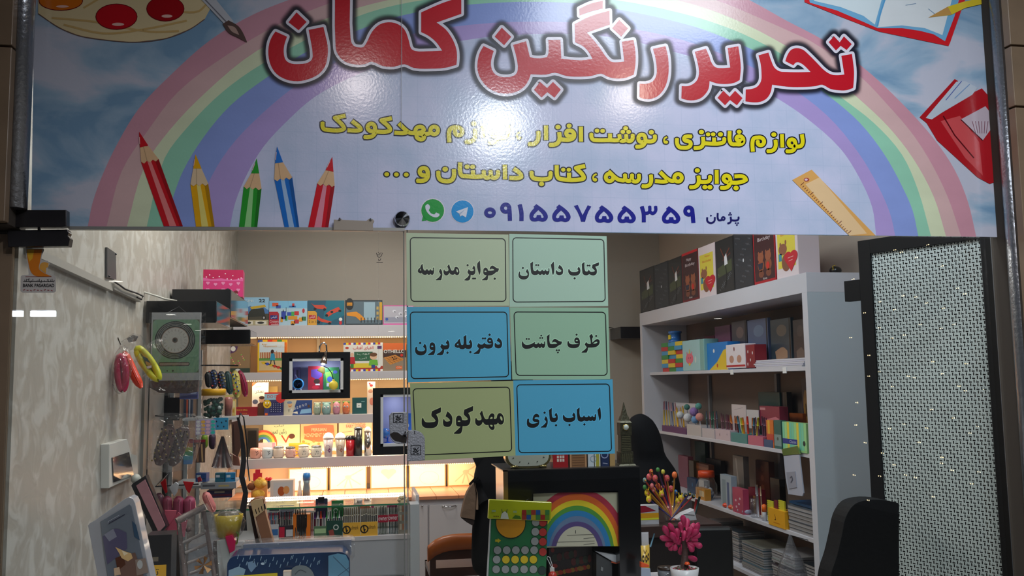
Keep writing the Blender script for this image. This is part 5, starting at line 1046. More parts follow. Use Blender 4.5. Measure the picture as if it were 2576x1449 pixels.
gold('cream embossed album with a ring motif, leftmost under the mugs', 729, 826, 1177, (236, 220, 200), 'ring')
gold('cream embossed album with a tied bow, second from the left under the mugs', 831, 923, 1172, (236, 220, 196), 'bow')
gold('glowing pale gold album with a heart motif', 932, 1022, 1168, (238, 224, 196), 'heart')
gold('pale gold album with a ring motif just right of the glass edge', 1028, 1119, 1163, (238, 224, 194), 'ring')
gold('gold album with a ribbon bow, rightmost beside the black coat', 1124, 1214, 1156, (234, 212, 160), 'bow')
# things on the left of that cabinet
Yq = 6.75; zq = ZC2
t = thing('perfume_bottle', 'red square perfume bottle at the left end under the mug shelf', 'bottle', (X_(652, Yq), Yq, zq)); RG = mat((206, 40, 60), 0.15, coat=1)
bx('bottle_stand', 'plain beige carton the red perfume bottle stands on', 'box', 632, 1209, 672, 1226, Yq, 0.06, (190, 150, 100), z0=zq)
zb3 = Z(652, 1209, Yq)
mb = MB(); mb.rbox((X_(641, Yq), Yq, zb3), (X_(663, Yq), Yq+.03, Z(652, 1190, Yq)), 0.004, RG); mb.build('flask', t); MB().rbox((X_(646, Yq), Yq+.004, Z(652, 1190, Yq)), (X_(658, Yq), Yq+.02, Z(652, 1181, Yq)), .004, RG).build('neck', t)
t = thing('plush_toy', 'yellow and brown plush toy beside the perfume bottle', 'toy', (X_(655, 6.65), 6.65, zq)); yv = mat((226, 180, 70), 0.8, bump=.4, bs=120); c0 = at(653, 1221, 6.65)
s_ = 6.65/2300
MB().ball(at(655, 1216, 6.65), (15*s_, .03, 13*s_), yv, n=14).build('head', t); MB().ball((X_(655, 6.65), 6.65, zq+.035), (.045, .035, .036), yv, n=12).build('body', t); MB().ball(at(665, 1217, 6.62), (6*s_, .02, 7*s_), mat((240, 200, 110), 0.8), n=10).build('cheek', t); MB().ball(at(632, 1224, 6.66), (10*s_, .03, 9*s_), mat((110, 60, 30), .9, bump=.5, bs=90), n=12).build('mane', t); MB().ball(at(654, 1205, 6.65), (6*s_, .02, 5*s_), mat((230, 150, 50), .8), n=10).build('tuft', t)
t = thing('plush_toy', 'black plush toy with a red bow behind the white box', 'toy', (X_(670, 6.8), 6.8, zq)); MB().ball(at(668, 1218, 6.8), (13*s_, .03, 14*s_), mat((26, 20, 20), .9), n=14).build('body', t)
mb = MB()
for sx in (-1, 1): mb.lathe(at(676+sx*4, 1209, 6.78), [(0, 0), (6*s_, .0), (4*s_, .02), (0, .026)], mat((206, 30, 30), .5), n=10)
mb.build('bow', t)
bx('photo_box', 'white keepsake box with two brown ornaments pictured', 'box', 680, 1208, 738, 1236, 6.60, 0.10, (214, 206, 200), lambda A, w_, h: (A.rect(16, 10, w_-8, 96, (200, 204, 208), L=1), A.ell(w_*.48, 56, 18, 24, (170, 84, 36), L=2), A.ell(w_*.7, 50, 16, 20, (206, 150, 90), L=3)), z0=zq, yaw=-3)
Yb = 6.7; xx = X_(774, Yb); sB = Yb/2300
t = thing('water_bottle', 'small bottle with a blue flip cap in front of the cream album', 'bottle', (xx, Yb, zq)); zt = Z(774, 1208, Yb)-zq
MB().lathe((xx, Yb, zq), [(0, 0), (9*sB, 0), (9*sB, zt*.5), (7*sB, zt*.8), (9*sB, zt)], mat((120, 140, 150), 0.1, coat=1), n=18).build('body', t)
MB().lathe((xx, Yb, zq+zt), [(9*sB, 0), (9.5*sB, .03), (8*sB, .05), (0, .055)], mat((50, 130, 206), 0.3), n=18).build('cap', t)
t = thing('white_vase', 'slim white figurine left of the blue capped bottle', 'ornament', (X_(756, Yb), Yb, zq)); MB().lathe((X_(757, Yb), Yb, zq), [(0, 0), (7*sB, 0), (5*sB, .04), (2*sB, .09), (3*sB, .11), (0, .12)], mat((236, 226, 214), .3), n=16).build('figure', t)
# --- black framed display boxes hanging in the shop
def shadowbox(label, px0, py0, px1, py1, Y, ip, depth=0.16):
 x0, x1 = X_(px0, Y), X_(px1, Y); z1_, z0_ = Z((px0+px1)/2, py0, Y), Z((px0+px1)/2, py1, Y)
 ix0, ix1 = X_(ip[0], Y), X_(ip[2], Y); iz1, iz0 = Z((px0+px1)/2, ip[1], Y), Z((px0+px1)/2, ip[3], Y)
 t = thing('hanging_showcase', label, 'display case', ((x0+x1)/2, Y+depth/2, z0_))
 mb = MB()
 for a, b in (((x0, z0_), (ix0, z1_)), ((ix1, z0_), (x1, z1_)), ((ix0, iz1), (ix1, z1_)), ((ix0, z0_), (ix1, iz0))): mb.box((a[0], Y, a[1]), (b[0], Y+.03, b[1]), MAT_BLACK)
 mb.build('black_frame', t); w_ = 7*Y/2300; WM = mat((206, 206, 210), 0.35); mb = MB()
 for a, b in (((ix0, iz0), (ix0+w_, iz1)), ((ix1-w_, iz0), (ix1, iz1)), ((ix0, iz1-w_), (ix1, iz1)), ((ix0, iz0), (ix1, iz0+w_))): mb.box((a[0], Y+.004, a[1]), (b[0], Y+.05, b[1]), WM)
 mb.build('white_mount', t)
 mb = MB(); LV = mat((176, 178, 214), 0.5); th = 0.006
 mb.box((ix0, Y+.03, iz0), (ix0+th, Y+depth, iz1), LV); mb.box((ix1-th, Y+.03, iz0), (ix1, Y+depth, iz1), LV); mb.box((ix0, Y+.03, iz1-th), (ix1, Y+depth, iz1), LV); mb.box((ix0, Y+.03, iz0), (ix1, Y+depth, iz0+th), LV); mb.box((ix0, Y+depth-th, iz0), (ix1, Y+depth, iz1), LV)
 mb.build('lilac_box', t)
 for x in (x0+.03, x1-.03): MB().tube([(x, Y+.015, z1_), (x, Y+.015, ZC)], 0.0006, JARM, n=4).build('nylon_line', t)
 return (x0, x1, z0_, z1_, ix0, ix1, iz0, iz1)
YD = 5.2
D1 = shadowbox('black framed lilac display box hanging left of the door edge, toys inside', 709, 886, 881, 1003, YD, (728, 901, 864, 988))
zi = D1[6]+.007
def art_rc(A, w_, h): A.rect(0, 0, w_, 100, (150, 34, 52), L=1); A.poly([(w_*.2, 14), (w_*.9, 10), (w_*.95, 40), (w_*.6, 54), (w_*.2, 40)], (84, 60, 140), L=2, sm=True); A.ell(w_*.6, 60, 12, 10, (60, 44, 40), L=3); A.ell(w_*.5, 84, 14, 7, (190, 40, 60), L=4); A.rect(w_*.5, 70, w_*.8, 76, (214, 210, 214), L=5)
bx('card_pack', 'red and purple card pack inside the first hanging display box', 'toy', 775, 921, 812, 981, YD+.07, 0.03, (120, 26, 44), art_rc, z0=zi)
def art_gc(A, w_, h): A.rect(0, 0, w_, 100, (44, 110, 66), L=1); A.poly([(w_*.1, 22), (w_*.6, 14), (w_*.5, 60), (w_*.2, 70)], (110, 160, 70), L=2); A.ell(w_*.4, 50, 11, 12, (60, 90, 170), L=3); A.ell(w_*.75, 20, 9, 7, (70, 90, 160), L=3); A.rect(w_*.2, 66, w_*.6, 80, (180, 180, 200), L=4)
bx('card_pack', 'green card pack inside the first hanging display box', 'toy', 814, 924, 853, 981, YD+.07, 0.03, (36, 90, 56), art_gc, z0=zi)
t = thing('toy_clock', 'small round blue alarm clock in the first hanging display box', 'clock', (X_(750, YD+.05), YD+.05, zi)); cc = at(750, 966, YD+.04); sD = YD/2300
MB().lathe(cc, [(0, .008), (12*sD, .008), (14*sD, .0), (14*sD, -.012), (0, -.012)], mat((36, 140, 210), 0.3, coat=.5), n=22, M=m90).build('case', t)
MB().lathe(cc+Vector((0, -.009, 0)), [(0, .0), (11*sD, .0)], mat((90, 180, 226), 0.3), n=20, M=m90).build('dial', t)
A = quadart(cc+Vector((0, -.0095, 0)), (1, 0, 0), (0, 0, -1), (0, -1, 0), 1, 1); A.stroke([(0, 0), (0.010, -.006)], .002, (40, 40, 90)); A.stroke([(0, 0), (-.004, .010)], .002, (40, 40, 90)); A.build('hands', t)
for sx in (-1, 1): MB().tube([cc+Vector((sx*.012, 0, -.02)), (cc.x+sx*.018, cc.y, zi)], 0.003, mat((200, 210, 220), .3), n=6).build('foot', t)
bx('wrapped_figure', 'dark figure wrapped in plastic in the first hanging display box', 'toy', 740, 924, 756, 948, YD+.11, 0.02, (90, 84, 130), lambda A, w_, h: (A.stroke([(w_*.5, 10), (w_*.5, 90)], 8, (50, 44, 70), L=1), A.stroke([(w_*.2, 30), (w_*.8, 60)], 5, (160, 160, 200), L=2)), z0=zi)
# clip lamp with yellow flower shade
t = thing('clip_lamp', 'gooseneck clip lamp with a yellow flower hanging over the display box', 'lamp', at(812, 900, YD-.02)); YQ = YD-.04
MB().tube([at(x, y, YQ) for x, y in ((803, 886), (804, 872), (809, 864), (815, 862), (821, 868), (822, 884), (818, 897))], 0.0045, CHR, n=8).build('gooseneck', t)
MB().tube([at(820, 884, YQ), at(814, 914, YQ)], [6*sD*.4, 9*sD], mat((210, 190, 170), 0.15, metal=1), n=14).build('lamp_head', t)
MB().ball(at(813, 916, YQ), (5*sD, .01, 2.4*sD), mat((255, 250, 240), 0.3, em=6), n=10).build('bulb', t)
mb = MB(); mb.lathe(at(809, 932, YQ), [(0, .022), (5*sD, .018), (9*sD, .0), (10*sD, -.012)], mat((240, 226, 130), 0.5), n=12, M=Matrix.Rotation(.5, 3, 'Y')); mb.build('flower_shade', t)
t = thing('pendant_toy', 'yellow round pendant on a black cord in the first hanging display box', 'toy', at(840, 980, YD+.0)); MB().tube([at(x, y, YD-.02) for x, y in ((815, 922), (825, 926), (834, 938), (838, 952), (840, 958))], 0.0025, mat((20, 20, 20), .5), n=6).build('cord', t); MB().ball(at(839, 969, YD-.02), (11.5*sD, .02, 11*sD), mat((236, 206, 60), 0.5), n=16).build('disc', t); MB().ball(at(839, 958, YD-.02), (4*sD, .008, 4*sD), mat((236, 206, 60), 0.5), n=8).build('knot', t)
area('display_lamp', at(813, 918, YQ)+Vector((0, 0.06, 0)), (math.radians(25), 0, 0), 0.03, 0.03, 0.35, (.8, .85, 1))
D2 = shadowbox('second black framed lilac display box, half hidden by the paper signs', 938, 975, 1110, 1143, 4.9, (957, 991, 1092, 1122))
area('display_lamp', (D2[4]+.08, 4.96, D2[7]-.02), (math.radians(20), 0, 0), 0.04, 0.03, 0.12, (.8, .85, 1))
YG = 4.97; sG = YG/2300; cc = at(970, 1090, YG)
t = thing('toy_globe', 'small blue globe on a stand inside the second hanging display box', 'globe', (cc.x, YG, D2[6]+.007)); g = MB(); g.ball(cc, 13*sG, mat((60, 120, 200), 0.25, coat=.6), n=18); g.build('ball', t)
g = MB()
for a_, b2, r in ((.5, .4, .5), (-.6, .1, .45), (.1, -.6, .4), (.7, -.3, .35)): g.ball(cc+Vector((a_*8*sG, -11*sG*.8, b2*12*sG)), (r*8*sG, .004, r*9*sG), mat((150, 110, 130), .4), n=8)
g.build('continents', t); MB().lathe((cc.x+.01, YG, D2[6]+.007), [(0, 0), (14*sG, 0), (10*sG, .008), (2*sG, .014), (2*sG, cc.z-12*sG-D2[6]), (0, cc.z-12*sG-D2[6])], mat((40, 90, 206), .3), n=16).build('stand', t)
bx('blue_tin', 'small bright blue tin beside the globe in the second display box', 'box', 1018, 1040, 1034, 1090, 4.98, 0.03, (50, 110, 220), lambda A, w_, h: A.ell(w_*.4, 40, 6, 8, (220, 226, 240), L=1), z0=D2[6]+.007)
# ================================================================== glass counter in the middle
YC1, YC2, ZT, ZP = 4.70, 5.06, 0.95, 0.795
xl, xr = XL+0.10, X_(1029, YC1, 1240)
t = thing('glass_counter', 'long glass topped white counter with pens on its inner shelf', 'counter', ((xl+xr)/2, YC1+.2, 0))
MB().box((xl, YC1, ZT-0.008), (xr, YC2, ZT), clear_mat('glass_top', (.9, .93, .92), .12, .7, haze=.10, hazecol=(230, 220, 205))).build('glass_top', t)
MB().box((xl, YC1-0.001, ZT-0.008), (xr, YC1, ZT), mat((22, 110, 70), 0.1, coat=.5)).build('glass_edge', t)
MB().box((xl, YC1, ZP-0.02), (xr, YC2, ZP), LAM).build('pen_shelf', t); CW = mat((168, 170, 176), 0.45, var=.03)
MB().box((xl, YC1+.002, 0.60), (xr, YC1+.022, ZP-0.02), CW).build('front_panel', t)
MB().box((xl, YC1-.10, 0.0), (xr, YC1+.0, 0.575), CW).build('plinth', t)
MB().box((xl, YC1-.10, 0.600), (xr, YC1+.001, 0.606), GLASS).build('ledge_glass', t); MB().box((xl, YC1-.101, 0.600), (xr, YC1-.10, 0.606), mat((22, 100, 66), 0.1)).build('glass_edge', t)
MB().box((xl, YC2-.02, 0.0), (xr, YC2, 0.90), mat((196, 190, 184), 0.5)).build('back_panel', t)
MB().box((xr, YC1-.10, 0), (xr+.045, YC1+.02, ZT+.005), LAMG).build('end_panel', t, bevel=.001); MB().box((xr+.035, YC1+.02, 0), (xr+.052, YC2+.02, ZT+.035), LAM).build('end_panel', t, bevel=.001)
led('bright white dotted LED strip along the rear edge of the glass counter', (X_(624, YC2), YC2-.006, ZT+.004), (X_(1016, YC2), YC2-.006, ZT+.004), 92, 0.0055, LEDW, up=True)
area('led_light', ((X_(624, YC2)+X_(1016, YC2))/2, YC2+.02, ZT+.03), (math.radians(140), 0, 0), 0.8, 0.02, 1.1, (1, .92, .8))
for i, (a_, b2, c) in enumerate(((660, 745, (206, 196, 176)), (790, 850, (196, 150, 130)), (856, 930, (190, 110, 80)), (934, 1000, (170, 70, 110)))):
 bx('flat_box', ('folded cream pouch', 'flat pinkish carton', 'flat copper red carton', 'flat magenta carton')[i]+' lying under the glass counter top', 'box', a_, 1262-i*3, b2, 1275-i*3, YC2-.12, 0.08, c, lambda A, w_, h: A.rect(w_*.1, 30, w_*.6, 60, (226, 216, 200), L=1), z0=ZP+.055 if i == 0 else ZP+.055)
bx('inner_riser', 'long white riser under the cartons inside the glass counter', 'shelf', 640, 1283, 1015, 1290, YC2-.13, 0.1, (210, 204, 198), lambda A, w_, h: A.rect(0, 90, w_, 100, (150, 140, 130), L=1), z0=ZP)
YPn = YC1+.03; sP = YPn/2300
def pens(grp, lab, p0, p1, n, cols, top, z0, caps=None, lean=0.0, Y=YPn, r=None, tip=None):
 rr = r or (p1-p0)/n*.36*Y/2300
 for i in range(n):
  x = X_(p0+(p1-p0)*(i+.5)/n, Y); zt = Z(p0, top+random.uniform(-2, 2), Y); c = cols[i % len(cols)]; dx = lean*(i-(n-1)/2)
  mb = MB(); a_ = Vector((x, Y+random.uniform(0, .006), z0+.001)); b2 = Vector((x+dx, Y+random.uniform(.0, .02), zt)); h = b2-a_
  mb.tube([a_, a_+h*.72], rr, mat(c, .3, coat=.5), n=6); mb.tube([a_+h*.72, a_+h*.76, b2], [rr*1.15, rr*1.1, rr*.7], mat(caps[i % len(caps)] if caps else tuple(int(v*.5) for v in c), .25, metal=tip or 0), n=6)
  mb.build('pen', None, lab, 'pen', grp)
def penbox(label, p0, p1, y0, y1, c, art=None, d=0.05, Y=YC1+.012, z0=ZP): return bx('pen_box', label, 'pen box', p0, y0, p1, y1, Y, d, c, art, z0=z0)
G1 = 'pens standing in boxes on the glass counter shelf'
penbox('clear pen stand of red and blue pens under a white card, leftmost on the counter', 678, 701, 1320, 1338, (190, 190, 196), lambda A, w_, h: A.rect(4, 30, w_-4, 70, (60, 110, 170), L=1), d=.01)
pens(G1, 'slim red or blue pen in the leftmost counter pen stand', 679, 700, 6, [(60, 70, 90), (190, 40, 60), (60, 100, 170)], 1290, ZP, [(190, 30, 50), (40, 90, 150), (50, 140, 160)])
bx('header_card', 'white card with red script behind the leftmost pens', 'card', 676, 1274, 704, 1292, YC1+.07, .004, (206, 204, 204), lambda A, w_, h: (A.rect(6, 20, w_-6, 40, (70, 70, 76), L=1), A.rect(6, 60, w_-6, 82, (190, 70, 90), L=1)), z0=ZP+.10)
penbox('dark pen box with red and grey labels', 701, 738, 1322, 1339, (50, 44, 54), lambda A, w_, h: (A.rect(4, 10, w_*.4, 90, (190, 30, 60), L=1), A.rect(w_*.5, 30, w_-3, 80, (196, 196, 200), L=1)), d=.01)
pens(G1, 'dark slim pen in the red and grey labelled box', 702, 738, 9, [(56, 50, 60), (44, 40, 50)], 1289, ZP, [(60, 50, 64), (150, 40, 60), (40, 40, 46)])
bx('header_card', 'silver grey patterned card behind the dark pens', 'card', 705, 1271, 740, 1291, YC1+.07, .004, (140, 142, 156), lambda A, w_, h: (A.stroke([(10, 30), (w_-10, 20)], 6, (40, 44, 60), L=1), A.stroke([(10, 66), (w_-10, 58)], 6, (40, 44, 60), L=1)), z0=ZP+.10)
def art_or(A, w_, h): A.poly([(w_*.2, 0), (w_*.8, 0), (w_*.8, 50), (w_*.68, 80), (w_*.5, 88), (w_*.32, 80), (w_*.2, 50)], (40, 30, 26), L=1)
penbox('orange pen box with a U shaped cut-out full of black pens', 737, 781, 1294, 1338, (226, 118, 26), art_or, d=.06)
pens(G1, 'black ribbed pen in the orange box', 745, 774, 7, [(24, 24, 26)], 1282, ZP+.0, [(30, 30, 34)], Y=YC1+.006)
pens(G1, 'short grey and red pen between the orange and the clear box', 782, 790, 2, [(90, 84, 90), (150, 50, 50)], 1290, ZP)
penbox('clear pen box with bright red and violet gel pens', 790, 821, 1324, 1336, (90, 120, 90), lambda A, w_, h: A.rect(5, 20, w_-5, 60, (170, 200, 150), L=1), d=.01)
pens(G1, 'fat gel pen with a red or violet cap in the clear box', 791, 821, 4, [(120, 40, 70), (210, 210, 216)], 1289, ZP, [(90, 40, 110), (210, 214, 220), (214, 70, 40)])
bx('header_card', 'navy card clipped upright behind the gel pens', 'card', 794, 1254, 824, 1287, YC1+.07, .004, (36, 38, 62), lambda A, w_, h: A.text('Panter', 14, 22, w_-14, 36, (190, 100, 110), L=1), z0=ZP+.09)
t = thing('bulldog_clip', 'dark bulldog clip gripping the navy card on the counter', 'clip', at(808, 1252, YC1+.07)); MB().tube([at(x, y, YC1+.066) for x, y in ((803, 1254), (804, 1246), (812, 1246), (813, 1254))], .002, mat((30, 30, 34), .3), n=6).build('wire', t); MB().box(at(800, 1251, YC1+.062), at(816, 1257, YC1+.08), mat((30, 30, 34), .3)).build('jaw', t)
pens(G1, 'green or blue pen in the green box', 822, 862, 9, [(60, 150, 90), (60, 110, 170), (30, 60, 44)], 1287, ZP, [(40, 150, 70), (220, 226, 224), (30, 60, 44)])
penbox('dark green pen box with a white round label', 822, 862, 1310, 1332, (30, 70, 60), lambda A, w_, h: (A.poly([(10, 60), (w_*.4, 50), (w_*.5, 90), (20, 95)], (150, 70, 60), L=1), A.ring(w_*.58, 40, 14, 6, (200, 206, 200), L=1)), d=.01)
bx('header_card', 'green card with white rings leaning behind the green pens', 'card', 834, 1259, 864, 1290, YC1+.08, .004, (36, 110, 56), lambda A, w_, h: (A.ring(w_*.35, 62, 12, 6, (190, 206, 190), L=1), A.ring(w_*.78, 30, 10, 6, (190, 206, 190), L=1)), z0=ZP+.09)
def art_yel(A, w_, h): A.rect(0, 0, w_, 100, (224, 170, 60), L=1); A.ring(w_*.2, 50, 26, 9, (40, 34, 26), L=2); A.stroke([(w_*.16, 30), (w_*.2, 66), (w_*.26, 50)], 9, (40, 34, 26), L=2); A.text('ullmark', w_*.45, 22, w_*.88, 50, (60, 46, 30), L=2)
for i, (a_, b2) in enumerate(((863, 907), (908, 950))):
 penbox(('left', 'right')[i]+' one of two yellow fronted boxes of silver pencils', a_, b2, 1315-i*2, 1330-i*2, (224, 170, 60), art_yel, d=.008)
 pens(G1, ('silver grey pencil in the left yellow box', 'black and silver pencil in the right yellow box')[i], a_+1, b2-1, 8, [(150, 150, 150) if i == 0 else (60, 62, 66)], 1279-i*2, ZP, [(170, 160, 140)], tip=.8)
def art_red(A, w_, h): A.rect(0, 0, w_, 100, (156, 24, 50), L=1); A.text('owner', 6, 30, w_-6, 74, (226, 216, 220), L=2)
for i, (a_, b2) in enumerate(((951, 976), (977, 1001))):
 bx('pen_sleeve', ('first', 'second')[i]+' crimson label band round a bundle of dark pens', 'label', a_, 1296-i*2, b2, 1314-i*2, YC1+.014, .004, (156, 24, 50), art_red)
 pens(G1, ('dark green pen in the first crimson banded bundle', 'dark teal pen in the second crimson banded bundle')[i], a_+1, b2-1, 6, [((40, 60, 46), (30, 60, 66))[i]], 1275-i*2, ZP, [(60, 66, 62)])
def art_tin(A, w_, h):
 for k in range(9): A.rect(4+(k % 3)*w_/3.2, 6+(k//3)*30, 4+(k % 3)*w_/3.2+w_/4.5, 26+(k//3)*30, ((200, 190, 170), (120, 130, 140), (170, 110, 80))[k*2 % 3], L=1)
bx('pencil_tin', 'upright patterned grey tin at the right end of the counter shelf', 'tin', 1002, 1268, 1025, 1321, YC1+.03, .05, (140, 136, 126), art_tin, z0=ZP)
t = thing('plush_flower', 'small beige plush topper resting on the patterned tin', 'toy', at(1014, 1267, YC1+.05)); mb = MB()
for k in range(6): mb.ball(at(1014+8*math.cos(k), 1257+6*math.sin(k), YC1+.05), (.014, .012, .012), mat((196, 176, 140), .8, bump=.4, bs=120), n=8)
mb.build('tuft', t)
t = thing('small_funnel', 'white plastic funnel shape standing behind the yellow boxes', 'ornament', at(905, 1275, YC1+.1)); MB().lathe((X_(905, YC1+.1), YC1+.1, Z(905, 1283, YC1+.1)), [(.004, -.08), (.004, .02), (.012, .04), (.018, .052)], mat((200, 186, 180), .4), n=14).build('cone', t)
# brown slotted tower leaning in front of the counter
YW = 3.54
def leanbox(name, label, cat, q, Y, th, c, parts=(), rough=.45, lean=0.0, **k):
 t = thing(name, label, cat, at(q[0][0], q[0][1], Y), **k); patch('body', q, t, th, mat(c, rough), Y=Y)
 for nm, pq, pc in parts: patch(nm, pq, t, .004, mat(pc, rough), Y=Y-.004)
 return t
leanbox('slotted_stand', 'tall brown slotted stand leaning behind the blue box', 'stand', [(628, 1262), (640, 1254), (652, 1252), (660, 1252), (664, 1256), (668, 1290), (712, 1462), (684, 1463), (640, 1290), (634, 1275)], YW, .05, (150, 100, 70),
  [('gold_top', [(630, 1264), (642, 1256), (660, 1254), (666, 1284), (640, 1304)], (206, 170, 124))]+[('slot', [(640+i*7.5, 1281-i*4), (644+i*7.5, 1279-i*4), (648+i*7.0, 1293-i*4), (644+i*7.0, 1295-i*4)], (30, 20, 16)) for i in range(4)])
leanbox('brown_case', 'dark brown case just left of the slotted stand', 'case', [(624, 1270), (632, 1272), (676, 1463), (662, 1463), (632, 1310)], YW+.06, .05, (66, 38, 26), [('edge', [(626, 1272), (629, 1273), (668, 1440), (664, 1440)], (40, 24, 18))])
# ================================================================== low display table (below the frame) and goods on it
ZTB = 0.78
t = thing('display_table', 'low white display table just inside the glass carrying the front goods', 'table', (0.1, 3.2, 0)); MB().box((XL+.03, 2.78, ZTB-.03), (1.32, 3.62, ZTB), LAM).build('tabletop', t)
for x in (XL+.08, 1.26):
 for y in (2.85, 3.55): MB().box((x-.02, y-.02, 0), (x+.02, y+.02, ZTB-.03), LAM).build('leg', t)
# blue snow scene box wrapped in film
YB2 = 3.32
def roundq(x0, y0, x1, y1, r, sk=0): return arc(x0+r, y0+r+sk, r, 180, 270, 5)+arc(x1-r, y0+r, r, 270, 360, 5)+[(x1, y1), (x0, y1)]
t = thing('blue_snow_box', 'large blue snow scene toy box with rounded top at the bottom edge', 'toy box', at(725, 1449, YB2))
patch('box', roundq(571, 1388, 880, 1500, 26, 10), t, .14, mat((20, 52, 92), .3, coat=.4), Y=YB2)
A = Art(lambda u, v, h: at(u, v, YB2-.001-h), .3, coat=.5)
A.poly([(826, 1398), (850, 1392), (870, 1396), (878, 1412), (878, 1499), (826, 1499)], (110, 168, 200), L=1, sm=False); A.stroke([(838, 1400), (878, 1440)], 1.2, (60, 80, 110), L=2); A.stroke([(850, 1449), (878, 1428)], 1.2, (60, 80, 110), L=2)
for k in range(26): A.stroke([(600+(k*67 % 210), 1396+(k*13 % 24)), (597+(k*67 % 210), 1406+(k*13 % 24))], 1.6, (150, 180, 200), L=2)
A.poly([(622, 1415), (640, 1410), (645, 1425), (632, 1440), (625, 1430)], (120, 150, 180), L=2); A.ell(661, 1418, 5, 3, (190, 210, 226), L=2); A.poly([(575, 1435), (600, 1425), (618, 1432), (610, 1460), (574, 1470)], (140, 170, 190), L=2)
A.poly([(730, 1449), (735, 1430), (752, 1422), (772, 1425), (786, 1438), (794, 1460), (730, 1470)], (126, 136, 140), L=3, sm=True); A.stroke([(742, 1445), (755, 1434), (770, 1440)], 2, (80, 90, 96), L=4, sm=True)
A.poly([(584, 1449), (698, 1441), (698, 1490), (584, 1490)], (222, 200, 40), L=4); A.build('printed_scene', t)
fb = MB(); q = [(605, 1388), (608, 1370), (640, 1366), (760, 1360), (885, 1356), (893, 1362), (892, 1400), (884, 1412), (878, 1392)]
t2 = patch('film_wrap', q, None, .10, FILM, Y=YB2+.10); tag(t2, 'crinkled clear film wrapped pack behind the blue snow box', 'package')
bx('wrapped_tray', 'pale blue grey flat box inside the crinkled film behind the blue box', 'box', 612, 1364, 884, 1402, YB2+.16, .02, (150, 156, 176), lambda A, w_, h: (A.stroke([(w_*.05, 90), (w_*.18, 30), (w_*.3, 86)], 10, (220, 190, 170), L=1), A.stroke([(w_*.6, 80), (w_*.85, 40), (w_*.95, 70)], 8, (150, 100, 80), L=1), A.stroke([(w_*.4, 50), (w_*.55, 56)], 4, (226, 226, 232), L=2)))
bx('jewel_box', 'small sparkling box standing before the blue snow box', 'box', 712, 1438, 732, 1470, YB2-.05, .03, (200, 180, 160), lambda A, w_, h: A.rect(4, 4, w_-4, 40, (232, 220, 206), L=1))
# rounded white rimmed case, bottom left
YR = 3.12
t = thing('white_rim_case', 'big white rimmed clear fronted case leaning on the left wall at the bottom', 'case', at(300, 1449, YR))
rim = [(221, 1322), (226, 1316), (240, 1308), (312, 1256), (324, 1250), (334, 1254), (340, 1266), (362, 1370), (398, 1536), (262, 1536)]
patch('rim', rim, t, .07, mat((168, 168, 176), .3, coat=.4), Y=YR)
inn = [(252, 1312), (326, 1268), (331, 1274), (352, 1370), (385, 1520), (282, 1520), (262, 1400)]
patch('picture_panel', inn, t, .002, mat((112, 118, 130), .1, coat=1), Y=YR-.003)
A = Art(lambda u, v, h: at(u, v, YR-.0045-h), .15, coat=.8)
A.poly([(258, 1350), (290, 1330), (318, 1340), (320, 1380), (270, 1420)], (92, 86, 116), L=1, sm=True); A.poly([(262, 1345), (285, 1330), (294, 1350), (275, 1362)], (140, 140, 158), L=2, sm=True)
A.poly([(300, 1400), (340, 1390), (368, 1470), (300, 1480)], (120, 90, 80), L=1); A.poly([(290, 1376), (312, 1386), (330, 1392), (334, 1404), (322, 1412), (306, 1404), (300, 1392)], (226, 186, 130), L=3); A.poly([(306, 1384), (322, 1392), (312, 1398)], (246, 226, 190), L=4)
A.poly([(290, 1404), (310, 1396), (316, 1420), (296, 1436)], (90, 50, 34), L=2); A.poly([(340, 1408), (366, 1404), (374, 1440), (344, 1448)], (150, 130, 120), L=3); A.ell(352, 1420, 7, 11, (190, 190, 190), L=4); A.poly([(286, 1430), (300, 1426), (304, 1445), (288, 1449)], (214, 180, 150), L=3); A.poly([(332, 1310), (342, 1320), (352, 1360), (338, 1350)], (60, 84, 110), L=2)
A.stroke([(272, 1318), (314, 1294)], 2.4, (60, 60, 80), L=3); A.stroke([(272, 1318), (272, 1312), (300, 1296)], 1.2, (180, 180, 196), L=3); A.build('printed_picture', t)
# pink tablet box, black boxes
t = thing('pink_tablet_box', 'slim pink and grey tablet box tilted behind the white rimmed case', 'box', at(400, 1345, 3.75))
patch('shell', [(330, 1222), (333, 1217), (366, 1196), (420, 1325), (398, 1348), (388, 1346)], t, .05, mat((34, 32, 36), .3), Y=3.75)
patch('pink_face', [(342, 1222), (365, 1206), (416, 1322), (399, 1340)], t, .004, mat((172, 120, 128), .2, coat=.5, var=.25, vs=14), Y=3.742)
bx('black_carton', 'matt black carton with a yellow band and Persian letters at the bottom left', 'box', 366, 1346, 430, 1500, 3.45, .1, (24, 24, 27), lambda A, w_, h: (A.rect(w_*.18, 41, w_*.82, 62, (216, 164, 40), L=1), A.text('تا', w_*.3, 45, w_*.52, 55, (40, 30, 20), L=2), A.rect(w_*.2, 30, w_*.5, 36, (110, 100, 84), L=1)), z0=ZTB)
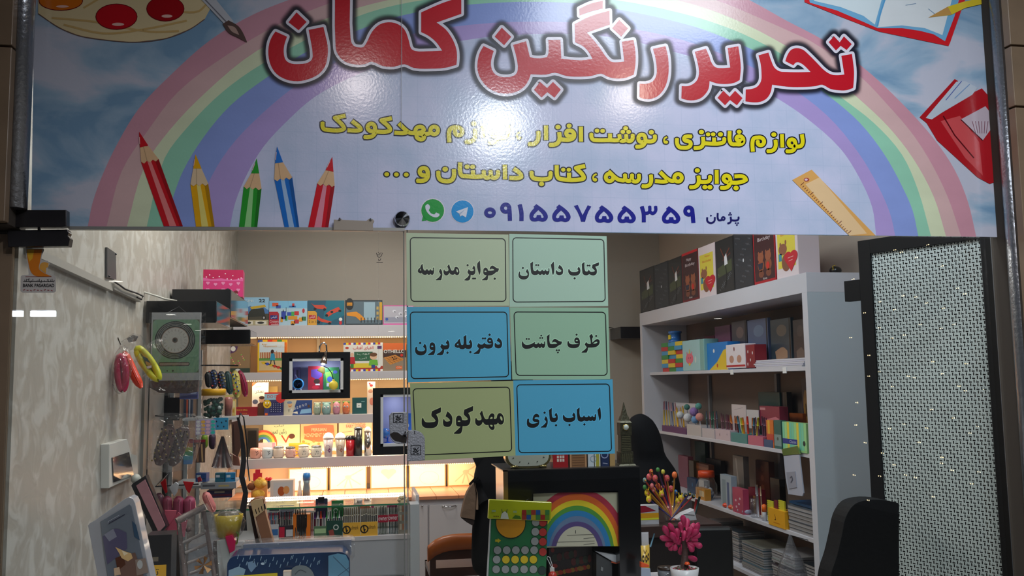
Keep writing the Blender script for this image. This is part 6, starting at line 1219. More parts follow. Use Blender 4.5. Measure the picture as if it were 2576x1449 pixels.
# wooden ladder toy in film
YL = 3.45; WD = mat((110, 92, 86), .5)
t = thing('ladder_toy', 'toy ladder rack of grey brown wood wrapped in clear film, bottom left', 'toy', at(480, 1449, YL))
MB().tube([at(444, 1312, YL), at(514, 1275, YL+.05)], .012, WD, n=10).build('top_rail', t)
for x0, y0, x1, y1 in ((450, 1318, 472, 1500), (512, 1285, 548, 1500)): MB().tube([at(x0, y0, YL), at(x1, y1, YL)], .008, WD, n=8).build('leg', t)
for k in range(4): MB().tube([at(460+k*6, 1365+k*26, YL), at(522+k*6, 1338+k*28, YL)], .0055, mat((130, 120, 116), .4), n=8).build('rung', t)
MB().ball(at(474, 1333, YL), .010, mat((70, 40, 40), .5), n=8).build('hanging_bead', t)
t = tag(patch('film_bag', [(446, 1300), (515, 1270), (535, 1300), (560, 1449), (560, 1500), (455, 1500)], None, .05, FILM, Y=YL-.045), 'crinkled film bag around the toy ladder', 'package')
bx('dark_pole', 'dark brown upright post right of the toy ladder', 'post', 535, 1362, 546, 1500, 3.6, .02, (74, 52, 44), lambda A, w_, h: (A.rect(0, 30, w_, 33, (30, 26, 26), L=1), A.rect(0, 66, w_, 69, (30, 26, 26), L=1)))
t = thing('gold_bow', 'gold foil star bow wrapped in film beside the toy ladder', 'bow', at(505, 1440, 3.4)); mb = MB(); GD = mat((170, 126, 84), .25, metal=.7)
for k in range(6):
 a0 = k*1.05; c = at(512, 1422, 3.4); mb.add([c, c+Vector((.03*math.cos(a0), -.01, .03*math.sin(a0))), c+Vector((.03*math.cos(a0+.5), .0, .03*math.sin(a0+.5)))], [(0, 1, 2)], GD)
 mb.add([c+Vector((0, .004, 0)), c+Vector((.03*math.cos(a0), -.006, .03*math.sin(a0))), c+Vector((.03*math.cos(a0+.5), .004, .03*math.sin(a0+.5)))], [(2, 1, 0)], GD)
mb.build('loops', t)
# ================================================================== hanging rack on the left wall
RX = XL+0.013
t = thing('pegboard_rack', 'dark hanging rack with white slotted uprights and wire hooks on the left wall', 'rack', (RX, 4.7, 0))
MB().box((RX, 4.52, 0.1), (RX+.012, 5.4, Z(470, 866, 5.3)), mat((48, 44, 44), .5)).build('panel', t)
for Y in (4.56, 4.95, 5.34):
 u = MB().box((RX+.012, Y, .1), (RX+.03, Y+.025, Z(470, 880, 5.3)), mat((190, 192, 192), .4)).build('upright', t); mb = MB()
 for k in range(26): mb.box((RX+.0301, Y+.009, .3+k*.05), (RX+.031, Y+.016, .325+k*.05), MAT_BLACK)
 mb.build('slots', u, kind='stuff')
WIRE = mat((60, 60, 64), .3, metal=.8)
for q in ([(390, 1046), (430, 1050), (492, 1048)], [(530, 919), (560, 919), (600, 920)], [(392, 1224), (420, 1222), (445, 1221), (500, 1218)]): MB().tube([Vector((RX+.013, at(*q[0], 4.3).y if q[0][1] < 1200 else 4.6, at(*q[0], 4.3 if q[0][1] < 1200 else 3.96).z))]+[at(x, y, 4.3 if y < 1200 else 3.96) for x, y in q], .003, WIRE, n=6).build('hook', t)
for i, (y0, Y) in enumerate(((1040, 4.9), (1205, 4.6))):
 x1 = X_(612 if i == 0 else 608, Y-.2); s_ = MB(); z_ = Z(600, y0+8, Y); s_.box((RX+.03, Y-.1, z_-.012), (x1-.02, Y+.25, z_), mat((180, 182, 184), .3)); s_.build('tray', t)
YJ = 4.45; sJ = YJ/2300
def capsule(name, label, cat, pts, r, c, Y=4.4, zipc=None, group=None, dots=None, parent=None, flat=.55, tex=None):
 P_ = [at(x, y, Y) for x, y in pts]; s_ = Y/2300; n = len(P_); Q = [P_[0]]
 rs = []; full = []
 for i in range(9):
  f = i/8; k = f*(n-1); j = min(int(k), n-2); full.append(P_[j].lerp(P_[j+1], k-j)); rs.append(r*s_*(1-abs(2*f-1)**5*.65))
 t = thing(name, label, cat, full[-1], group) if parent is None else parent
 mb = MB(); mb.tube(full, rs, tex or mat(c, .45, coat=.3), n=12); b = mb.build('body', t)
 if zipc: MB().tube([p+Vector((rs[4]*.25, -rs[4]*.93, 0)) for p in full[1:8]], r*s_*.1, mat(zipc, .3), n=5).build('zip', t)
 if dots:
  m2 = MB()
  for k in range(dots[1]):
   f = .1+.8*k/dots[1]; i = f*8; j = min(int(i), 7); p = full[j].lerp(full[j+1], i-j); a0 = -1.2+2.4*((k*37 % 11)/11); m2.ball(p+Vector((rs[4]*math.sin(a0)*.97, -rs[4]*math.cos(a0)*.97, 0)), r*s_*dots[2], mat(dots[0][k % len(dots[0])], .5), n=6)
  m2.build('pattern', t, kind='stuff')
 return t
# bags on the wall
YH = 3.72
def ringcase(label, cx, cy, a_, b2, ang, c, Y, r=9):
 s_ = Y/2300; t = thing('pencil_case', label, 'pencil case', at(cx, cy+a_, Y)); pts = []
 for k in range(25):
  q = 2*math.pi*k/24; u, v = a_*math.cos(q), b2*math.sin(q); pts.append(at(cx+u*math.cos(ang)-v*math.sin(ang), cy+u*math.sin(ang)+v*math.cos(ang), Y))
 MB().tube(pts, r*s_, mat(c, .4, coat=.3), n=10, cap=False).build('rim', t)
 m = MB(); pp = []
 for k in range(24):
  q = 2*math.pi*k/24; u, v = a_*.98*math.cos(q), b2*.95*math.sin(q); pp.append(at(cx+u*math.cos(ang)-v*math.sin(ang), cy+u*math.sin(ang)+v*math.cos(ang), Y))
 m.add(pp+[p+Vector((0, .006, 0)) for p in pp], [tuple(range(24)), tuple(range(47, 23, -1))]+[(k, 24+k, 24+(k+1) % 24, (k+1) % 24) for k in range(24)], mat(tuple(int(v*.75) for v in c), .3)); m.build('face', t)
 fl = MB(); fl.ball(at(cx, cy, Y), (.01, .01, .01), FILM)
 R3 = Matrix.Rotation(-ang, 3, 'Y'); MB().ball(at(cx-6*math.cos(ang), cy-8, Y), ((a_+16)*s_, .045, (b2+13)*s_), FILM, n=16, M=R3).build('clear_bag', t)
 return t
tp_ = ringcase('yellow oblong case in a clear bag, frontmost of the three on the wall', 372, 915, 46, 11, math.radians(56), (206, 206, 40), YH, 8)
A = Art(lambda u, v, h: at(u, v, YH-.012-h), .3); A.poly([(358, 897), (378, 903), (384, 918), (366, 912)], (50, 80, 70), L=1); A.poly([(366, 908), (382, 915), (378, 922), (368, 918)], (190, 150, 60), L=2); A.poly([(368, 922), (381, 919), (381, 925), (371, 928)], (226, 224, 220), L=2); A.build('insert_card', tp_)
ringcase('crimson pink oblong case in a clear bag, leftmost of the three on the wall', 306, 938, 42, 10, math.radians(86), (186, 24, 74), 3.60, 8)
capsule('pencil_case', 'bright orange slim case in a clear bag, middle of the three on the wall', 'pencil case', [(312, 884), (325, 915), (340, 948), (356, 976)], 11, (236, 70, 30), Y=3.66, zipc=(200, 50, 20))
t = thing('bag_header', 'crumpled silver bag top where the three cases hang', 'package', at(345, 870, YH)); patch('foil', [(300, 862), (318, 850), (334, 838), (352, 842), (362, 862), (372, 880), (345, 874), (322, 882)], t, .02, FILM, Y=YH-.01)
patch('foil_print', [(318, 852), (334, 842), (348, 846), (342, 858), (324, 862)], t, .003, mat((150, 146, 146), .15, metal=.8, bump=.8, bs=60), Y=YH+.012); MB().tube([atX(296, 850, XL), at(302, 866, YH)], .003, mat((60, 40, 36), .5), n=6).build('hook', t)
# green ornament card
YN = 3.92; SLEEVE = clear_mat('clear_sleeve', (.97, .97, .97), .05, .5, .08, .4, 20)
t = thing('green_ornament_card', 'silver framed green card with a black ringed round ornament, hung in a clear sleeve', 'wall art', at(441, 955, YN))
x0, x1 = X_(380, YN, 870), X_(504, YN, 870); zt, zb4 = Z(441, 786, YN), Z(441, 957, YN)
MB().box((x0, YN, zb4), (x1, YN+.012, zt), mat((172, 174, 176), .35)).build('card', t)
A = quadart((x0, YN, zt), (x1-x0, 0, 0), (0, 0, zb4-zt), (0, -1, 0), 124, 171, rough=.4)
GC = (122, 160, 130); A.rect(3, 18, 121, 152, (96, 104, 78), L=1); A.poly(arc(15, 30, 12, 180, 270)+arc(109, 30, 12, 270, 360)+arc(109, 140, 12, 0, 90)+arc(15, 140, 12, 90, 180), GC, L=2)
A.ell(60, 70, 51, 48, (46, 52, 50), L=4, n=40)
for r in (47, 43, 39): A.ring(60, 70, r, 1.2, (150, 152, 146), L=6, ry=r*.94, n=40)
A.ell(60, 70, 35, 33, (150, 120, 104), L=8, n=36); A.ell(60, 70, 33.5, 31.5, (196, 194, 188), L=9, n=36)
for k in range(20): q = k*math.pi/10; A.stroke([(60+24*math.cos(q), 70+22*math.sin(q)), (60+30*math.cos(q), 70+28*math.sin(q))], .8, (120, 110, 100), L=10)
A.ell(60, 70, 7, 7, (110, 90, 80), L=11); A.ell(60, 70, 4.5, 4.5, (50, 54, 52), L=12)
A.poly(arc(25, 130, 5, 90, 270)+arc(93, 130, 5, -90, 90), (40, 36, 34), L=4); A.poly(arc(25, 130, 3.2, 90, 270)+arc(93, 130, 3.2, -90, 90), (150, 130, 120), L=5); A.ell(42, 147, 1.5, 1.5, (50, 50, 46), L=4); A.ell(56, 147, 2.4, 2.2, (60, 60, 56), L=4); A.build('ornament', t)
MB().box((x0-.01, YN-.006, zb4-.03), (x1+.02, YN-.004, zt), SLEEVE).build('clear_sleeve', t); MB().tube([(x0+.06, YN+.01, zt), (x0+.1, YN+.03, Z(441, 770, YN)), (x1-.06, YN+.01, zt)], .0015, WIRE, n=5).build('string', t)
# row of patterned long cases
GP = 'patterned pencil cases hanging in a row'
spec = [((522, 936), (526, 975), 8, (30, 30, 36), 'black beaded slim case, leftmost in the hanging row'), ((537, 930), (537, 978), 10, (44, 50, 76), 'navy flecked case, second in the hanging row'), ((556, 934), (560, 985), 10, (60, 62, 66), 'grey printed case, third in the hanging row'), ((571, 934), (580, 992), 9, (40, 66, 66), 'dark teal case, fourth in the hanging row'), ((590, 932), (597, 1000), 11, (190, 176, 90), 'yellow checked case with blue and red patches'), ((602, 932), (618, 998), 8, (140, 16, 60), 'curved magenta case at the right end of the hanging row')]
for i, (a_, b2, r, c, lab) in enumerate(spec):
 mid = ((a_[0]+b2[0])/2+(4 if i == 5 else 0), (a_[1]+b2[1])/2)
 capsule('pencil_case', lab, 'pencil case', [a_, mid, b2], r, c, Y=4.75+.03*i, zipc=tuple(int(v*.6) for v in c), group=GP, dots=([(200, 60, 50), (60, 90, 160), (210, 190, 120)], 16, .22) if i in (1, 2, 4) else None)
# jar of green pompoms
t = thing('pompom_jar', 'clear jar of dark green pompoms with a yellow lid', 'jar', (X_(537, YJ), YJ, Z(537, 1050, YJ))); c0 = Vector((X_(537, YJ, 1020), YJ, Z(537, 1052, YJ))); hJ = 54*sJ
MB().lathe(c0, [(0, 0), (22*sJ, 0), (26*sJ, hJ*.15), (26*sJ, hJ*.85), (24*sJ, hJ), (24*sJ, hJ*1.02)], JARM, n=22).build('glass', t)
MB().lathe(c0+Vector((0, 0, hJ)), [(0, 0), (28*sJ, 0), (28.5*sJ, 14*sJ), (26*sJ, 16*sJ), (0, 16*sJ)], mat((222, 164, 24), .4), n=24).build('lid', t)
mb = MB()
for k in range(70):
 q = random.uniform(0, 6.28); r = 20*sJ*math.sqrt(random.random()); mb.ball(c0+Vector((r*math.cos(q), r*math.sin(q), (.08+.78*random.random())*hJ)), 5.2*sJ, mat((18, 74, 54), .9) if k % 14 else mat((190, 200, 196), .8), n=7)
mb.build('pompoms', t, kind='stuff')
t = thing('candy_jar', 'smaller jar with pink contents behind the pompom jar', 'jar', (X_(574, 4.6), 4.6, Z(574, 1045, 4.6))); c0 = Vector((X_(575, 4.62, 1020), 4.62, Z(574, 1046, 4.62))); MB().lathe(c0, [(0, 0), (.018, 0), (.02, .08), (.016, .09)], mat((176, 110, 100), .3, coat=1, var=.4, vs=60), n=14).build('body', t)
MB().box((c0.x-.02, c0.y-.005, c0.z+.09), (c0.x+.02, c0.y+.02, c0.z+.10), mat((200, 190, 120), .4)).build('cap', t)
bx('yellow_pack', 'upright yellow and white pack right of the pompom jar', 'package', 577, 1005, 592, 1046, 4.7, .03, (220, 190, 110), lambda A, w_, h: (A.rect(2, 10, w_-2, 50, (240, 226, 170), L=1), A.rect(4, 60, w_-6, 80, (200, 150, 60), L=1)))
bx('black_folder', 'flat black folder standing on the hanging rack', 'folder', 400, 1000, 452, 1058, 4.5, .02, (16, 16, 18), lambda A, w_, h: A.rect(w_*.05, 3, w_*.07, 97, (50, 50, 54), L=1))
bx('blue_pack', 'lilac blue pouch beneath the green ornament card', 'package', 452, 972, 498, 1004, 4.15, .02, (84, 90, 146), lambda A, w_, h: (A.rect(w_*.6, 20, w_*.9, 60, (150, 160, 200), L=1), A.rect(5, 70, w_-5, 90, (60, 64, 110), L=1)))
bx('striped_pack', 'narrow pack with dark and orange stripes under the lilac pouch', 'package', 462, 1005, 484, 1050, 4.25, .02, (60, 70, 90), lambda A, w_, h: (A.rect(w_*.3, 0, w_*.5, 100, (200, 90, 60), L=1), A.rect(w_*.6, 0, w_*.75, 100, (190, 190, 196), L=1)))
t = thing('film_pouch', 'wrinkled film pouch with brown contents below the ornament card', 'package', at(430, 990, 3.98)); patch('contents', [(378, 950), (500, 950), (497, 985), (470, 990), (400, 988), (376, 975)], t, .03, mat((80, 58, 56), .5, var=.5, vs=30), Y=4.0); patch('film', [(370, 948), (510, 948), (503, 990), (450, 998), (385, 992)], t, .045, FILM, Y=3.98)
for i, (a_, b2) in enumerate((((430, 1068), (398, 1170)), ((468, 1070), (432, 1172)))):
 capsule('pencil_case', ('left', 'right')[i]+' brown zipped case pricked with gold holes, in a clear bag', 'pencil case', [a_, b2], 18, (104, 80, 78), Y=4.1+.05*i, zipc=(80, 60, 60), dots=([(30, 24, 22), (160, 140, 80)], 34, .13))
t = tag(patch('film_bag', [(372, 1060), (405, 1040), (480, 1042), (505, 1080), (478, 1180), (420, 1190), (368, 1180)], None, .10, FILM, Y=3.99), 'wrinkled film bag over the two brown zipped cases', 'package')
def art_mac(A, w_, h):
 for i, c in enumerate(((226, 226, 232), (232, 180, 80), (222, 180, 196), (60, 190, 180))):
  for j in range(4): A.ell(w_*(.13+i*.25), 14+j*24, w_*.11, 11, c, L=1, n=14)
bx('macaron_pack', 'pack of white, yellow, pink and teal scalloped erasers', 'package', 492, 1056, 541, 1094, 4.2, .015, (170, 156, 196), art_mac, yaw=6)
bx('hair_card', 'bright blue card with little black drawings on the rack', 'card', 537, 1051, 574, 1081, 4.28, .01, (60, 150, 190), lambda A, w_, h: [A.ell(w_*x, y, 6, 8, (20, 40, 60), L=1, n=10) for x, y in ((.2, 30), (.3, 70), (.55, 40), (.7, 74), (.85, 28))])
def art_rain(A, w_, h):
 for i, c in enumerate(((150, 40, 50), (190, 120, 50), (150, 160, 60), (60, 140, 90), (60, 150, 170), (60, 130, 190))): A.rect(0, i*16.6, w_, i*16.6+17, c, L=1)
bx('rainbow_strip', 'rainbow shaded eraser strip hanging on the rack', 'toy', 462, 1104, 485, 1168, 4.25, .012, (60, 130, 170), art_rain, yaw=3)
bx('cosmetic_card', 'red topped brown card of brushes hanging on the rack', 'card', 486, 1106, 516, 1164, 4.35, .01, (84, 60, 54), lambda A, w_, h: (A.rect(0, 0, w_, 12, (150, 24, 44), L=1), A.stroke([(w_*.3, 20), (w_*.4, 96)], 9, (150, 110, 80), L=1), A.stroke([(w_*.7, 20), (w_*.8, 96)], 7, (200, 160, 110), L=1)))
capsule('green_tool', 'small lime green tool with a rounded end on the rack', 'toy', [(514, 1092), (515, 1128)], 8, (120, 150, 30), Y=4.4); capsule('plum_tool', 'dark plum tool beside the lime green one', 'toy', [(534, 1090), (535, 1130)], 9, (60, 36, 60), Y=4.42)
t = thing('brush_bag', 'cone shaped bag of dark brushes hanging on the rack', 'package', at(560, 1185, 4.3)); patch('bag', [(544, 1078), (578, 1080), (584, 1182), (534, 1178)], t, .05, FILM, Y=4.3)
for k in range(4): MB().tube([at(560, 1098, 4.33), at(540+k*13, 1176, 4.33)], [.006, .015], mat(((60, 40, 40), (90, 50, 40), (40, 30, 34), (70, 44, 40))[k], .4), n=8).build('brush', t)
for i, (q, c, lab) in enumerate((([(582, 1062), (600, 1058), (608, 1120), (598, 1150), (584, 1140)], (96, 62, 50), 'brown leather pouch hanging beside the shelf edge'), ([(578, 1140), (600, 1150), (604, 1172), (580, 1170)], (150, 90, 70), 'small tan pouch under the leather pouch'))):
 leanbox('leather_pouch', lab, 'pouch', q, 4.45+.05*i, .02, c, [('seam', [(q[0][0]+4, q[0][1]+5), (q[0][0]+6, q[0][1]+5), (q[-1][0]+6, q[-1][1]-5), (q[-1][0]+4, q[-1][1]-5)], tuple(int(v*.6) for v in c))])
for i, (p0, p1, c, lab) in enumerate(((492, 520, (40, 80, 150), 'blue printed pack lying on the rack tray'), (541, 565, (20, 96, 116), 'teal folded box, middle of the rack tray'), (567, 592, (24, 120, 170), 'bright blue folded box at the right of the rack tray'))):
 bx('small_pack', lab, 'package', p0, 1190, p1, 1212, 4.42, .04, c, lambda A, w_, h: (A.rect(w_*.1, 20, w_*.5, 50, (200, 210, 220), L=1), A.rect(w_*.55, 60, w_*.9, 70, (20, 50, 90), L=1)), yaw=(-12, 0, 6)[i])
bx('tray_of_cards', 'grey tray with assorted flat packs on the rack', 'tray', 505, 1214, 594, 1230, 4.4, .12, (150, 152, 156), lambda A, w_, h: (A.rect(w_*.05, 30, w_*.4, 60, (90, 90, 96), L=1), A.rect(w_*.5, 40, w_*.8, 66, (190, 170, 110), L=1)))
bx('flat_packs', 'dark blue and maroon flat packs under the grey tray', 'package', 520, 1234, 584, 1252, 4.45, .1, (50, 50, 96), lambda A, w_, h: (A.rect(0, 50, w_, 80, (110, 30, 64), L=1), A.rect(w_*.3, 10, w_*.7, 34, (190, 180, 160), L=1)))
# rose cases with foil ribbons
for i, (a_, b2, r, c) in enumerate((((420, 1248), (423, 1300), 12, (130, 50, 74)), ((449, 1248), (450, 1304), 13, (140, 52, 80)), ((476, 1248), (479, 1300), 14, (160, 66, 96)), ((400, 1240), (404, 1292), 11, (80, 36, 52)))):
 capsule('pencil_case', ('rose zipped case under the red foil tip', 'deep rose zipped case under the silver foil', 'bright rose zipped case, third under the foil tips', 'dark wine coloured zipped case nearest the wall')[i], 'pencil case', [a_, b2], r, c, Y=4.02, zipc=tuple(min(255, v+40) for v in c), group='rose pencil cases with foil tips')
capsule('peach_case', 'peach pink flat case slanting down at the right of the rose cases', 'pencil case', [(515, 1238), (526, 1262), (538, 1288)], 11, (206, 120, 116), Y=3.98, zipc=(226, 150, 140))
for i, (q, c, lab) in enumerate((([(403, 1214), (417, 1204), (421, 1238), (416, 1242)], (180, 20, 26), 'left red foil tip on the rack'), ([(425, 1226), (442, 1212), (450, 1218), (446, 1238), (438, 1250)], (200, 200, 204), 'silver foil tip on the rack'), ([(460, 1211), (488, 1213), (476, 1242), (468, 1232)], (190, 20, 28), 'right red foil tip on the rack'), ([(496, 1202), (504, 1198), (508, 1210), (498, 1214)], (140, 24, 46), 'small wine red foil tip near the hanging strap'))):
 t = tag(patch('foil_tip', q, None, .006, mat(c, .2, metal=.4), Y=3.94), lab, 'ribbon')
leanbox('pink_folder', 'open pink paper folder at the foot of the rack', 'folder', [(414, 1283), (444, 1284), (438, 1318), (413, 1336)], 3.8, .004, (190, 84, 104), [('flap', [(448, 1288), (458, 1296), (472, 1306), (464, 1352), (418, 1334), (440, 1300)], (170, 70, 90))])
# strap, yellow bowl, ribbons
t = thing('black_strap', 'long black strap hanging at the front corner of the rack', 'strap', at(612, 1335, 4.25)); mb = MB(); q = [(598, 1050), (606, 1080), (611, 1120), (613, 1160), (608, 1200), (618, 1240), (610, 1290), (614, 1335)]
L_ = [at(x, y, 4.25) for x, y in q]; wv = [6, 8, 10, 12, 13, 12, 16, 14]
vs = []
for p, w_ in zip(L_, wv): vs += [p+Vector((-w_*.0009, 0, 0)), p+Vector((w_*.0009, -.004, 0)), p+Vector((w_*.0009, .004, 0)), p+Vector((-w_*.0009, .006, 0))]
mb.add(vs, [(4*i+k, 4*i+(k+1) % 4, 4*i+4+(k+1) % 4, 4*i+4+k) for i in range(7) for k in range(4)]+[(0, 3, 2, 1), (28, 29, 30, 31)], mat((34, 34, 38), .5)); mb.build('band', t)
MB().tube([Vector((at(600, 1044, 4.7).x, 4.72, at(600, 1050, 4.9).z))]+[at(x, y, 4.24) for x, y in ((605, 1040), (613, 1050), (618, 1090), (624, 1140), (622, 1160), (628, 1210))], .003, mat((14, 14, 16), .4), n=6).build('cord', t)
t = thing('yellow_bowl', 'yellow plastic basket wrapped in film beside the rack', 'basket', at(575, 1350, 3.58)); c0 = at(574, 1350, 3.58); s_ = 3.58/2300
MB().lathe(c0, [(0, 0), (24*s_, 0), (30*s_, 26*s_), (34*s_, 52*s_), (31*s_, 52*s_), (26*s_, 20*s_), (0, 6*s_)], mat((200, 170, 20), .3, coat=.4), n=20, sx=1, sy=.8).build('bowl', t)
MB().ball(c0+Vector((0, 0, 50*s_)), (26*s_, .03, 8*s_), mat((70, 60, 40), .6), n=12).build('contents', t); MB().ball(c0+Vector((0, 0, 30*s_)), (40*s_, .06, 38*s_), FILM, n=16).build('film', t)
t = thing('pink_bag', 'hot pink and white gift bag under the yellow basket', 'package', at(578, 1460, 3.56)); patch('pink_side', [(566, 1350), (584, 1346), (592, 1362), (590, 1385), (578, 1392), (572, 1372)], t, .04, mat((206, 24, 84), .25, coat=.5), Y=3.53); patch('white_side', [(545, 1360), (570, 1356), (578, 1392), (578, 1458), (552, 1458), (546, 1390)], t, .05, mat((196, 200, 196), .15, coat=1), Y=3.54)
t = tag(MB().tube([at(x, y, 3.56) for x, y in ((592, 1336), (600, 1344), (596, 1366), (590, 1372))], .003, mat((120, 160, 50), .5), n=6).build('lime_cord'), 'thin lime green cord handle below the yellow basket', 'cord')
bx('grey_tin', 'grey round cornered tin between the ladder and the blue box', 'tin', 548, 1400, 572, 1449, 3.7, .06, (110, 110, 104), lambda A, w_, h: (A.ell(w_*.5, 30, 16, 20, (150, 150, 140), L=1), A.ell(w_*.5, 70, 14, 12, (80, 76, 60), L=1)))
# ================================================================== wooden stool
YS_ = 5.45; t = thing('wooden_chair', 'dark wooden slat chair with a caramel padded top by the white cabinet', 'chair', (X_(1150, YS_), YS_, 0)); CH = mat((64, 30, 20), .35, coat=.3)
xa, xb_ = X_(1079, YS_), X_(1079, YS_)+.42; zt = Z(1120, 1345, YS_)
mb = MB(); N = 10; rg = []
for i in range(N+1):
 f = i/N; x = xa-.012+(xb_-xa+.024)*f; top = zt-.05*(2*f-1)**4-.012*(2*f-1)**2; rg.append((x, top))
vs = []
for x, top in rg: vs += [(x, YS_, top-.09), (x, YS_, top-.02), (x, YS_+.02, top), (x, YS_+.06, top-.02), (x, YS_+.06, top-.09)]
mb.add(vs, [(5*i+k, 5*i+(k+1) % 5, 5*i+5+(k+1) % 5, 5*i+5+k) for i in range(N) for k in range(5)]+[(0, 1, 2, 3, 4), (5*N+4, 5*N+3, 5*N+2, 5*N+1, 5*N)], mat((176, 92, 36), .35, var=.1), True); mb.build('padded_top', t)
for x in (xa, xb_-.035):
 MB().box((x, YS_+.005, 0), (x+.035, YS_+.04, zt-.08), CH).build('leg', t); MB().box((x, YS_+.37, 0), (x+.035, YS_+.405, .45), CH).build('leg', t)
for k, dz in enumerate((.115, .20, .28)): MB().box((xa+.035, YS_+.012, zt-dz-(.02 if k else .03)), (xb_-.035, YS_+.03, zt-dz+(.008 if k else .03)), CH).build('slat', t)
MB().box((xa, YS_+.02, .42), (xb_, YS_+.41, .45), CH).build('seat', t)
# ================================================================== people
SKIN = mat((190, 140, 115), .5)
def head(t, c, r, facing, covered=True):
 R = Matrix.Rotation(facing, 3, 'Z'); c = Vector(c); mb = MB()
 mb.ball(c, (r*.78, r*.92, r*1.15), SKIN, n=20, M=R)
 mb.tube([c+R @ Vector((0, -r*.88, .15*r)), c+R @ Vector((0, -r*1.12, -.15*r)), c+R @ Vector((0, -r*.9, -.22*r))], [r*.07, r*.14, r*.1], SKIN, n=8)
 mb.build('head', t)
 for s_ in (-1, 1): MB().ball(c+R @ Vector((s_*r*.3, -r*.82, .1*r)), (r*.12, r*.1, r*.08), mat((30, 24, 22), .2), n=8, M=R).build('eye', t)
 MB().ball(c+R @ Vector((0, -r*.86, -.45*r)), (r*.22, r*.08, r*.06), mat((150, 70, 66), .5), n=8, M=R).build('mouth', t)
BLK = mat((17, 18, 21), .85, spec=.15)
Y1 = 4.62; sx_ = Y1/2300
def XY(px, py, Y): p = at(px, py, Y); return p
t = thing('person', 'person in a long black coat standing behind the paper signs, left of the black case', 'person', (X_(1290, Y1, 1300), Y1, 0))
cx = X_(1292, Y1, 1300)
rings = []
for py, l in ((1449, 76), (1440, 92), (1425, 102), (1400, 106), (1330, 104), (1280, 100), (1230, 102), (1190, 98), (1160, 90), (1130, 84), (1100, 76), (1078, 58), (1064, 30), (1050, 24)):
 p = at(1292, py, Y1); rings.append((cx, Y1, p.z, l*sx_, min(l*sx_*.72, .155)))
MB().loft(rings, BLK, n=40, fold=.022, seed=5).build('coat', t)
for s_ in (-1, 1):
 MB().tube([(cx+s_*.09, Y1, .62), (cx+s_*.09, Y1-.01, .35), (cx+s_*.09, Y1, .08)], [.085, .065, .05], mat((24, 24, 28), .8), n=12).build('leg', t); MB().ball((cx+s_*.09, Y1+.05, .04), (.045, .12, .04), mat((20, 18, 18), .4), n=12).build('shoe', t)
hc = Vector((cx, Y1, rings[-1][2]+.15)); head(t, hc, .098, math.radians(160))
MB().ball(hc+Vector((0, -.012, .0)), (.112, .112, .135), BLK, n=20).lathe(hc, [(.185, -.27), (.16, -.22), (.125, -.14), (.11, -.06), (.11, 0)], BLK, n=20).build('headscarf', t)
# sleeve down the left side and the hand
MB().tube([at(1232, 1085, Y1), at(1212, 1150, Y1), at(1205, 1215, Y1-.02), at(1224, 1266, Y1-.08)], [.062, .058, .052, .036], BLK, n=14).build('sleeve', t)
hd = at(1246, 1284, Y1-.1); mb = MB(); mb.ball(hd, (.018, .03, .035), SKIN, n=10)
for k in range(4): mb.tube([hd+Vector((-.008, -.02+.013*k, -.02)), hd+Vector((-.016, -.02+.013*k, -.05)), hd+Vector((-.002, -.02+.013*k, -.066))], [.008, .007, .006], SKIN, n=6)
mb.tube([hd+Vector((.0, -.028, .0)), hd+Vector((.012, -.04, -.025))], [.009, .007], SKIN, n=6); mb.build('hand', t)
t = thing('cloth_bag', 'limp beige cloth bag with a dark hem held beside the black coat', 'bag', at(1176, 1322, Y1-.05)); patch('cloth', smooth([(1192, 1214), (1197, 1240), (1196, 1285), (1194, 1308), (1175, 1304), (1160, 1302), (1166, 1270), (1176, 1238)], ang=40), t, .05, mat((120, 96, 78), .8, bump=.5, bs=25, var=.2, vs=20), Y=Y1-.08)
patch('dark_hem', [(1160, 1303), (1176, 1306), (1194, 1300), (1193, 1318), (1188, 1322), (1174, 1314)], t, .04, mat((40, 24, 20), .7), Y=Y1-.075)
MB().tube([at(1195, 1216, Y1-.06), at(1202, 1240, Y1-.075), at(1200, 1282, Y1-.08)], .006, mat((110, 88, 70), .8), n=6).build('strap', t)
# seated woman in a chador
Y2 = 5.15; t = thing('person', 'seated person in a black headscarf and cloak before the right-hand shelf unit', 'person', (X_(1640, Y2, 1300), Y2, 0)); rings = []
for py, l, r in ((1655, 1570, 1716), (1560, 1572, 1716), (1449, 1574, 1716), (1350, 1576, 1716), (1270, 1578, 1714), (1220, 1580, 1708), (1195, 1584, 1703), (1178, 1588, 1694), (1163, 1590, 1684), (1150, 1590, 1675), (1138, 1589, 1669), (1128, 1587, 1667), (1112, 1583, 1664), (1098, 1580, 1660), (1084, 1578, 1655), (1070, 1579, 1648), (1058, 1583, 1640), (1049, 1590, 1630), (1043, 1600, 1620), (1041, 1608, 1614)):
 a_ = at(l, py, Y2); b2 = at(r, py, Y2); rr = (b2.x-a_.x)/2; rings.append(((a_.x+b2.x)/2, Y2, a_.z, rr, min(rr, .13) if py < 1140 else rr*.8))
MB().loft(rings, BLK, n=40, fold=.012, seed=9).build('cloak', t)
head(t, at(1616, 1094, Y2), .078, math.radians(-80))
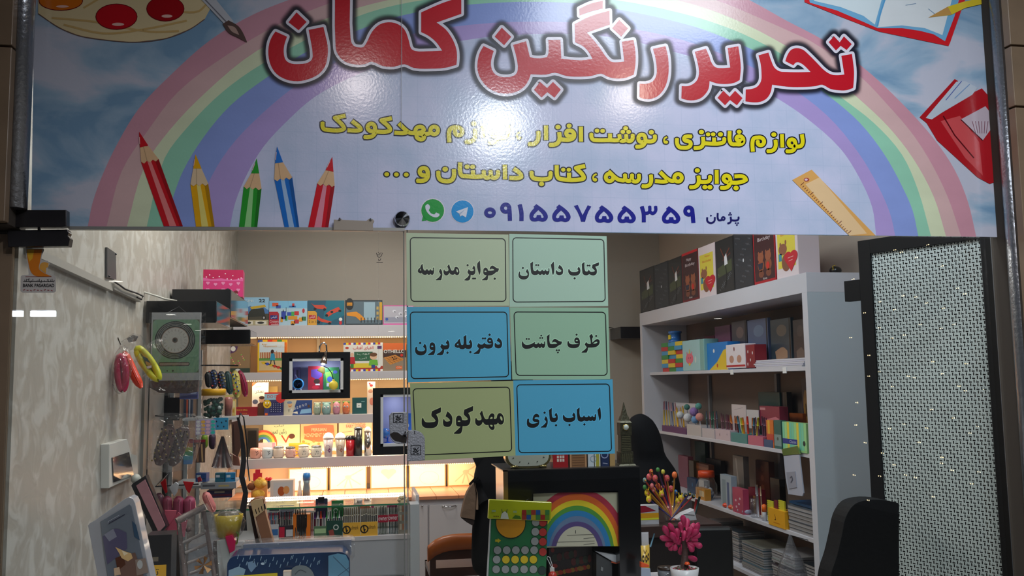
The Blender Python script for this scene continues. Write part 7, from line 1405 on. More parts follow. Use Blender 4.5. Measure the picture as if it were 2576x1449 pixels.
# ================================================================== black display case with the rainbow picture
YK2 = 3.34; zK0 = ZTB; kx0, kx1 = X_(1279, YK2, 1300), X_(1612, YK2, 1300); kz = Z(1440, 1181, YK2); ox0, ox1 = X_(1341, YK2, 1330), X_(1557, YK2, 1330); oz = Z(1450, 1238, YK2)
t = thing('black_display_case', 'large black framed display case with a steel edge and a rainbow picture inside', 'display case', ((kx0+kx1)/2, YK2+.15, zK0))
mb = MB(); BK2 = mat((11, 11, 13), .22, coat=.3)
for a, b in (((kx0, zK0), (ox0, kz)), ((ox1, zK0), (kx1, kz)), ((ox0, oz), (ox1, kz))): mb.box((a[0], YK2, a[1]), (b[0], YK2+.3, b[1]), BK2)
mb.box((ox0, YK2+.29, zK0), (ox1, YK2+.3, oz), BK2); mb.box((ox0, YK2, zK0), (ox1, YK2+.3, zK0+.02), BK2); mb.build('frame', t)
MB().box((kx0-.017, YK2, zK0), (kx0, YK2+.01, kz+.004), mat((170, 140, 110), .25, metal=.9)).build('steel_edge', t); MB().box((kx0-.017, YK2, kz), (kx1, YK2+.3, kz+.004), mat((40, 38, 38), .3, metal=.3)).build('top_sheet', t)
YP2 = YK2+.015; t = thing('rainbow_picture', 'cream sheet printed with a bright rainbow arch in the black display case', 'picture', at(1450, 1375, YP2))
qp = [(1341, 1238), (1556, 1238), (1558, 1372), (1372, 1378), (1341, 1378)]; patch('sheet', qp, t, .003, mat((176, 170, 146), .5), Y=YP2)
A = Art(lambda u, v, h: at(u, v, YP2-.0005-h), .45); cxr, cyr = 1452, 1390
for k, (rx, ry, c) in enumerate(((128, 162, (160, 40, 60)), (114, 148, (200, 90, 30)), (103, 132, (206, 180, 30)), (93, 118, (70, 130, 50)), (85, 106, (36, 110, 160)), (72, 92, (90, 110, 140)), (66, 78, (76, 60, 110)), (54, 66, (176, 170, 150)))):
 pts = []
 for i in range(41):
  q = math.pi*i/40; x = cxr+rx*math.cos(q); y = cyr-ry*math.sin(q); pts.append((min(max(x, 1342), 1557), min(max(y, 1239), 1374)))
 pp = [pts[0]]
 for p in pts[1:]:
  if abs(p[0]-pp[-1][0])+abs(p[1]-pp[-1][1]) > .5: pp.append(p)
 A.poly(pp, c, L=1+k)
for y, n in ((1344, 5), (1352, 2), (1361, 7), (1367, 2)): A.stroke([(1496-n*14, y+3), (1496, y)], 1.2, (90, 86, 80), L=10)
A.stroke([(1448, 1334), (1448, 1342)], 1.5, (50, 50, 50), L=10); A.build('printed_rainbow', t)
# things behind/below the picture
leanbox('white_papers', 'sheaf of white papers with an orange edge in the black display case', 'paper', [(1496, 1386), (1558, 1398), (1558, 1419), (1540, 1412)], YK2+.05, .05, (190, 190, 194), [('orange_edge', [(1538, 1412), (1558, 1418), (1558, 1421), (1538, 1416)], (190, 80, 40))])
leanbox('grey_album', 'grey album leaning behind the white papers in the display case', 'album', [(1500, 1392), (1540, 1414), (1541, 1500), (1500, 1500)], YK2+.06, .1, (70, 70, 72), [('corner', [(1512, 1425), (1518, 1428), (1517, 1438), (1511, 1435)], (140, 140, 140))])
t = thing('gift_bag_red', 'dark bag printed with red and yellow flowers in the black display case', 'bag', at(1430, 1449, YK2+.12)); patch('bag', [(1380, 1378), (1490, 1372), (1492, 1500), (1380, 1500)], t, .05, mat((36, 24, 22), .4), Y=YK2+.12)
A = Art(lambda u, v, h: at(u, v, YK2+.119-h), .4)
for k in range(22): A.ell(1390+(k*53 % 96), 1384+(k*29 % 60), 5+(k % 3)*2, 6+(k % 2)*4, ((150, 40, 26), (96, 30, 24), (140, 100, 30), (50, 60, 40))[k % 4], L=1+k % 5, n=10)
A.build('printed_flowers', t)
t = thing('key_charm', 'small red round charm on a white loop by the green game pack', 'charm', at(1389, 1449, 3.15)); MB().tube([at(x, y, 3.15) for x, y in ((1389, 1430), (1380, 1412), (1376, 1404), (1378, 1400), (1383, 1402), (1388, 1418), (1391, 1430))], .0012, mat((200, 200, 200), .4), n=6).build('loop', t)
MB().box(at(1384, 1428, 3.15), at(1394, 1438, 3.155), mat((200, 196, 190), .4)).build('tab', t); MB().ball(at(1390, 1449, 3.15), .016, mat((170, 40, 30), .3), n=12).build('charm', t)
# green dot game pack
YE = 3.16; t = thing('green_game_pack', 'green board game pack of coloured dots with a lime header card', 'board game', at(1305, 1449, YE))
patch('board', [(1236, 1306), (1378, 1308), (1372, 1500), (1226, 1500)], t, .012, mat((40, 110, 66), .3, coat=.4), Y=YE); patch('white_edge', [(1233, 1306), (1236, 1306), (1226, 1500), (1222, 1500)], t, .012, mat((190, 190, 190), .3), Y=YE)
patch('header', [(1231, 1257), (1388, 1264), (1386, 1311), (1228, 1305)], t, .02, mat((176, 180, 14), .35, coat=.3), Y=YE-.006)
A = Art(lambda u, v, h: at(u, v, YE-.001-h), .35, coat=.3); f4 = lambda x, y: (1020+x/4.155, 1120+y/4.155)
big = [f4(942+0, 785)]+[f4(1100+158*math.cos(q), 820+160*math.sin(q)) for q in [math.pi*(1-k/16) for k in range(0, 17)]]+[f4(1258, 785)]
A.poly(big, (20, 40, 30), L=1); cx_, cy_ = f4(1100, 815); A.poly([(cx_-36, 1307)]+[(cx_+36.5*math.cos(q), cy_+37*math.sin(q)) for q in [math.pi*(1-k/16) for k in range(17)]]+[(cx_+36, 1307)], (206, 140, 26), L=2)
A.poly([f4(*p) for p in ((938, 985), (965, 985), (965, 972), (1000, 997), (965, 1022), (965, 1010), (938, 1010))], (190, 170, 30), L=2)
def dotc(x, y, c):
 u, v = f4(x, y); A.ell(u, v, 10.8, 11.2, (16, 40, 26), L=1); A.ell(u, v, 9.6, 10.0, c, L=3)
GY = (150, 152, 150); YY = (206, 176, 36); RR = (176, 56, 50)
for j, (y, xs) in enumerate(((805, (1363, )), (905, (1357, )), (1005, (1352, )), (1097, (962, 1058, 1154, 1250, 1345)), (1195, (953, 1050, 1146, 1242, 1337)), (1297, (948, 1045, 1142, 1240, 1337)))):
 for i, x in enumerate(xs): dotc(x, y, YY if (j == 4 and i > 0) else GY)
for y in (808, 910, 1010, 1115): dotc(1436, y, RR)
dotc(1428, 1310, (40, 60, 56)); A.build('printed_dots', t)
A = Art(lambda u, v, h: at(u, v, YE-.007-h), .35); 
for k in range(3): A.ell(1243+k*5, 1299, 1.6, 1.6, (90, 40, 20), L=1, n=8)
A.poly([(1259, 1305), (1262, 1292), (1270, 1286), (1277, 1292), (1280, 1306)], (206, 206, 190), L=1); A.stroke([(1262, 1281), (1264, 1290)], 1.5, (60, 80, 60), L=1); A.stroke([(1276, 1281), (1274, 1290)], 1.5, (60, 80, 60), L=1)
A.poly([(1288, 1304), (1296, 1296), (1308, 1298), (1311, 1306)], (70, 110, 30), L=1); A.rect(1237, 1283, 1247, 1288, (150, 170, 120), L=1); A.rect(1291, 1285, 1300, 1290, (150, 170, 120), L=1)
for i in range(6):
 for j in range(2): A.rect(1313+i*11.7, 1283+j*12.5, 1324+i*11.7, 1295+j*12.5, ((150, 40, 30), (90, 130, 40), (150, 50, 40), (30, 80, 140), (170, 150, 40), (60, 120, 60))[(i+j*2) % 6], L=1)
A.build('header_print', t); MB().tube([at(1320, 1262, YE-.004), at(1325, 1258, YE+.0), at(1330, 1255, YK2-.02)], .001, WIRE, n=5).build('hook', t)
# on top of the case
YO = YK2+.05; zo = kz+.004; sO = YO/2300
t = thing('alarm_clock', 'cream faced alarm clock with a gold rim on top of the black case', 'clock', (X_(1330, YO), YO, zo)); cx_ = X_(1329, YO, 1150); zc_ = zo+.02+30*sO*.9
def squircle(rx, rz, n=28, p=3.2): return [(math.copysign(abs(math.cos(2*math.pi*k/n))**(2/p), math.cos(2*math.pi*k/n))*rx, math.copysign(abs(math.sin(2*math.pi*k/n))**(2/p), math.sin(2*math.pi*k/n))*rz) for k in range(n)]
def prism(t, nm, rx, rz, y0, y1, m, cx_=cx_, zc_=zc_):
 q = squircle(rx, rz); n = len(q); mb = MB(); mb.add([(cx_+a, y0, zc_+b) for a, b in q]+[(cx_+a, y1, zc_+b) for a, b in q], [tuple(range(n)), tuple(range(2*n-1, n-1, -1))]+[(i, n+i, n+(i+1) % n, (i+1) % n) for i in range(n)], m); return mb.build(nm, t)
prism(t, 'case', 59*sO, 40*sO, YO, YO+.05, mat((190, 170, 110), .2, metal=.9)); prism(t, 'dial', 53*sO, 35*sO, YO-.004, YO, mat((190, 190, 176), .35, coat=.6))
A = Art(lambda u, v, h: Vector((cx_+u, YO-.005-h, zc_+v)), .4)
for k in range(12): q = k*math.pi/6; A.stroke([(43*sO*math.cos(q), 26*sO*math.sin(q)), (47*sO*math.cos(q), 29*sO*math.sin(q))], 2.2*sO, (40, 36, 30), L=1)
A.stroke([(0, 0), (20*sO, 14*sO)], 2*sO, (30, 30, 30), L=2); A.stroke([(0, 0), (-6*sO, 24*sO)], 2*sO, (30, 30, 30), L=2); A.build('hour_marks', t)
for s_ in (-1, 1): MB().tube([(cx_+s_*28*sO, YO, zo+.008), (cx_+s_*46*sO, YO, zo+.006)], .006, mat((190, 170, 110), .2, metal=.9), n=8).build('foot', t)
MB().box((cx_-40*sO, YO+.01, zo), (cx_+40*sO, YO+.045, zo+.02), mat((120, 100, 70), .3, metal=.8)).build('base', t)
def tb(p0, p1, y0, c, lab, art, d=.05, nm='souvenir_box'): bx(nm, lab, 'souvenir', p0, y0, p1, 1174, YO, d, c, art, z0=zo)
tb(1391, 1429, 1128, (160, 16, 24), 'red telephone box souvenir with white window bars, on the black case', lambda A, w_, h: ([A.rect(w_*.26+i*w_*.18, 20+j*18, w_*.26+i*w_*.18+w_*.13, 34+j*18, (216, 200, 190), L=1) for i in range(3) for j in range(3)], A.rect(w_*.1, 4, w_*.9, 14, (120, 10, 18), L=1)), nm='phone_box')
tb(1433, 1476, 1130, (140, 96, 62), 'bronze building souvenir beside the red telephone box', lambda A, w_, h: [A.stroke([(w_*.15, y), (w_*.85, y)], 2.4, (96, 62, 40), L=1) for y in (20, 34, 48, 62, 76, 90)]+[A.rect(w_*.02, 0, w_*.1, 100, (190, 140, 100), L=2), A.rect(w_*.9, 0, w_*.98, 100, (190, 140, 100), L=2)])
tb(1479, 1494, 1126, (196, 200, 206), 'pale blue white book standing on the black case', lambda A, w_, h: A.ring(w_*.9, 60, 16, 3, (120, 140, 160), L=1), nm='book')
tb(1496, 1510, 1128, (170, 160, 60), 'mustard striped book on the black case', lambda A, w_, h: (A.rect(0, 0, w_*.2, 100, (210, 210, 206), L=1), A.rect(w_*.8, 0, w_, 100, (210, 210, 206), L=1)), nm='book')
tb(1512, 1532, 1124, (28, 44, 84), 'navy book with a pale moon drawing on the black case', lambda A, w_, h: (A.ring(w_*.45, 40, 18, 5, (150, 160, 190), L=1), A.stroke([(w_*.2, 84), (w_*.8, 88)], 4, (160, 160, 180), L=1)), nm='book')
tb(1534, 1547, 1128, (176, 140, 90), 'tan book at the right end of the books on the black case', lambda A, w_, h: A.rect(w_*.2, 10, w_*.8, 30, (140, 100, 60), L=1), nm='book')
# clock tower souvenir
BZ = mat((66, 62, 44), .4, metal=.5, bump=.2, bs=120); YT2 = YK2+.07; tx = X_(1571, YT2, 1100); sT = YT2/2300
t = thing('clock_tower_souvenir', 'bronze clock tower souvenir with a spire standing on the black case', 'souvenir', (tx, YT2, zo))
def tw(y0, y1, h0, h1, nm, m=BZ):
 z_0, z_1 = Z(1571, y1, YT2), Z(1571, y0, YT2); a, b = h1*sT, h0*sT
 vs = [(tx-a, YT2-a, z_0), (tx+a, YT2-a, z_0), (tx+a, YT2+a, z_0), (tx-a, YT2+a, z_0), (tx-b, YT2-b, z_1), (tx+b, YT2-b, z_1), (tx+b, YT2+b, z_1), (tx-b, YT2+b, z_1)]
 return MB().add(vs, [(0, 3, 2, 1), (4, 5, 6, 7), (0, 1, 5, 4), (1, 2, 6, 5), (2, 3, 7, 6), (3, 0, 4, 7)], m).build(nm, t)
zo_ = 1172; tw(1166, zo_+1, 20, 25, 'plinth'); tw(1136, 1166, 17, 17, 'base_block'); tw(1094, 1136, 13.5, 14, 'shaft'); tw(1063, 1094, 15, 15, 'clock_stage'); tw(1058, 1063, 12, 16, 'cornice'); tw(1046, 1058, 9, 12, 'belfry'); tw(1012, 1046, .6, 7.5, 'spire')
mb = MB()
for k in range(9): z_ = Z(1571, 1132-k*4.2, YT2); mb.box((tx-11*sT, YT2-14.6*sT, z_), (tx+11*sT, YT2-13.8*sT, z_+.002), mat((110, 104, 76), .4, metal=.5))
for k in range(5): mb.box((tx+(-12+k*5.4)*sT, YT2-18*sT, Z(1571, 1162, YT2)), (tx+(-10.5+k*5.4)*sT, YT2-17*sT, Z(1571, 1140, YT2)), mat((110, 104, 76), .4, metal=.5))
mb.build('window_bars', t, kind='stuff')
cc = Vector((tx, YT2-15.5*sT, Z(1571, 1074, YT2))); MB().lathe(cc, [(0, .002), (8.5*sT, .002), (8.5*sT, -.001), (0, -.001)], mat((200, 176, 90), .25, metal=.9), n=20, M=m90).build('dial_rim', t); MB().lathe(cc+Vector((0, -.0012, 0)), [(0, .0015), (6.8*sT, .0015), (6.8*sT, 0), (0, 0)], mat((206, 210, 204), .3), n=20, M=m90).build('dial', t)
# ================================================================== right-hand shelf unit
YN0 = 4.0; YN1 = atX(1612, 900, XS).y; UX1 = XR-0.004
zT = atX(1612, 788, XS).z; zTb = atX(1620, 818, XS).z; XI = XS+.05
zs = [atX(1658, 936, XI).z, atX(1658, 1083, XI).z, atX(1756, 1257, XI).z, atX(1853, 1425, XI).z]
UW = mat((196, 196, 204), .4, var=.03); US = mat((176, 186, 194), .5)
t = thing('display_shelves', 'tall white open shelf unit along the right wall full of stationery', 'shelves', ((XS+UX1)/2, (YN0+YN1)/2, 0))
MB().box((XS, YN0, zTb), (UX1, YN1, zT), UW).build('top_board', t, bevel=.001)
MB().box((XS, YN0, 0), (UX1, YN0+.05, zTb), US).build('side_panel', t, bevel=.001); MB().box((XS-.001, YN0, 0), (XS, YN0+.05, zTb), UW).build('edge_band', t)
MB().box((XS, YN1-.05, 0), (UX1, YN1, zTb), UW).build('side_panel', t, bevel=.001)
MB().box((UX1-.01, YN0+.05, 0), (UX1, YN1-.05, zTb), mat((112, 98, 90), .6)).build('back_panel', t)
for z in zs:
 b = MB().box((XI, YN0+.052, z-.02), (UX1-.012, YN1-.052, z), UW).build('shelf_board', t, bevel=.001)
for px_ in (1842, 1975): p = atX(px_, 940, XI); MB().box((XI-.003, p.y-.02, zs[0]-.03), (XI, p.y+.02, zs[0]-.0), mat((226, 226, 226), .4)).build('price_clip', t)
for px_ in (1785, 1955): p = atX(px_, 965, UX1-.02); MB().box((UX1-.03, p.y-.015, zs[2]), (UX1-.012, p.y+.015, zs[0]-.03), mat((130, 130, 132), .4)).build('slotted_rail', t)
# gift boxes on top
def g_dark(A, w_, h):
 A.rect(w_*.05, 3, w_*.95, 97, (34, 36, 40), L=1); A.poly([(w_*.1, 52), (w_*.9, 40), (w_*.9, 62), (w_*.1, 70)], (66, 74, 50), L=2)
 A.stroke([(w_*.3, 16), (w_*.5, 36), (w_*.8, 20)], 3, (110, 50, 40), L=3, sm=True); A.stroke([(w_*.4, 40), (w_*.85, 30)], 2.4, (96, 50, 44), L=3)
 A.poly([(w_*.5, 34), (w_*.62, 28), (w_*.68, 48), (w_*.5, 50)], (220, 220, 224), L=4); A.stroke([(w_*.55, 50), (w_*.6, 70), (w_*.5, 90)], 3, (18, 20, 24), L=4, sm=True)
 for k in range(14): A.stroke([(w_*(.12+(k*31 % 70)/100), 62+(k*17 % 30)), (w_*(.18+(k*31 % 70)/100), 66+(k*17 % 30))], .9, (130, 134, 140), L=3)
def g_pat(A, w_, h):
 A.rect(w_*.05, 3, w_*.95, 97, (40, 44, 52), L=1)
 for k in range(34): x, y = w_*(.1+(k*37 % 80)/100), 8+(k*23 % 84); A.stroke([(x, y), (x+2.5, y+3)], 1, (120, 124, 132), L=2)
 A.ell(w_*.5, 52, 2.5, 3, (200, 204, 210), L=3)
def g_mar(A, w_, h):
 A.rect(w_*.03, 0, w_*.97, 5, (190, 20, 34), L=1); A.rect(w_*.04, 5, w_*.96, 95, (60, 24, 32), L=1); A.text('Happy', w_*.3, 12, w_*.6, 20, (214, 200, 204), L=2); A.text('Birthday', w_*.22, 23, w_*.8, 31, (214, 200, 204), L=2)
 for sx in (.34, .68):
  A.ell(w_*sx, 56, w_*.14, 8, (150, 84, 56), L=3); A.ell(w_*sx-w_*.09, 49, 2.6, 3, (150, 84, 56), L=4); A.ell(w_*sx+w_*.09, 49, 2.6, 3, (150, 84, 56), L=4); A.ell(w_*sx, 70, w_*.15, 10, (138, 74, 48), L=2); A.ell(w_*sx, 84, w_*.12, 6, (120, 64, 44), L=2)
 A.ell(w_*.66, 72, 6, 6, (200, 40, 30), L=5); A.poly([(w_*.2, 66), (w_*.44, 66), (w_*.4, 76), (w_*.24, 76)], (40, 40, 60), L=5); A.text('love', w_*.42, 90, w_*.6, 94, (220, 210, 210), L=3)
def g_wht(A, w_, h):
 A.rect(w_*.02, 1, w_*.98, 99, (222, 208, 212), L=1); A.rect(w_*.08, 16, w_*.88, 84, (222, 206, 70), L=2); A.text('Happy', w_*.4, 19, w_*.7, 24, (200, 80, 50), L=3); A.text('Birthday', w_*.25, 28, w_*.78, 34, (200, 80, 50), L=3)
 A.ell(w_*.32, 54, w_*.19, 9, (146, 92, 66), L=4); A.ell(w_*.22, 46, 3, 4, (146, 92, 66), L=3); A.ell(w_*.46, 44, 3, 4, (146, 92, 66), L=3); A.ell(w_*.45, 76, w_*.2, 14, (132, 82, 58), L=3); A.rect(w_*.12, 60, w_*.26, 72, (60, 140, 160), L=4)
 for sx in (-1, 1): A.ell(w_*(.68+sx*.13), 68, w_*.17, 8, (196, 26, 44), L=6+sx)
 A.poly([(w_*.40, 72), (w_*.97, 72), (w_*.68, 92)], (196, 26, 44), L=8); A.stroke([(w_*.55, 70), (w_*.8, 69)], 1.2, (230, 160, 160), L=9); A.stroke([(w_*.58, 75), (w_*.76, 74)], 1.2, (230, 160, 160), L=9)
gl = [(1617, 1654, (30, 32, 36), g_dark, 'dark scene gift box, leftmost on top of the right-hand unit'), (1654, 1690, (32, 36, 44), g_pat, 'small patterned charcoal gift box, second on top of the right-hand unit'), (1690, 1725, (30, 32, 36), g_dark, 'dark scene gift box, third on top, against the first maroon box'),
      (1725, 1767, (110, 16, 30), g_mar, 'maroon gift box with two brown bears, the farther of two'), (1768, 1811, (214, 196, 200), g_wht, 'white and yellow gift box with a bear and heart, the farther of two'), (1812, 1858, (30, 32, 36), g_dark, 'dark scene gift box between the far white box and the patterned box'),
      (1859, 1908, (32, 36, 44), g_pat, 'larger looking patterned charcoal gift box beside the near maroon box'), (1909, 1965, (170, 16, 34), g_mar, 'maroon gift box with two brown bears, the nearer of two'), (1967, 2024, (206, 190, 194), g_wht, 'white and yellow gift box with a bear and heart, nearest the corner')]
HB = atX(1617, 680, XS+.02).z-zT
for i, (a_, b2, c, f, lab) in enumerate(gl):
 o = xb('gift_box', lab, 'box', a_, b2, 0, zT, XS+.012, .11, c, f, h=HB*(1.0-.01*(i % 3)), group='gift boxes on the right-hand unit')
t = thing('round_ornament', 'small black and gold round ornament on top near the screen', 'ornament', (XS+.25, 4.15, zT)); cc = Vector((atX(2102, 690, XS+.2).x, atX(2102, 690, XS+.2).y, zT+.02)); MB().ball(cc, (.03, .03, .022), mat((20, 18, 16), .3), n=12).build('body', t)
MB().tube([cc+Vector((-.022, -.02, .0)), cc+Vector((-.02, -.012, .02)), cc+Vector((0, 0, .026))], .002, mat((190, 160, 50), .4), n=5).build('gold_line', t)
# --- shelf 1
z = zs[0]; XA = XI+.01
GX = 'toys and notebooks on the top right-hand shelf'
t = thing('block_toy', 'tall stack of red, yellow, blue and green toy blocks on the top right-hand shelf', 'toy', (XA+.05, atX(1690, 965, XA).y, z)); ya, yb_ = atX(1665, 965, XA).y, atX(1717, 965, XA).y; hh = (atX(1690, 860, XA).z-z)
cols = [(200, 30, 34), (226, 196, 40), (60, 150, 200), (50, 140, 60)]
for r in range(7):
 for k in range(3):
  y0 = ya+(yb_-ya)*k/3; y1 = ya+(yb_-ya)*(k+1)/3; MB().box((XA+random.uniform(0, .012), y0-.001, z+hh*r/7), (XA+.07, y1+.001, z+hh*(r+1)/7-.001), mat(cols[(r*2+k*3+r//2) % 4], .3, coat=.5)).build('block', t)
t = thing('toy_pot', 'blue and yellow toy drum on top of the block stack', 'toy', (XA+.05, atX(1697, 965, XA).y, z+hh)); c0 = Vector((XA+.045, atX(1697, 965, XA+.03).y, z+hh)); rr = .045
MB().lathe(c0, [(0, 0), (rr*1.05, 0), (rr*1.05, .012), (rr*.9, .012), (rr*.9, .06), (rr*1.05, .062), (rr*1.05, .075), (0, .08)], mat((40, 110, 190), .25, coat=.6), n=20).build('drum', t); MB().box((c0.x-rr*.98, c0.y-.02, z+hh+.02), (c0.x-rr*.8, c0.y+.02, z+hh+.05), mat((220, 196, 40), .4)).build('label', t)
def a_uni(A, w_, h): A.ell(w_*.42, 60, w_*.22, 18, (226, 110, 130), L=1); A.ell(w_*.28, 42, 4, 5, (226, 110, 130), L=2); A.ell(w_*.56, 42, 4, 5, (226, 110, 130), L=2); A.ell(w_*.42, 78, 9, 5, (226, 190, 60), L=3); A.poly([(w_*.38, 44), (w_*.46, 44), (w_*.43, 26)], (220, 190, 60), L=3); A.ell(w_*.76, 64, 7, 11, (206, 220, 216), L=1); A.ell(w_*.36, 58, 2, 3, (40, 50, 90), L=4, n=8); A.ell(w_*.48, 58, 2, 3, (40, 50, 90), L=4, n=8)
xb('lunch_box', 'pale aqua lunch box with a pink piglet picture', 'box', 1719, 1763, 858, z, XA, .10, (160, 200, 204), a_uni, bevel=.006)
t = MB().box((XA-.002, atX(1774, 965, XA).y, z), (XA+.10, atX(1763, 965, XA).y-.002, z+HB*.62), mat((130, 176, 170), .3, coat=.4)).build('box_lid', None, 'aqua green lid standing against the pale aqua lunch box', 'lid', bevel=.006)
xb('lunch_box', 'bright blue box with a yellow swirl', 'box', 1781, 1834, 864, z, XA+.02, .08, (20, 120, 200), lambda A, w_, h: (A.poly([(w_*.1, 100), (w_*.5, 70), (w_*.8, 30), (w_, 24), (w_, 100)], (224, 190, 40), L=1), A.ell(w_*.35, 30, 8, 7, (220, 226, 234), L=2), A.ell(w_*.5, 84, 6, 7, (200, 60, 40), L=2)))
def a_be(A, w_, h): A.rect(0, 86, w_, 94, (180, 30, 44), L=1); [A.ell(w_*x, 62, w_*.12, 16, (190, 140, 120), L=1) for x in (.3, .7)]; A.ell(w_*.45, 20, 6, 9, (120, 50, 60), L=1)
xb('tin_box', 'small white tin with two brown bears and a red side', 'tin', 1829, 1877, 868, z+.005, XA-.005, .07, (222, 214, 220), a_be, bevel=.004, h=atX(1829, 868, XA).z-z-.005)
xb('red_carton', 'dark red carton spotted with white drops beside the bear tin', 'box', 1879, 1902, 868, z+.005, XA, .07, (130, 24, 40), lambda A, w_, h: [A.ell(w_*x, y, 5, 7, (214, 206, 210), L=1, n=10) for x, y in ((.25, 30), (.75, 36), (.5, 66), (.2, 84))])
XB_ = UX1-.11
for a_, b2, tp, c, lab, art in ((1752, 1776, 850, (70, 24, 34), 'dark wine red box at the back of the top shelf', None), (1776, 1802, 846, (96, 26, 44), 'crimson box at the back of the top shelf, left of the mauve card', lambda A, w_, h: A.ell(w_*.7, 60, 6, 6, (150, 60, 60), L=1)), (1803, 1842, 822, (130, 80, 116), 'plain mauve pink card at the back of the top shelf', None)):
 xb('back_box', lab, 'box', a_, b2, tp, z, XB_, .03, c, art)
def nb(c2, c3):
 return lambda A, w_, h: (A.rect(3, 3, w_-6, 97, c2, L=1), A.poly([(w_*.2, 66), (w_*.6, 58), (w_*.8, 66), (w_*.8, 80), (w_*.25, 84)], c3, L=2, sm=True), A.ell(w_*.55, 24, w_*.25, 12, tuple(int((a+b)/2) for a, b in zip(c2, c3)), L=2), A.rect(w_-8, 0, w_-3, 100, (16, 16, 18), L=3))
for a_, b2, tp, c2, c3, lab in ((1846, 1884, 810, (66, 62, 72), (150, 120, 110), 'grey notebook with a pale face like blot, leftmost of the leaning four'), (1886, 1938, 806, (84, 100, 136), (120, 150, 180), 'dusty blue notebook with a yellow cloud, second of the leaning four'), (1944, 1996, 805, (50, 64, 74), (150, 120, 96), 'teal grey landscape notebook, third of the leaning four'), (2001, 2034, 805, (44, 40, 46), (90, 76, 70), 'dark brown notebook nearest the unit corner')):
 xb('notebook', lab, 'notebook', a_, b2, tp, z, XA+.10, .018, c2, nb(c2, c3), group=None)
for i in range(5):
 xb('flat_pad', ('lowest', 'second', 'third', 'fourth', 'topmost')[i]+' flat white pad in the low pile on the top right-hand shelf', 'pad', 1904-i*3, 2020+i*3, 0, z+.009*i, XA-.01+i*.004, .17, (196-8*(i % 2), 196-8*(i % 2), 204), None, h=.008)
# --- shelf 2
z = zs[1]
def tray(a_, b2, y0, c, lab, art=None, d=.09, X=XI+.002): return xb('pen_tray', lab, 'tray', a_, b2, y0, z, X, d, c, art, h=.045 if y0 is None else None)
def xpens(lab, grp, a_, b2, n, cols, top, X, caps=None, z0=None, lean=0.0, r=.0042):
 z0 = z0 if z0 is not None else z+.004
 for i in range(n):
  px_ = a_+(b2-a_)*(i+.5)/n; p = atX(px_, top+random.uniform(-3, 3), X); c = cols[i % len(cols)]; y = p.y; dx = random.uniform(0, .03)
  a0 = Vector((X+dx, y, z0)); b0 = Vector((X+dx-.004, y+lean*(i-(n-1)/2)/n, p.z)); mb = MB(); h = b0-a0
  mb.tube([a0, a0+h*.7], r, mat(c, .35, coat=.4), n=6); mb.tube([a0+h*.7, a0+h*.74, b0], [r*1.2, r*1.2, r*.8], mat(caps[i % len(caps)] if caps else c, .3), n=6); mb.build('pen', None, lab, 'pen', grp)
G2 = 'pens and pencils on the middle right-hand shelf'
tray(1662, 1722, 1069, (96, 50, 100), 'purple tray holding toy topped pencils, leftmost on the middle shelf')
xpens('yellow and navy pencil with a pink topper in the purple tray', G2, 1660, 1697, 8, [(214, 170, 40), (200, 190, 90), (110, 120, 150)], 1012, XI+.03, [(60, 60, 100), (170, 110, 120), (190, 130, 140)], lean=.08)
xpens('plain yellow pencil at the right of the purple tray', G2, 1698, 1715, 5, [(226, 176, 30)], 1024, XI+.03, [(226, 186, 60)])
xb('white_card', 'white backing card behind the pompom pens', 'card', 1694, 1748, 1012, z, XI+.10, .004, (186, 186, 194), lambda A, w_, h: A.rect(4, 4, w_-4, 12, (206, 206, 210), L=1))
tray(1724, 1760, 1066, (190, 184, 184), 'white tray under the pompom pens')
for i, (px_, py_, r, c, n_) in enumerate(((1711, 1044, 10, (200, 204, 206), 'left white'), (1730, 1051, 12, (206, 206, 210), 'large white'), (1746, 1036, 12, (140, 110, 170), 'purple'), (1748, 1056, 10, (110, 150, 190), 'sky blue'), (1760, 1049, 11, (210, 140, 130), 'peach'), (1757, 1022, 9, (90, 150, 140), 'sea green'), (1728, 1024, 8, (70, 120, 110), 'dark green'))):
 p = atX(px_, py_, XI+.02); t = thing('pompom_pen', n_+' fluffy pompom topped pen on the middle right-hand shelf', 'pen', (XI+.02, p.y, z)); s_ = p.y/2300
 MB().ball(p, r*s_*.98, mat(c, .9, bump=.6, bs=160), n=14).build('pompom', t); MB().tube([(p.x+.01, p.y, z+.002), p], .003, mat((180, 180, 190), .4), n=6).build('stem', t)
tray(1762, 1793, 1076, (196, 186, 190), 'low white tray with a small black label'); xpens('slim blue green pen in the low white tray', G2, 1766, 1802, 8, [(60, 110, 90), (80, 90, 110), (170, 110, 120)], 1036, XI+.03)
tray(1795, 1832, 1078, (200, 180, 188), 'pink white tray with dark spots', lambda A, w_, h: (A.ell(w_*.3, 50, 6, 14, (60, 40, 50), L=1), A.ell(w_*.8, 40, 4, 10, (60, 50, 60), L=1)))
xpens('dark mauve pen in the pink white tray', G2, 1804, 1832, 8, [(120, 80, 90), (96, 30, 46), (110, 70, 80)], 1042, XI+.03)
tray(1834, 1874, 1087, (60, 130, 130), 'teal tray of mixed bright pens'); xpens('deep red pen above the teal tray', G2, 1834, 1857, 7, [(120, 20, 30), (100, 30, 36)], 1046, XI+.03, [(200, 110, 40)])
xpens('bright marker fanned over the teal and pink trays', G2, 1858, 1898, 7, [(60, 110, 130), (190, 190, 40), (226, 130, 20), (220, 50, 30), (214, 120, 30)], 1050, XI+.02, lean=-.10, r=.006)
tray(1876, 1914, 1094, (190, 96, 120), 'rose pink printed tray'); xpens('mauve grey pen right of the bright markers', G2, 1899, 1922, 6, [(120, 84, 104), (100, 70, 90)], 1050, XI+.03)
tray(1916, 1938, 1104, (50, 80, 120), 'small blue tray before the orange marker pack')
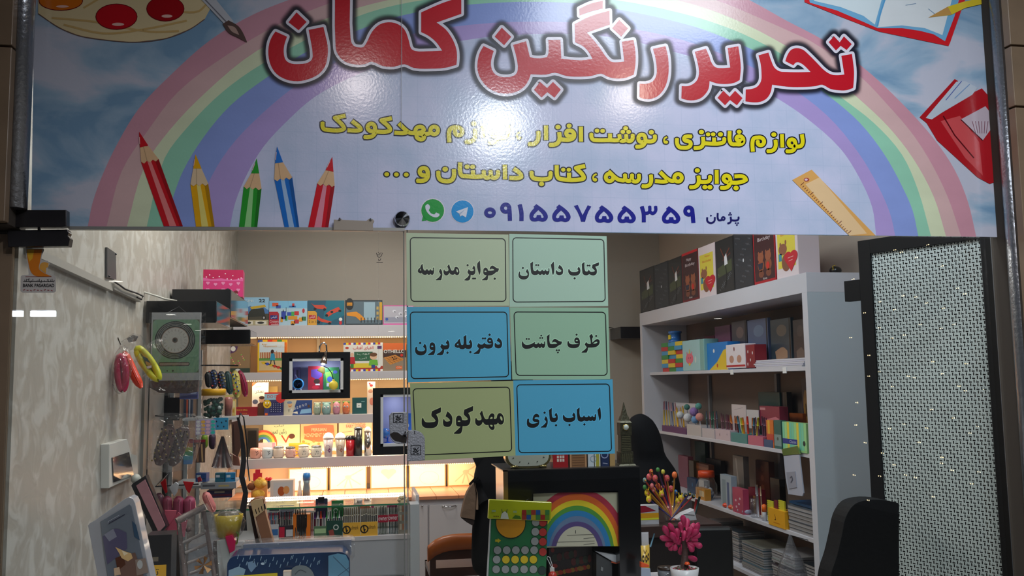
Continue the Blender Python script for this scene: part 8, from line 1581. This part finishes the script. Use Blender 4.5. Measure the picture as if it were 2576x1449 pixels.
for a_, b2, tp, c, lab, art in ((1923, 1941, 1056, (210, 110, 40), 'orange and yellow marker pack', lambda A, w_, h: (A.rect(0, 50, w_, 80, (190, 60, 50), L=1), A.rect(w_*.2, 0, w_*.5, 50, (224, 170, 50), L=1))), (1942, 1960, 1056, (40, 96, 90), 'dark teal marker pack', lambda A, w_, h: (A.rect(0, 50, w_, 90, (120, 150, 150), L=1), A.ell(w_*.5, 65, 7, 6, (50, 80, 80), L=2)))):
 xb('marker_pack', lab+' on the middle right-hand shelf', 'pen', a_, b2, tp, z, XI+.004, .03, c, art)
def a_past(A, w_, h):
 for i in range(10): A.rect(w_*i/10+1, 0, w_*(i+1)/10-1, 92, ((120, 206, 170), (160, 220, 150), (226, 206, 70), (110, 200, 176))[i % 4], L=1)
 A.rect(0, 58, w_*.62, 76, (20, 50, 140), L=2); A.text('Classic', w_*.3, 62, w_*.58, 72, (200, 210, 230), L=3); A.ell(w_*.9, 68, 9, 9, (24, 50, 50), L=3)
xb('highlighter_pack', 'wide pack of pastel green and yellow highlighters with a blue band', 'pen', 1963, 2023, 1060, z, XI-.004, .035, (150, 200, 130), a_past)
p = atX(2040, 1090, XI+.03); t = thing('clear_pouch', 'puffy clear pouch hanging at the near end of the middle shelf', 'package', (p.x, p.y, z)); MB().ball((p.x+.01, p.y-.03, z+.09), (.03, .06, .09), clear_mat('pouch', (.8, .8, .82), .25, .6, .15, 1, 30, haze=.35, hazecol=(170, 160, 165)), n=16).build('pouch', t)
xb('paper_roll', 'curled white paper sheet behind the pens', 'paper', 1838, 1874, 1012, z+.05, XI+.09, .004, (200, 190, 192), lambda A, w_, h: A.stroke([(w_*.2, 20), (w_*.8, 10)], 2, (170, 160, 166), L=1), h=.16)
xb('white_shelf_card', 'long white card just right of the curled sheet', 'card', 1875, 1905, 1030, z+.08, XI+.08, .004, (190, 188, 192))
xb('maroon_box', 'glossy maroon pink box stacked behind the mauve pens', 'box', 1908, 1958, 1017, z+.10, XI+.09, .05, (130, 40, 64), lambda A, w_, h: (A.poly([(w_*.2, 70), (w_*.8, 50), (w_, 60), (w_*.6, 80)], (200, 120, 130), L=1), A.rect(4, 8, w_*.3, 20, (190, 130, 140), L=1)), h=.11)
xb('teal_book', 'dark teal book standing at the back of the middle shelf', 'book', 1906, 1960, 986, z, UX1-.09, .03, (10, 60, 62), lambda A, w_, h: A.rect(0, 0, 4, 100, (6, 40, 42), L=1)); xb('black_book', 'narrow black book right of the dark teal one', 'book', 1962, 1978, 986, z, UX1-.08, .03, (18, 18, 24), lambda A, w_, h: A.rect(w_*.4, 0, w_*.6, 100, (50, 50, 60), L=1))
xb('orange_card', 'dull orange card at the back right of the middle shelf', 'card', 1980, 2016, 1037, z, UX1-.07, .02, (150, 76, 24), lambda A, w_, h: A.ell(w_*.6, 20, 4, 4, (110, 60, 30), L=1), h=.17)
xb('wall_poster', 'dark blue and red picture with a yellow figure at the near back corner', 'picture', 2016, 2034, 975, z+.02, UX1-.05, .01, (26, 30, 60), lambda A, w_, h: (A.ell(w_*.5, 46, w_*.34, 28, (150, 110, 40), L=1), A.ell(w_*.2, 76, w_*.2, 14, (110, 20, 24), L=2), A.stroke([(w_*.5, 40), (w_*.6, 60)], 3, (40, 30, 20), L=2)), h=.34)
# --- shelf 3
z = zs[2]
bxs = [(1700, 1724, 1163, (120, 60, 74), 'dusty pink box at the far end of the third shelf', .15, .22, None), (1726, 1738, 1166, (70, 54, 26), 'olive brown book beside the dusty pink box', .15, .20, None), (1739, 1775, 1160, (96, 50, 26), 'rusty brown box at the back of the third shelf', .17, .19, lambda A, w_, h: A.rect(6, 10, w_-6, 20, (130, 76, 40), L=1)), (1744, 1762, 1185, (196, 196, 196), 'small white carton left of the orange lidded jar', .10, .10, None), (1720, 1742, 1200, (20, 50, 84), 'navy blue packet left of the jar', .08, .10, lambda A, w_, h: A.ell(w_*.6, 40, 8, 14, (40, 100, 150), L=1)),
       (1741, 1764, 1216, (190, 130, 40), 'mustard box in front of the jar', .02, .07, lambda A, w_, h: A.rect(w_*.4, 20, w_*.9, 70, (210, 190, 150), L=1))]
for a_, b2, tp, c, lab, dx, hz_, art in bxs: xb('shelf_box', lab, 'box', a_, b2, tp, z, XI+dx, .04, c, art, h=hz_)
xb('green_folder', 'dark green folder hanging at the back of the third shelf', 'folder', 1742, 1768, 1122, z+.14, UX1-.05, .02, (14, 50, 30), None, h=.18); xb('black_pouch', 'black pouch beside the dark green folder', 'pouch', 1769, 1806, 1144, z+.12, UX1-.06, .03, (12, 14, 20), None, h=.10)
p = atX(1779, 1258, XI+.07); s_ = p.y/2300; t = thing('orange_lid_jar', 'round clear jar with an orange lid and white and blue contents', 'jar', (p.x, p.y, z)); c0 = Vector((p.x, p.y, z))
MB().lathe(c0, [(0, 0), (18*s_, 0), (27*s_, 14*s_), (27*s_, 36*s_), (18*s_, 54*s_), (18*s_, 58*s_)], JARM, n=22).build('glass', t); MB().lathe(c0+Vector((0, 0, 56*s_)), [(0, 0), (21*s_, 0), (21*s_, 15*s_), (19*s_, 16*s_), (0, 16*s_)], mat((214, 70, 20), .4), n=22).build('lid', t); mb = MB()
for k in range(12): mb.ball(c0+Vector((12*s_*math.cos(k*2.4), 12*s_*math.sin(k*2.4), (8+k*1.6)*s_)), 6.5*s_, mat(((170, 170, 176), (50, 100, 140))[k % 3 == 0], .6), n=8)
mb.build('contents', t, kind='stuff')
def slab(lab, a_, b2, tp, c, art=None, X=XI+.02, d=.035, cat='box', nm='upright_pack', **k): return xb(nm, lab, cat, a_, b2, tp, z, X, d, c, art, **k)
slab('white and blue game case leaning right of the jar', 1803, 1830, 1190, (150, 164, 176), lambda A, w_, h: (A.rect(w_*.15, 14, w_*.5, 90, (120, 140, 150), L=1), A.rect(w_*.6, 20, w_*.8, 92, (70, 90, 130), L=1)))
slab('pink pack with white pebble drawings', 1832, 1858, 1222, (170, 60, 90), lambda A, w_, h: [A.ell(w_*x, y, 8, 5, (206, 180, 190), L=1, n=10) for x, y in ((.3, 50), (.6, 62), (.35, 76), (.7, 40))], X=XI+.004)
slab('long grey clear tube pack leaning at the back of the third shelf', 1836, 1862, 1130, (110, 106, 104), lambda A, w_, h: A.stroke([(w_*.3, 5), (w_*.6, 95)], 5, (150, 146, 142), L=1), X=XI+.12, h=.30)
slab('brown patterned pack at the back of the third shelf', 1892, 1925, 1140, (80, 34, 20), lambda A, w_, h: [A.ell(w_*.5, 15+k*20, 8, 6, (110, 56, 36), L=1, n=10) for k in range(4)], X=UX1-.10, h=.28)
slab('tall black pouch left of the hanging white pack', 1927, 1950, 1186, (14, 13, 15), None, X=XI+.10, h=.22)
slab('dark maroon flag shaped packet behind the marker cup', 1872, 1900, 1212, (110, 14, 34), lambda A, w_, h: A.rect(w_*.4, 30, w_*.6, 100, (170, 120, 50), L=1), X=XI+.09, h=.14)
t = thing('play_dough', 'orange and white modelling tubs and sachets lying on the third shelf', 'toy', (XI+.04, atX(1840, 965, XI).y, z))
for i, (px_, c) in enumerate(((1829, (214, 60, 24)), (1843, (206, 70, 30)), (1852, (200, 140, 110)), (1866, (170, 170, 186)), (1878, (160, 160, 180)))): p = atX(px_, 1270, XI+.03); MB().ball((p.x, p.y, z+.016), (.03, .022, .016), mat(c, .4, coat=.5), n=10).build('sachet', t)
p = atX(1899, 1290, XI+.03); t = thing('pen_cup', 'clear cup of pale pens on the third shelf', 'cup', (p.x, p.y, z)); MB().lathe((p.x, p.y, z), [(0, 0), (.022, 0), (.024, .10)], JARM, n=16).build('cup', t)
xpens('pale peach or grey pen standing in the clear cup', 'pens in the clear cup', 1889, 1910, 5, [(190, 160, 130), (150, 150, 160)], 1222, p.x-.01, z0=z+.01)
xb('ruler_box', 'yellow orange pencil box with rulers sticking out', 'box', 1919, 1960, 1272, z, XI-.004, .06, (222, 160, 30), lambda A, w_, h: (A.stroke([(w_*.4, 30), (w_*.45, 60), (w_*.38, 62)], 5, (90, 50, 20), L=1), A.rect(w_*.3, 76, w_*.7, 82, (190, 120, 20), L=1)))
for i, (a_, b2, c) in enumerate(((1917, 1932, (196, 190, 50)), (1934, 1943, (110, 30, 44)), (1945, 1960, (196, 190, 50)))): xb('ruler', ('left yellow ruler', 'dark red ruler', 'right yellow ruler')[i]+' standing in the yellow orange pencil box', 'ruler', a_, b2, 1254, z+.01, XI+.012, .008, c, lambda A, w_, h: [A.rect(0, 6+k*9, w_*.2, 8+k*9, (90, 80, 40), L=1) for k in range(9)])
p = atX(1913, 1262, XI+.0); t = thing('orange_tube', 'small orange capped glue tube beside the ruler box', 'glue', (p.x, p.y, z)); MB().lathe((p.x+.02, p.y, z), [(0, 0), (.012, 0), (.012, .045), (.01, .05)], mat((200, 200, 206), .4), n=14).build('tube', t); MB().lathe((p.x+.02, p.y, z+.05), [(.013, 0), (.013, .035), (0, .04)], mat((226, 100, 20), .4), n=14).build('cap', t)
def stack(grp, base, a_, b2, n, zb_, th, cols, X, d, jit=.01):
 for i in range(n):
  j = random.uniform(0, jit); c = cols[i % len(cols)]; ya, yb3 = atX(a_, 965, X).y, atX(b2, 965, X).y
  mb = MB(); mb.box((X+j, yb3+j, zb_+i*th), (X+d+j, ya+j, zb_+(i+1)*th-.0012), mat((150, 148, 150), .6)); mb.box((X+j-.002, yb3+j-.002, zb_+(i+1)*th-.0024), (X+d+j, ya+j, zb_+(i+1)*th-.0008), mat(c, .35, coat=.3)); mb.build('notebook', None, base, 'notebook', grp)
BC = [(60, 70, 84), (90, 96, 104), (44, 52, 64), (110, 100, 96), (70, 90, 110)]
stack('books stacked on the third right-hand shelf', 'grey covered book in the stack beside the ruler box', 1968, 2030, 7, z, (atX(1968, 1262, XI).z-z)/7.2, BC, XI, .20)
xb('blue_folder', 'blue folder lying on top of the grey book stack', 'folder', 1972, 2030, 0, z+(atX(1968, 1262, XI).z-z)*.985, XI+.02, .18, (24, 70, 110), None, h=.012)
t = thing('hanging_pack', 'white earphone pack with a green header hanging before the shelves', 'package', (XI-.02, atX(1995, 1200, XI-.02).y, z)); XH = XI-.02
for nm, q, c in (('header', [(1966, 1130), (2004, 1122), (2012, 1142), (1970, 1146)], (90, 110, 50)), ('white_card', [(1971, 1147), (2010, 1144), (2021, 1240), (2018, 1248), (1983, 1243), (1976, 1200)], (176, 180, 196)), ('grey_window', [(1978, 1188), (2000, 1186), (2004, 1226), (1984, 1230)], (150, 152, 166))):
 P_ = [atX(x, y, XH-(.003 if nm == 'grey_window' else 0)) for x, y in q]; n = len(P_); MB().add(P_+[v+Vector((.006, 0, 0)) for v in P_], [tuple(range(n)), tuple(range(2*n-1, n-1, -1))]+[(i, n+i, n+(i+1) % n, (i+1) % n) for i in range(n)], mat(c, .35, coat=.4)).build(nm, t)
A = Art(lambda u, v, h: atX(u, v, XH-.004-h), .4); A.stroke([(1987, 1202), (1991, 1198), (1993, 1206), (1989, 1214)], 2, (90, 90, 104), L=1, sm=True); A.build('earphone_print', t)
MB().tube([atX(1985, 1128, XH), (XI+.005, atX(1985, 1128, XH).y, zs[1]-.001)], .002, WIRE, n=5).build('hook', t)
# --- bottom shelf stacks
z = zs[3]; NC = [(150, 156, 160), (60, 84, 96), (120, 120, 126), (170, 170, 172), (40, 60, 74), (96, 90, 100)]
stack('notebooks stacked on the bottom right-hand shelf', 'thin notebook in the farthest bottom shelf stack', 1770, 1794, 15, z, .0125, NC, XI+.06, .16)
stack('notebooks stacked on the bottom right-hand shelf', 'thin notebook in the second bottom shelf stack', 1806, 1842, 14, z, .0125, NC[::-1], XI+.05, .16)
stack('notebooks stacked on the bottom right-hand shelf', 'teal edged notebook in the third bottom shelf stack', 1848, 1900, 11, z, .0135, [(30, 70, 86), (140, 140, 130), (60, 96, 110)], XI+.02, .2, .016)
stack('notebooks stacked on the bottom right-hand shelf', 'wavy grey notebook in the nearest bottom shelf stack', 1922, 1978, 12, z, .0145, [(120, 130, 124), (150, 150, 156), (60, 50, 60), (160, 160, 164)], XI+.01, .2, .02)
stack('magazines standing low at the bottom shelf', 'dark magazine in the pile behind the clear carrier bag', 1985, 2034, 10, z, .015, [(24, 30, 40), (40, 50, 60)], XI+.06, .2, .01)
p = atX(1990, 1400, XS-.05); t = thing('carrier_bag', 'thin clear carrier bag hanging from the near end of the bottom shelf', 'bag', (p.x, p.y, z-.1)); s_ = p.y/2300
MB().loft([(p.x, p.y, at(1990, y, p.y).z, w_*s_, w_*s_*.7) for y, w_ in ((1475, 38), (1449, 38), (1420, 33), (1400, 24), (1380, 15), (1360, 8), (1345, 3))], clear_mat('bag_film', (.85, .85, .87), .08, .5, .12, 1, 30, haze=.14, hazecol=(150, 150, 156)), n=24, fold=.14, seed=3).build('bag', t)
MB().tube([at(1990, 1347, p.y), (XI+.01, p.y+.02, zs[2]-.018)], .002, WIRE, n=5).build('loop', t)
# ================================================================== desk with pencil holders and plant
YDK = 4.02; zD = Z(1690, 1313, YDK+.1)
t = thing('sales_desk', 'dark brown sales desk behind the black display case', 'desk', (X_(1700, YDK), YDK+.25, 0)); DKM = mat((34, 26, 26), .4, coat=.2)
MB().box((X_(1560, YDK), YDK, zD-.05), (X_(1800, YDK), YDK+.5, zD), mat((62, 44, 40), .35, coat=.3)).build('desktop', t, bevel=.002); MB().box((X_(1570, YDK), YDK+.02, 0), (X_(1790, YDK), YDK+.04, zD-.05), DKM).build('front_panel', t)
YQ2 = YDK+.12; s_ = YQ2/2300
t = thing('pencil_cup', 'clear cup full of toy topped pencils on the dark desk', 'cup', (X_(1676, YQ2), YQ2, zD)); c0 = Vector((X_(1678, YQ2), YQ2, zD)); MB().lathe(c0, [(0, 0), (18*s_, 0), (24*s_, 44*s_), (23*s_, 44*s_)], JARM, n=18).build('cup', t)
GP2 = 'toy topped pencils in the cup on the desk'
tops = [(1628, 1240, 'y'), (1632, 1256, 'y'), (1664, 1242, 'y'), (1712, 1254, 'y'), (1705, 1262, 'y'), (1633, 1200, 'r'), (1648, 1203, 'r'), (1678, 1203, 'r'), (1697, 1195, 'o'), (1655, 1182, 'g'), (1668, 1187, 'y2'), (1638, 1186, 'r2'), (1640, 1222, 'p'), (1655, 1224, 'o'), (1668, 1226, 'p'), (1622, 1226, 'g'), (1688, 1230, 'r'), (1700, 1238, 'b'), (1622, 1208, 'b2'), (1645, 1232, 'p'), (1724, 1246, 'k'), (1734, 1242, 'k'), (1744, 1248, 'k'), (1695, 1215, 'k2')]
TC = {'y': (214, 186, 30), 'y2': (200, 190, 70), 'r': (206, 84, 90), 'r2': (200, 80, 50), 'o': (224, 110, 50), 'g': (60, 130, 60), 'p': (220, 120, 120), 'b': (40, 110, 170), 'b2': (110, 140, 140), 'k': (40, 60, 56), 'k2': (20, 20, 22)}
TN = {'y': 'yellow giraffe', 'y2': 'pale yellow block', 'r': 'red bird', 'r2': 'orange red parrot', 'o': 'orange ball', 'g': 'green leaf', 'p': 'pink flower', 'b': 'blue bear', 'b2': 'grey blue bird', 'k': 'dark penguin', 'k2': 'black puff'}
for i, (px_, py_, k) in enumerate(tops):
 Y = YQ2+random.uniform(-.03, .03); p = at(px_, py_, Y); t = thing('toy_pencil', 'pencil topped with a %s in the desk cup' % TN[k], 'pencil', c0+Vector((0, 0, .005)), GP2); c = TC[k]; m_ = mat(c, .45)
 base = c0+Vector(((px_-1678)*s_*-.12, (Y-YQ2)*.3, .006)); MB().tube([base, p], .0038, mat(((226, 160, 40), (60, 50, 120), (200, 60, 60), (230, 170, 60))[i % 4], .35, coat=.4), n=6).build('shaft', t)
 mb = MB(); r = .0165 if k in 'yro' else .012
 mb.ball(p, (r*.8, r*.8, r), m_, n=10); mb.build('topper', t)
 if k == 'y':
  for sx in (-1, 1): MB().tube([p+Vector((sx*.006, 0, .012)), p+Vector((sx*.009, 0, .026))], [.003, .004], m_, n=6).build('horn', t)
  MB().ball(p+Vector((0, -.011, -.004)), (.008, .006, .007), mat((206, 120, 90), .5), n=8).build('muzzle', t)
 elif k in ('r', 'r2', 'b2', 'b', 'k'): MB().lathe(p+Vector((0, -.010, 0)), [(.004, 0), (0, .009)], mat((226, 170, 60), .4), n=8, M=m90).build('beak', t)
bx('rainbow_card_box', 'small rainbow striped carton at the left of the desk cup', 'box', 1600, 1272, 1657, 1314, YDK+.06, .05, (190, 190, 194), lambda A, w_, h: (A.poly([(0, 0), (w_*.4, 0), (w_*.9, 30), (0, 40)], (150, 30, 50), L=1), A.rect(0, 40, w_, 66, (222, 160, 30), L=2), A.rect(0, 66, w_, 76, (226, 226, 60), L=3), A.poly([(w_*.4, 90), (w_*.7, 80), (w_, 92), (w_, 100), (w_*.4, 100)], (200, 200, 206), L=4)), z0=zD)
leanbox('white_tissue', 'crumpled white paper piece lying on the dark desk', 'paper', [(1702, 1306), (1720, 1292), (1746, 1281), (1753, 1308), (1720, 1312)], YDK+.03, .05, (196, 194, 198), [('fold', [(1720, 1293), (1745, 1283), (1748, 1296)], (214, 212, 216))])
for i, (px_, py_) in enumerate(((1752, 1256), (1760, 1250))): MB().tube([at(1744, 1306, YDK+.16), at(px_, py_, YDK+.18)], .006, mat(((150, 40, 40), (30, 60, 60))[i], .4), n=8).build('pen', None, ('red striped', 'dark teal')[i]+' thick pen leaning right of the desk cup', 'pen')
bx('chair_back', 'plain black chair backrest in front of the right-hand shelves', 'chair', 1752, 1326, 1842, 1500, 3.95, .05, (16, 16, 18), None, bevel=.012, yaw=-8)
# plant
YPL = 3.30; c0 = Vector((X_(1722, YPL, 1440), YPL, ZTB)); s_ = YPL/2300; zr = Z(1722, 1428, YPL)
t = thing('pink_plant', 'artificial plant with thick magenta leaves in a white pot', 'plant', c0)
MB().lathe(c0, [(0, 0), (25*s_, 0), (33*s_, (zr-ZTB)*.5), (37*s_, zr-ZTB), (34*s_, zr-ZTB), (32*s_, (zr-ZTB)*.86), (0, (zr-ZTB)*.84)], mat((206, 204, 206), .35, coat=.4), n=28).build('pot', t)
mb = MB()
for k in range(60): r = 30*s_*math.sqrt(random.random()); q = random.uniform(0, 6.28); mb.ball((c0.x+r*math.cos(q), c0.y+r*math.sin(q), zr-.004), .0045, mat(((150, 30, 60), (80, 90, 50), (190, 70, 90), (120, 100, 90))[k % 4], .5), n=6)
mb.build('pebbles', t, kind='stuff'); MB().tube([(c0.x, c0.y, zr-.01), (c0.x+.004, c0.y, zr+.06), at(1720, 1360, YPL)], [.016, .011, .008], mat((60, 34, 30), .7, bump=.4), n=10).build('stem', t)
lv = [(1672, 1329, 1684, 1352), (1686, 1323, 1700, 1350), (1666, 1353, 1690, 1358), (1678, 1370, 1696, 1364), (1697, 1382, 1700, 1366), (1722, 1386, 1714, 1370), (1712, 1318, 1715, 1340), (1729, 1310, 1727, 1335), (1744, 1322, 1736, 1344), (1755, 1322, 1742, 1350), (1758, 1345, 1740, 1356), (1762, 1374, 1744, 1366), (1742, 1384, 1730, 1368), (1703, 1334, 1706, 1356), (1722, 1340, 1718, 1362), (1736, 1344, 1726, 1364), (1708, 1366, 1712, 1352), (1750, 1360, 1732, 1362), (1690, 1345, 1702, 1362), (1718, 1302, 1722, 1325), (1738, 1330, 1728, 1352), (1696, 1355, 1706, 1368), (1744, 1374, 1728, 1366), (1685, 1380, 1700, 1372), (1748, 1407, 1726, 1400), (1728, 1372, 1720, 1356), (1712, 1390, 1716, 1372), (1753, 1334, 1738, 1350)]
LM = mat((176, 34, 84), .55, var=.12, vs=40)
for i, (x0, y0, x1, y1) in enumerate(lv):
 dy = ((i*37) % 9-4)*.009; a0 = at(x1, y1, YPL+dy*.3); b0 = at(x0, y0, YPL+dy); d = b0-a0; b0 = a0+d*1.25; n = 5
 MB().tube([a0.lerp(b0, f) for f in (0, .25, .5, .75, .93, 1)], [.003, .007, .0105, .0115, .007, .002], LM, n=8).build('leaf', t)
MB().lathe(Vector((c0.x+.004, c0.y-.02, zr+.012)), [(0, 0), (.012, .004), (.006, .012), (0, .012)], mat((220, 80, 24), .4), n=8).build('orange_chip', t)
# cup and card
YCU = 3.34; c0 = Vector((X_(1622, YCU, 1400), YCU+.02, ZTB)); s_ = YCU/2300
t = thing('yellow_cup', 'yellow printed pencil cup right of the black display case', 'cup', c0); hz_ = Z(1625, 1372, YCU)-ZTB; MB().lathe(c0, [(0, 0), (15*s_, 0), (17*s_, hz_), (15.5*s_, hz_), (14*s_, .01)], mat((206, 166, 60), .35, coat=.4), n=20).build('cup', t)
A = Art(lambda u, v, hh: Vector((c0.x+17*s_*math.sin(u), c0.y-(17*s_+hh)*math.cos(u), c0.z+hz_*(1-v)))); [A.ring(u, v, .16, .05, (50, 40, 34), L=1, ry=.06) for u, v in ((-.3, .3), (.2, .3), (.6, .26))]; A.stroke([(-.2, .1), (0, .18), (.3, .1)], .03, (90, 60, 40), L=1); A.build('printed_rings', t)
bx('white_tag', 'plain white card sticking up from the yellow printed cup', 'card', 1614, 1339, 1632, 1392, YCU+.02, .003, (190, 188, 192), lambda A, w_, h: A.rect(3, 3, w_-3, 8, (206, 204, 208), L=1)); MB().tube([at(1636, 1376, YCU+.03), at(1646, 1342, YCU+.04)], .003, mat((90, 130, 150), .4), n=6).build('pencil', None, 'slim blue grey pencil leaning in the yellow printed cup', 'pencil')
t = thing('glass_bowl', 'dark lidded glass bowl left of the white plant pot', 'bowl', (X_(1660, 3.36), 3.36, ZTB)); zb9 = Z(1662, 1432, 3.4); MB().lathe((X_(1661, 3.4), 3.4, ZTB), [(0, 0), (.03, 0), (.036, zb9-ZTB)], mat((110, 116, 124), .15, coat=1), n=20).build('bowl', t); MB().lathe((X_(1661, 3.4), 3.4, zb9), [(0, 0), (.037, 0), (.034, .008), (0, .012)], mat((50, 34, 28), .3), n=20).build('lid', t)
leanbox('orange_paper', 'bright orange paper wedge with pale sheets under the yellow cup', 'paper', [(1613, 1414), (1634, 1422), (1632, 1427), (1613, 1428)], 3.25, .02, (214, 80, 30), [('white_sheet', [(1613, 1428), (1636, 1430), (1640, 1470), (1613, 1470)], (150, 160, 176))])
# ================================================================== lattice screen and chair at the right
PA = Vector((at(2530, 1000, 2.78).x, 2.78, 0)); dirv = None
yl = 3.26; PB = Vector((X_(2178, yl, 1000), yl, 0)); UV = (PB-PA); SL = UV.length; UV.normalize(); NV = Vector((UV.y, -UV.x, 0)); NV = -NV if NV.x > 0 else NV
zS = 2.075
t = thing('lattice_screen', 'tall folding screen with a pale woven lattice in a black frame', 'screen', (PA+PB)/2); FRM = mat((15, 14, 15), .6, spec=.2)
def seg(a_, b2, z0, z1, th=.03, m=FRM, nm='post', off=0.0): o = PA+UV*a_+Vector((0, 0, z0))+NV*off; return MB().obox(o, UV*(b2-a_), (0, 0, z1-z0), -NV*th, m).build(nm, t, bevel=.001)
fw = .052; seg(0, fw, 0, zS); seg(SL-fw, SL, 0, zS); seg(fw, SL-fw, zS-.055, zS, nm='rail'); seg(fw, SL-fw, 0, .06, nm='rail'); seg(SL, SL+.07, Z(2150, 755, yl), Z(2150, 703, yl), nm='bracket')
seg(fw, SL-fw, .06, zS-.055, th=.002, m=mat((26, 25, 24), .8), nm='added_dark_sheet', off=-.028)  # sheet added behind the lattice so its holes read dark
def lattice():
 w_ = SL-2*fw; hgt = zS-.115; c = .0021*1.0; nx = int(w_/c); z0 = max(.06, .55); nz = int((zS-.055-z0)/c)
 unit = np.ones((12, 12), bool)
 unit[1:3, 0:6] = False; unit[7:9, 6:12] = False; unit[0:6, 8:10] = False; unit[6:12, 2:4] = False; unit[4, 4] = False; unit[10, 10] = False; unit[10, 10] = False
 unit[0, 8:10] = True; unit[6, 2:4] = True; unit[5, :] = unit[5, :]; unit[1:3, 0] = True; unit[7:9, 6] = True
 K = np.tile(unit, (nz//12+1, nx//12+1))[:nz, :nx]
 vs = []; fs = []
 o = PA+UV*fw-NV*.008
 def P3(i, j): return o+UV*(i*c)+Vector((0, 0, z0+j*c))
 for j in range(nz):
  i = 0
  while i < nx:
   if K[j, i]:
    s0 = i
    while i < nx and K[j, i]: i += 1
    b = len(vs); vs += [P3(s0, j), P3(i, j), P3(i, j+1), P3(s0, j+1)]; fs.append((b, b+1, b+2, b+3))
   else: i += 1
 mb = MB(); mb.add(vs, fs, mat((180, 188, 184), .4)); ob = mb.build('lattice_sheet', t, kind='stuff')
 mb = MB(); mb.obox(PA+UV*fw-NV*.008+Vector((0, 0, .06)), UV*w_, (0, 0, z0-.06), -NV*.003, mat((196, 204, 200), .4)); mb.build('lower_sheet', t)
lattice()
YCH = 3.02; q = smooth([(2262, 1500), (2262, 1266), (2225, 1258), (2180, 1258), (2150, 1268), (2128, 1300), (2118, 1345), (2105, 1400), (2092, 1440), (2084, 1500)], ang=60)
t = thing('office_chair', 'black padded office chair back in front of the lattice screen', 'chair', (X_(2180, YCH), YCH+.05, 0)); patch('backrest', q, t, .09, mat((10, 10, 12), .7, spec=.2, bump=.1), Y=YCH)
MB().lathe((X_(2185, YCH+.3), YCH+.32, 0), [(.22, 0), (.22, .03), (.03, .06), (.03, .4), (.22, .42), (.22, .48), (0, .49)], MAT_BLACK, n=24).build('seat', t); MB().tube([(X_(2185, YCH+.3), YCH+.25, .44), (X_(2185, YCH+.1), YCH+.12, .6), (X_(2185, YCH+.1), YCH+.1, .85)], .02, MAT_BLACK, n=8).build('stem', t)
# black floating cube on the back wall beyond the posters, with its cables
t = thing('wall_cube', 'small black wall cube on the rear wall left of the right-hand unit', 'shelf', (X_(1588, 6.8), 6.9, Z(1588, 850, 6.8))); MB().box((X_(1563, 6.85), 6.85, Z(1588, 851, 6.85)), (X_(1640, 6.85), YB-.001, Z(1588, 822, 6.85)), MAT_BLACK).build('body', t)
tag(MB().tube([at(x, y, 7.1) for x, y in ((1520, 822), (1540, 825), (1563, 832))], .003, mat((60, 56, 54), .5), n=5).build('thin_cable'), 'thin cable running to the black cube on the rear wall', 'cable')
# ================================================================== lamps of the mall that mirror in the glass
TUBE = mat((236, 244, 255), .5, em=26.0); TUBE.cycles.emission_sampling = 'NONE'
for i, (a_, b2) in enumerate(((31, 58), (76, 140))):
 p0, p1 = refl(a_, 789, t=9.0), refl(b2, 789, t=9.0); q0 = refl(a_, 796, t=9.0); t = thing('tube_light', ('short', 'long')[i]+' white tube lamp hanging in the mall, mirrored in the door glass', 'lighting', (p0+p1)/2)
 MB().tube([p0, p1], .034, TUBE, n=10).build('tube', t); MB().box((min(p0.x, p1.x), p0.y-.05, p0.z+.04), (max(p0.x, p1.x), p0.y+.05, p0.z+.06), ALUD).build('fixture', t)
 for p in (p0, p1): MB().tube([(p.x, p.y, p0.z+.06), (p.x, p.y, 3.44)], .003, ALUD, n=5).build('hanger', t)
DLM = mat((250, 246, 236), .5, em=12.0); DLM.cycles.emission_sampling = 'NONE'
for i, (px_, py_) in enumerate(((291, 707), (430, 791), (472, 815), (499, 831), (985, 833), (1806, 801))):
 p = refl(px_, py_, z=3.43); t = thing('downlight', 'round recessed downlight in the mall ceiling', 'lighting', p, 'downlights mirrored in the shop glass'); MB().lathe(p, [(0, .006), (.13, .006), (.15, 0), (.13, -.004)], ALUD, n=20).build('ring', t); MB().lathe(p+Vector((0, 0, -.002)), [(0, -.003), (.12, -.003), (.12, 0)], DLM, n=18).build('lens', t)
FY = mat((255, 224, 170), .5, em=40.0); FY.cycles.emission_sampling = 'NONE'; t = thing('fairy_light_curtain', 'curtain of tiny warm fairy lights in the mall, mirrored in the right pane', 'lighting', refl(2320, 900, t=3.2)); rnd = random.Random(4); mb = MB(); m2 = MB()
for k in range(13):
 x = 2150+k*32; pts = [refl(x, 600, t=3.2), refl(x, 1400, t=3.2)]; m2.tube(pts, .0006, mat((40, 60, 40), .6), n=4)
 for j in range(6): mb.ball(refl(x+rnd.uniform(-9, 9), 620+j*120+rnd.uniform(-55, 55), t=3.2), .0042, FY, n=6)
mb.build('bulbs', t, kind='stuff'); m2.build('wires', t, kind='stuff')
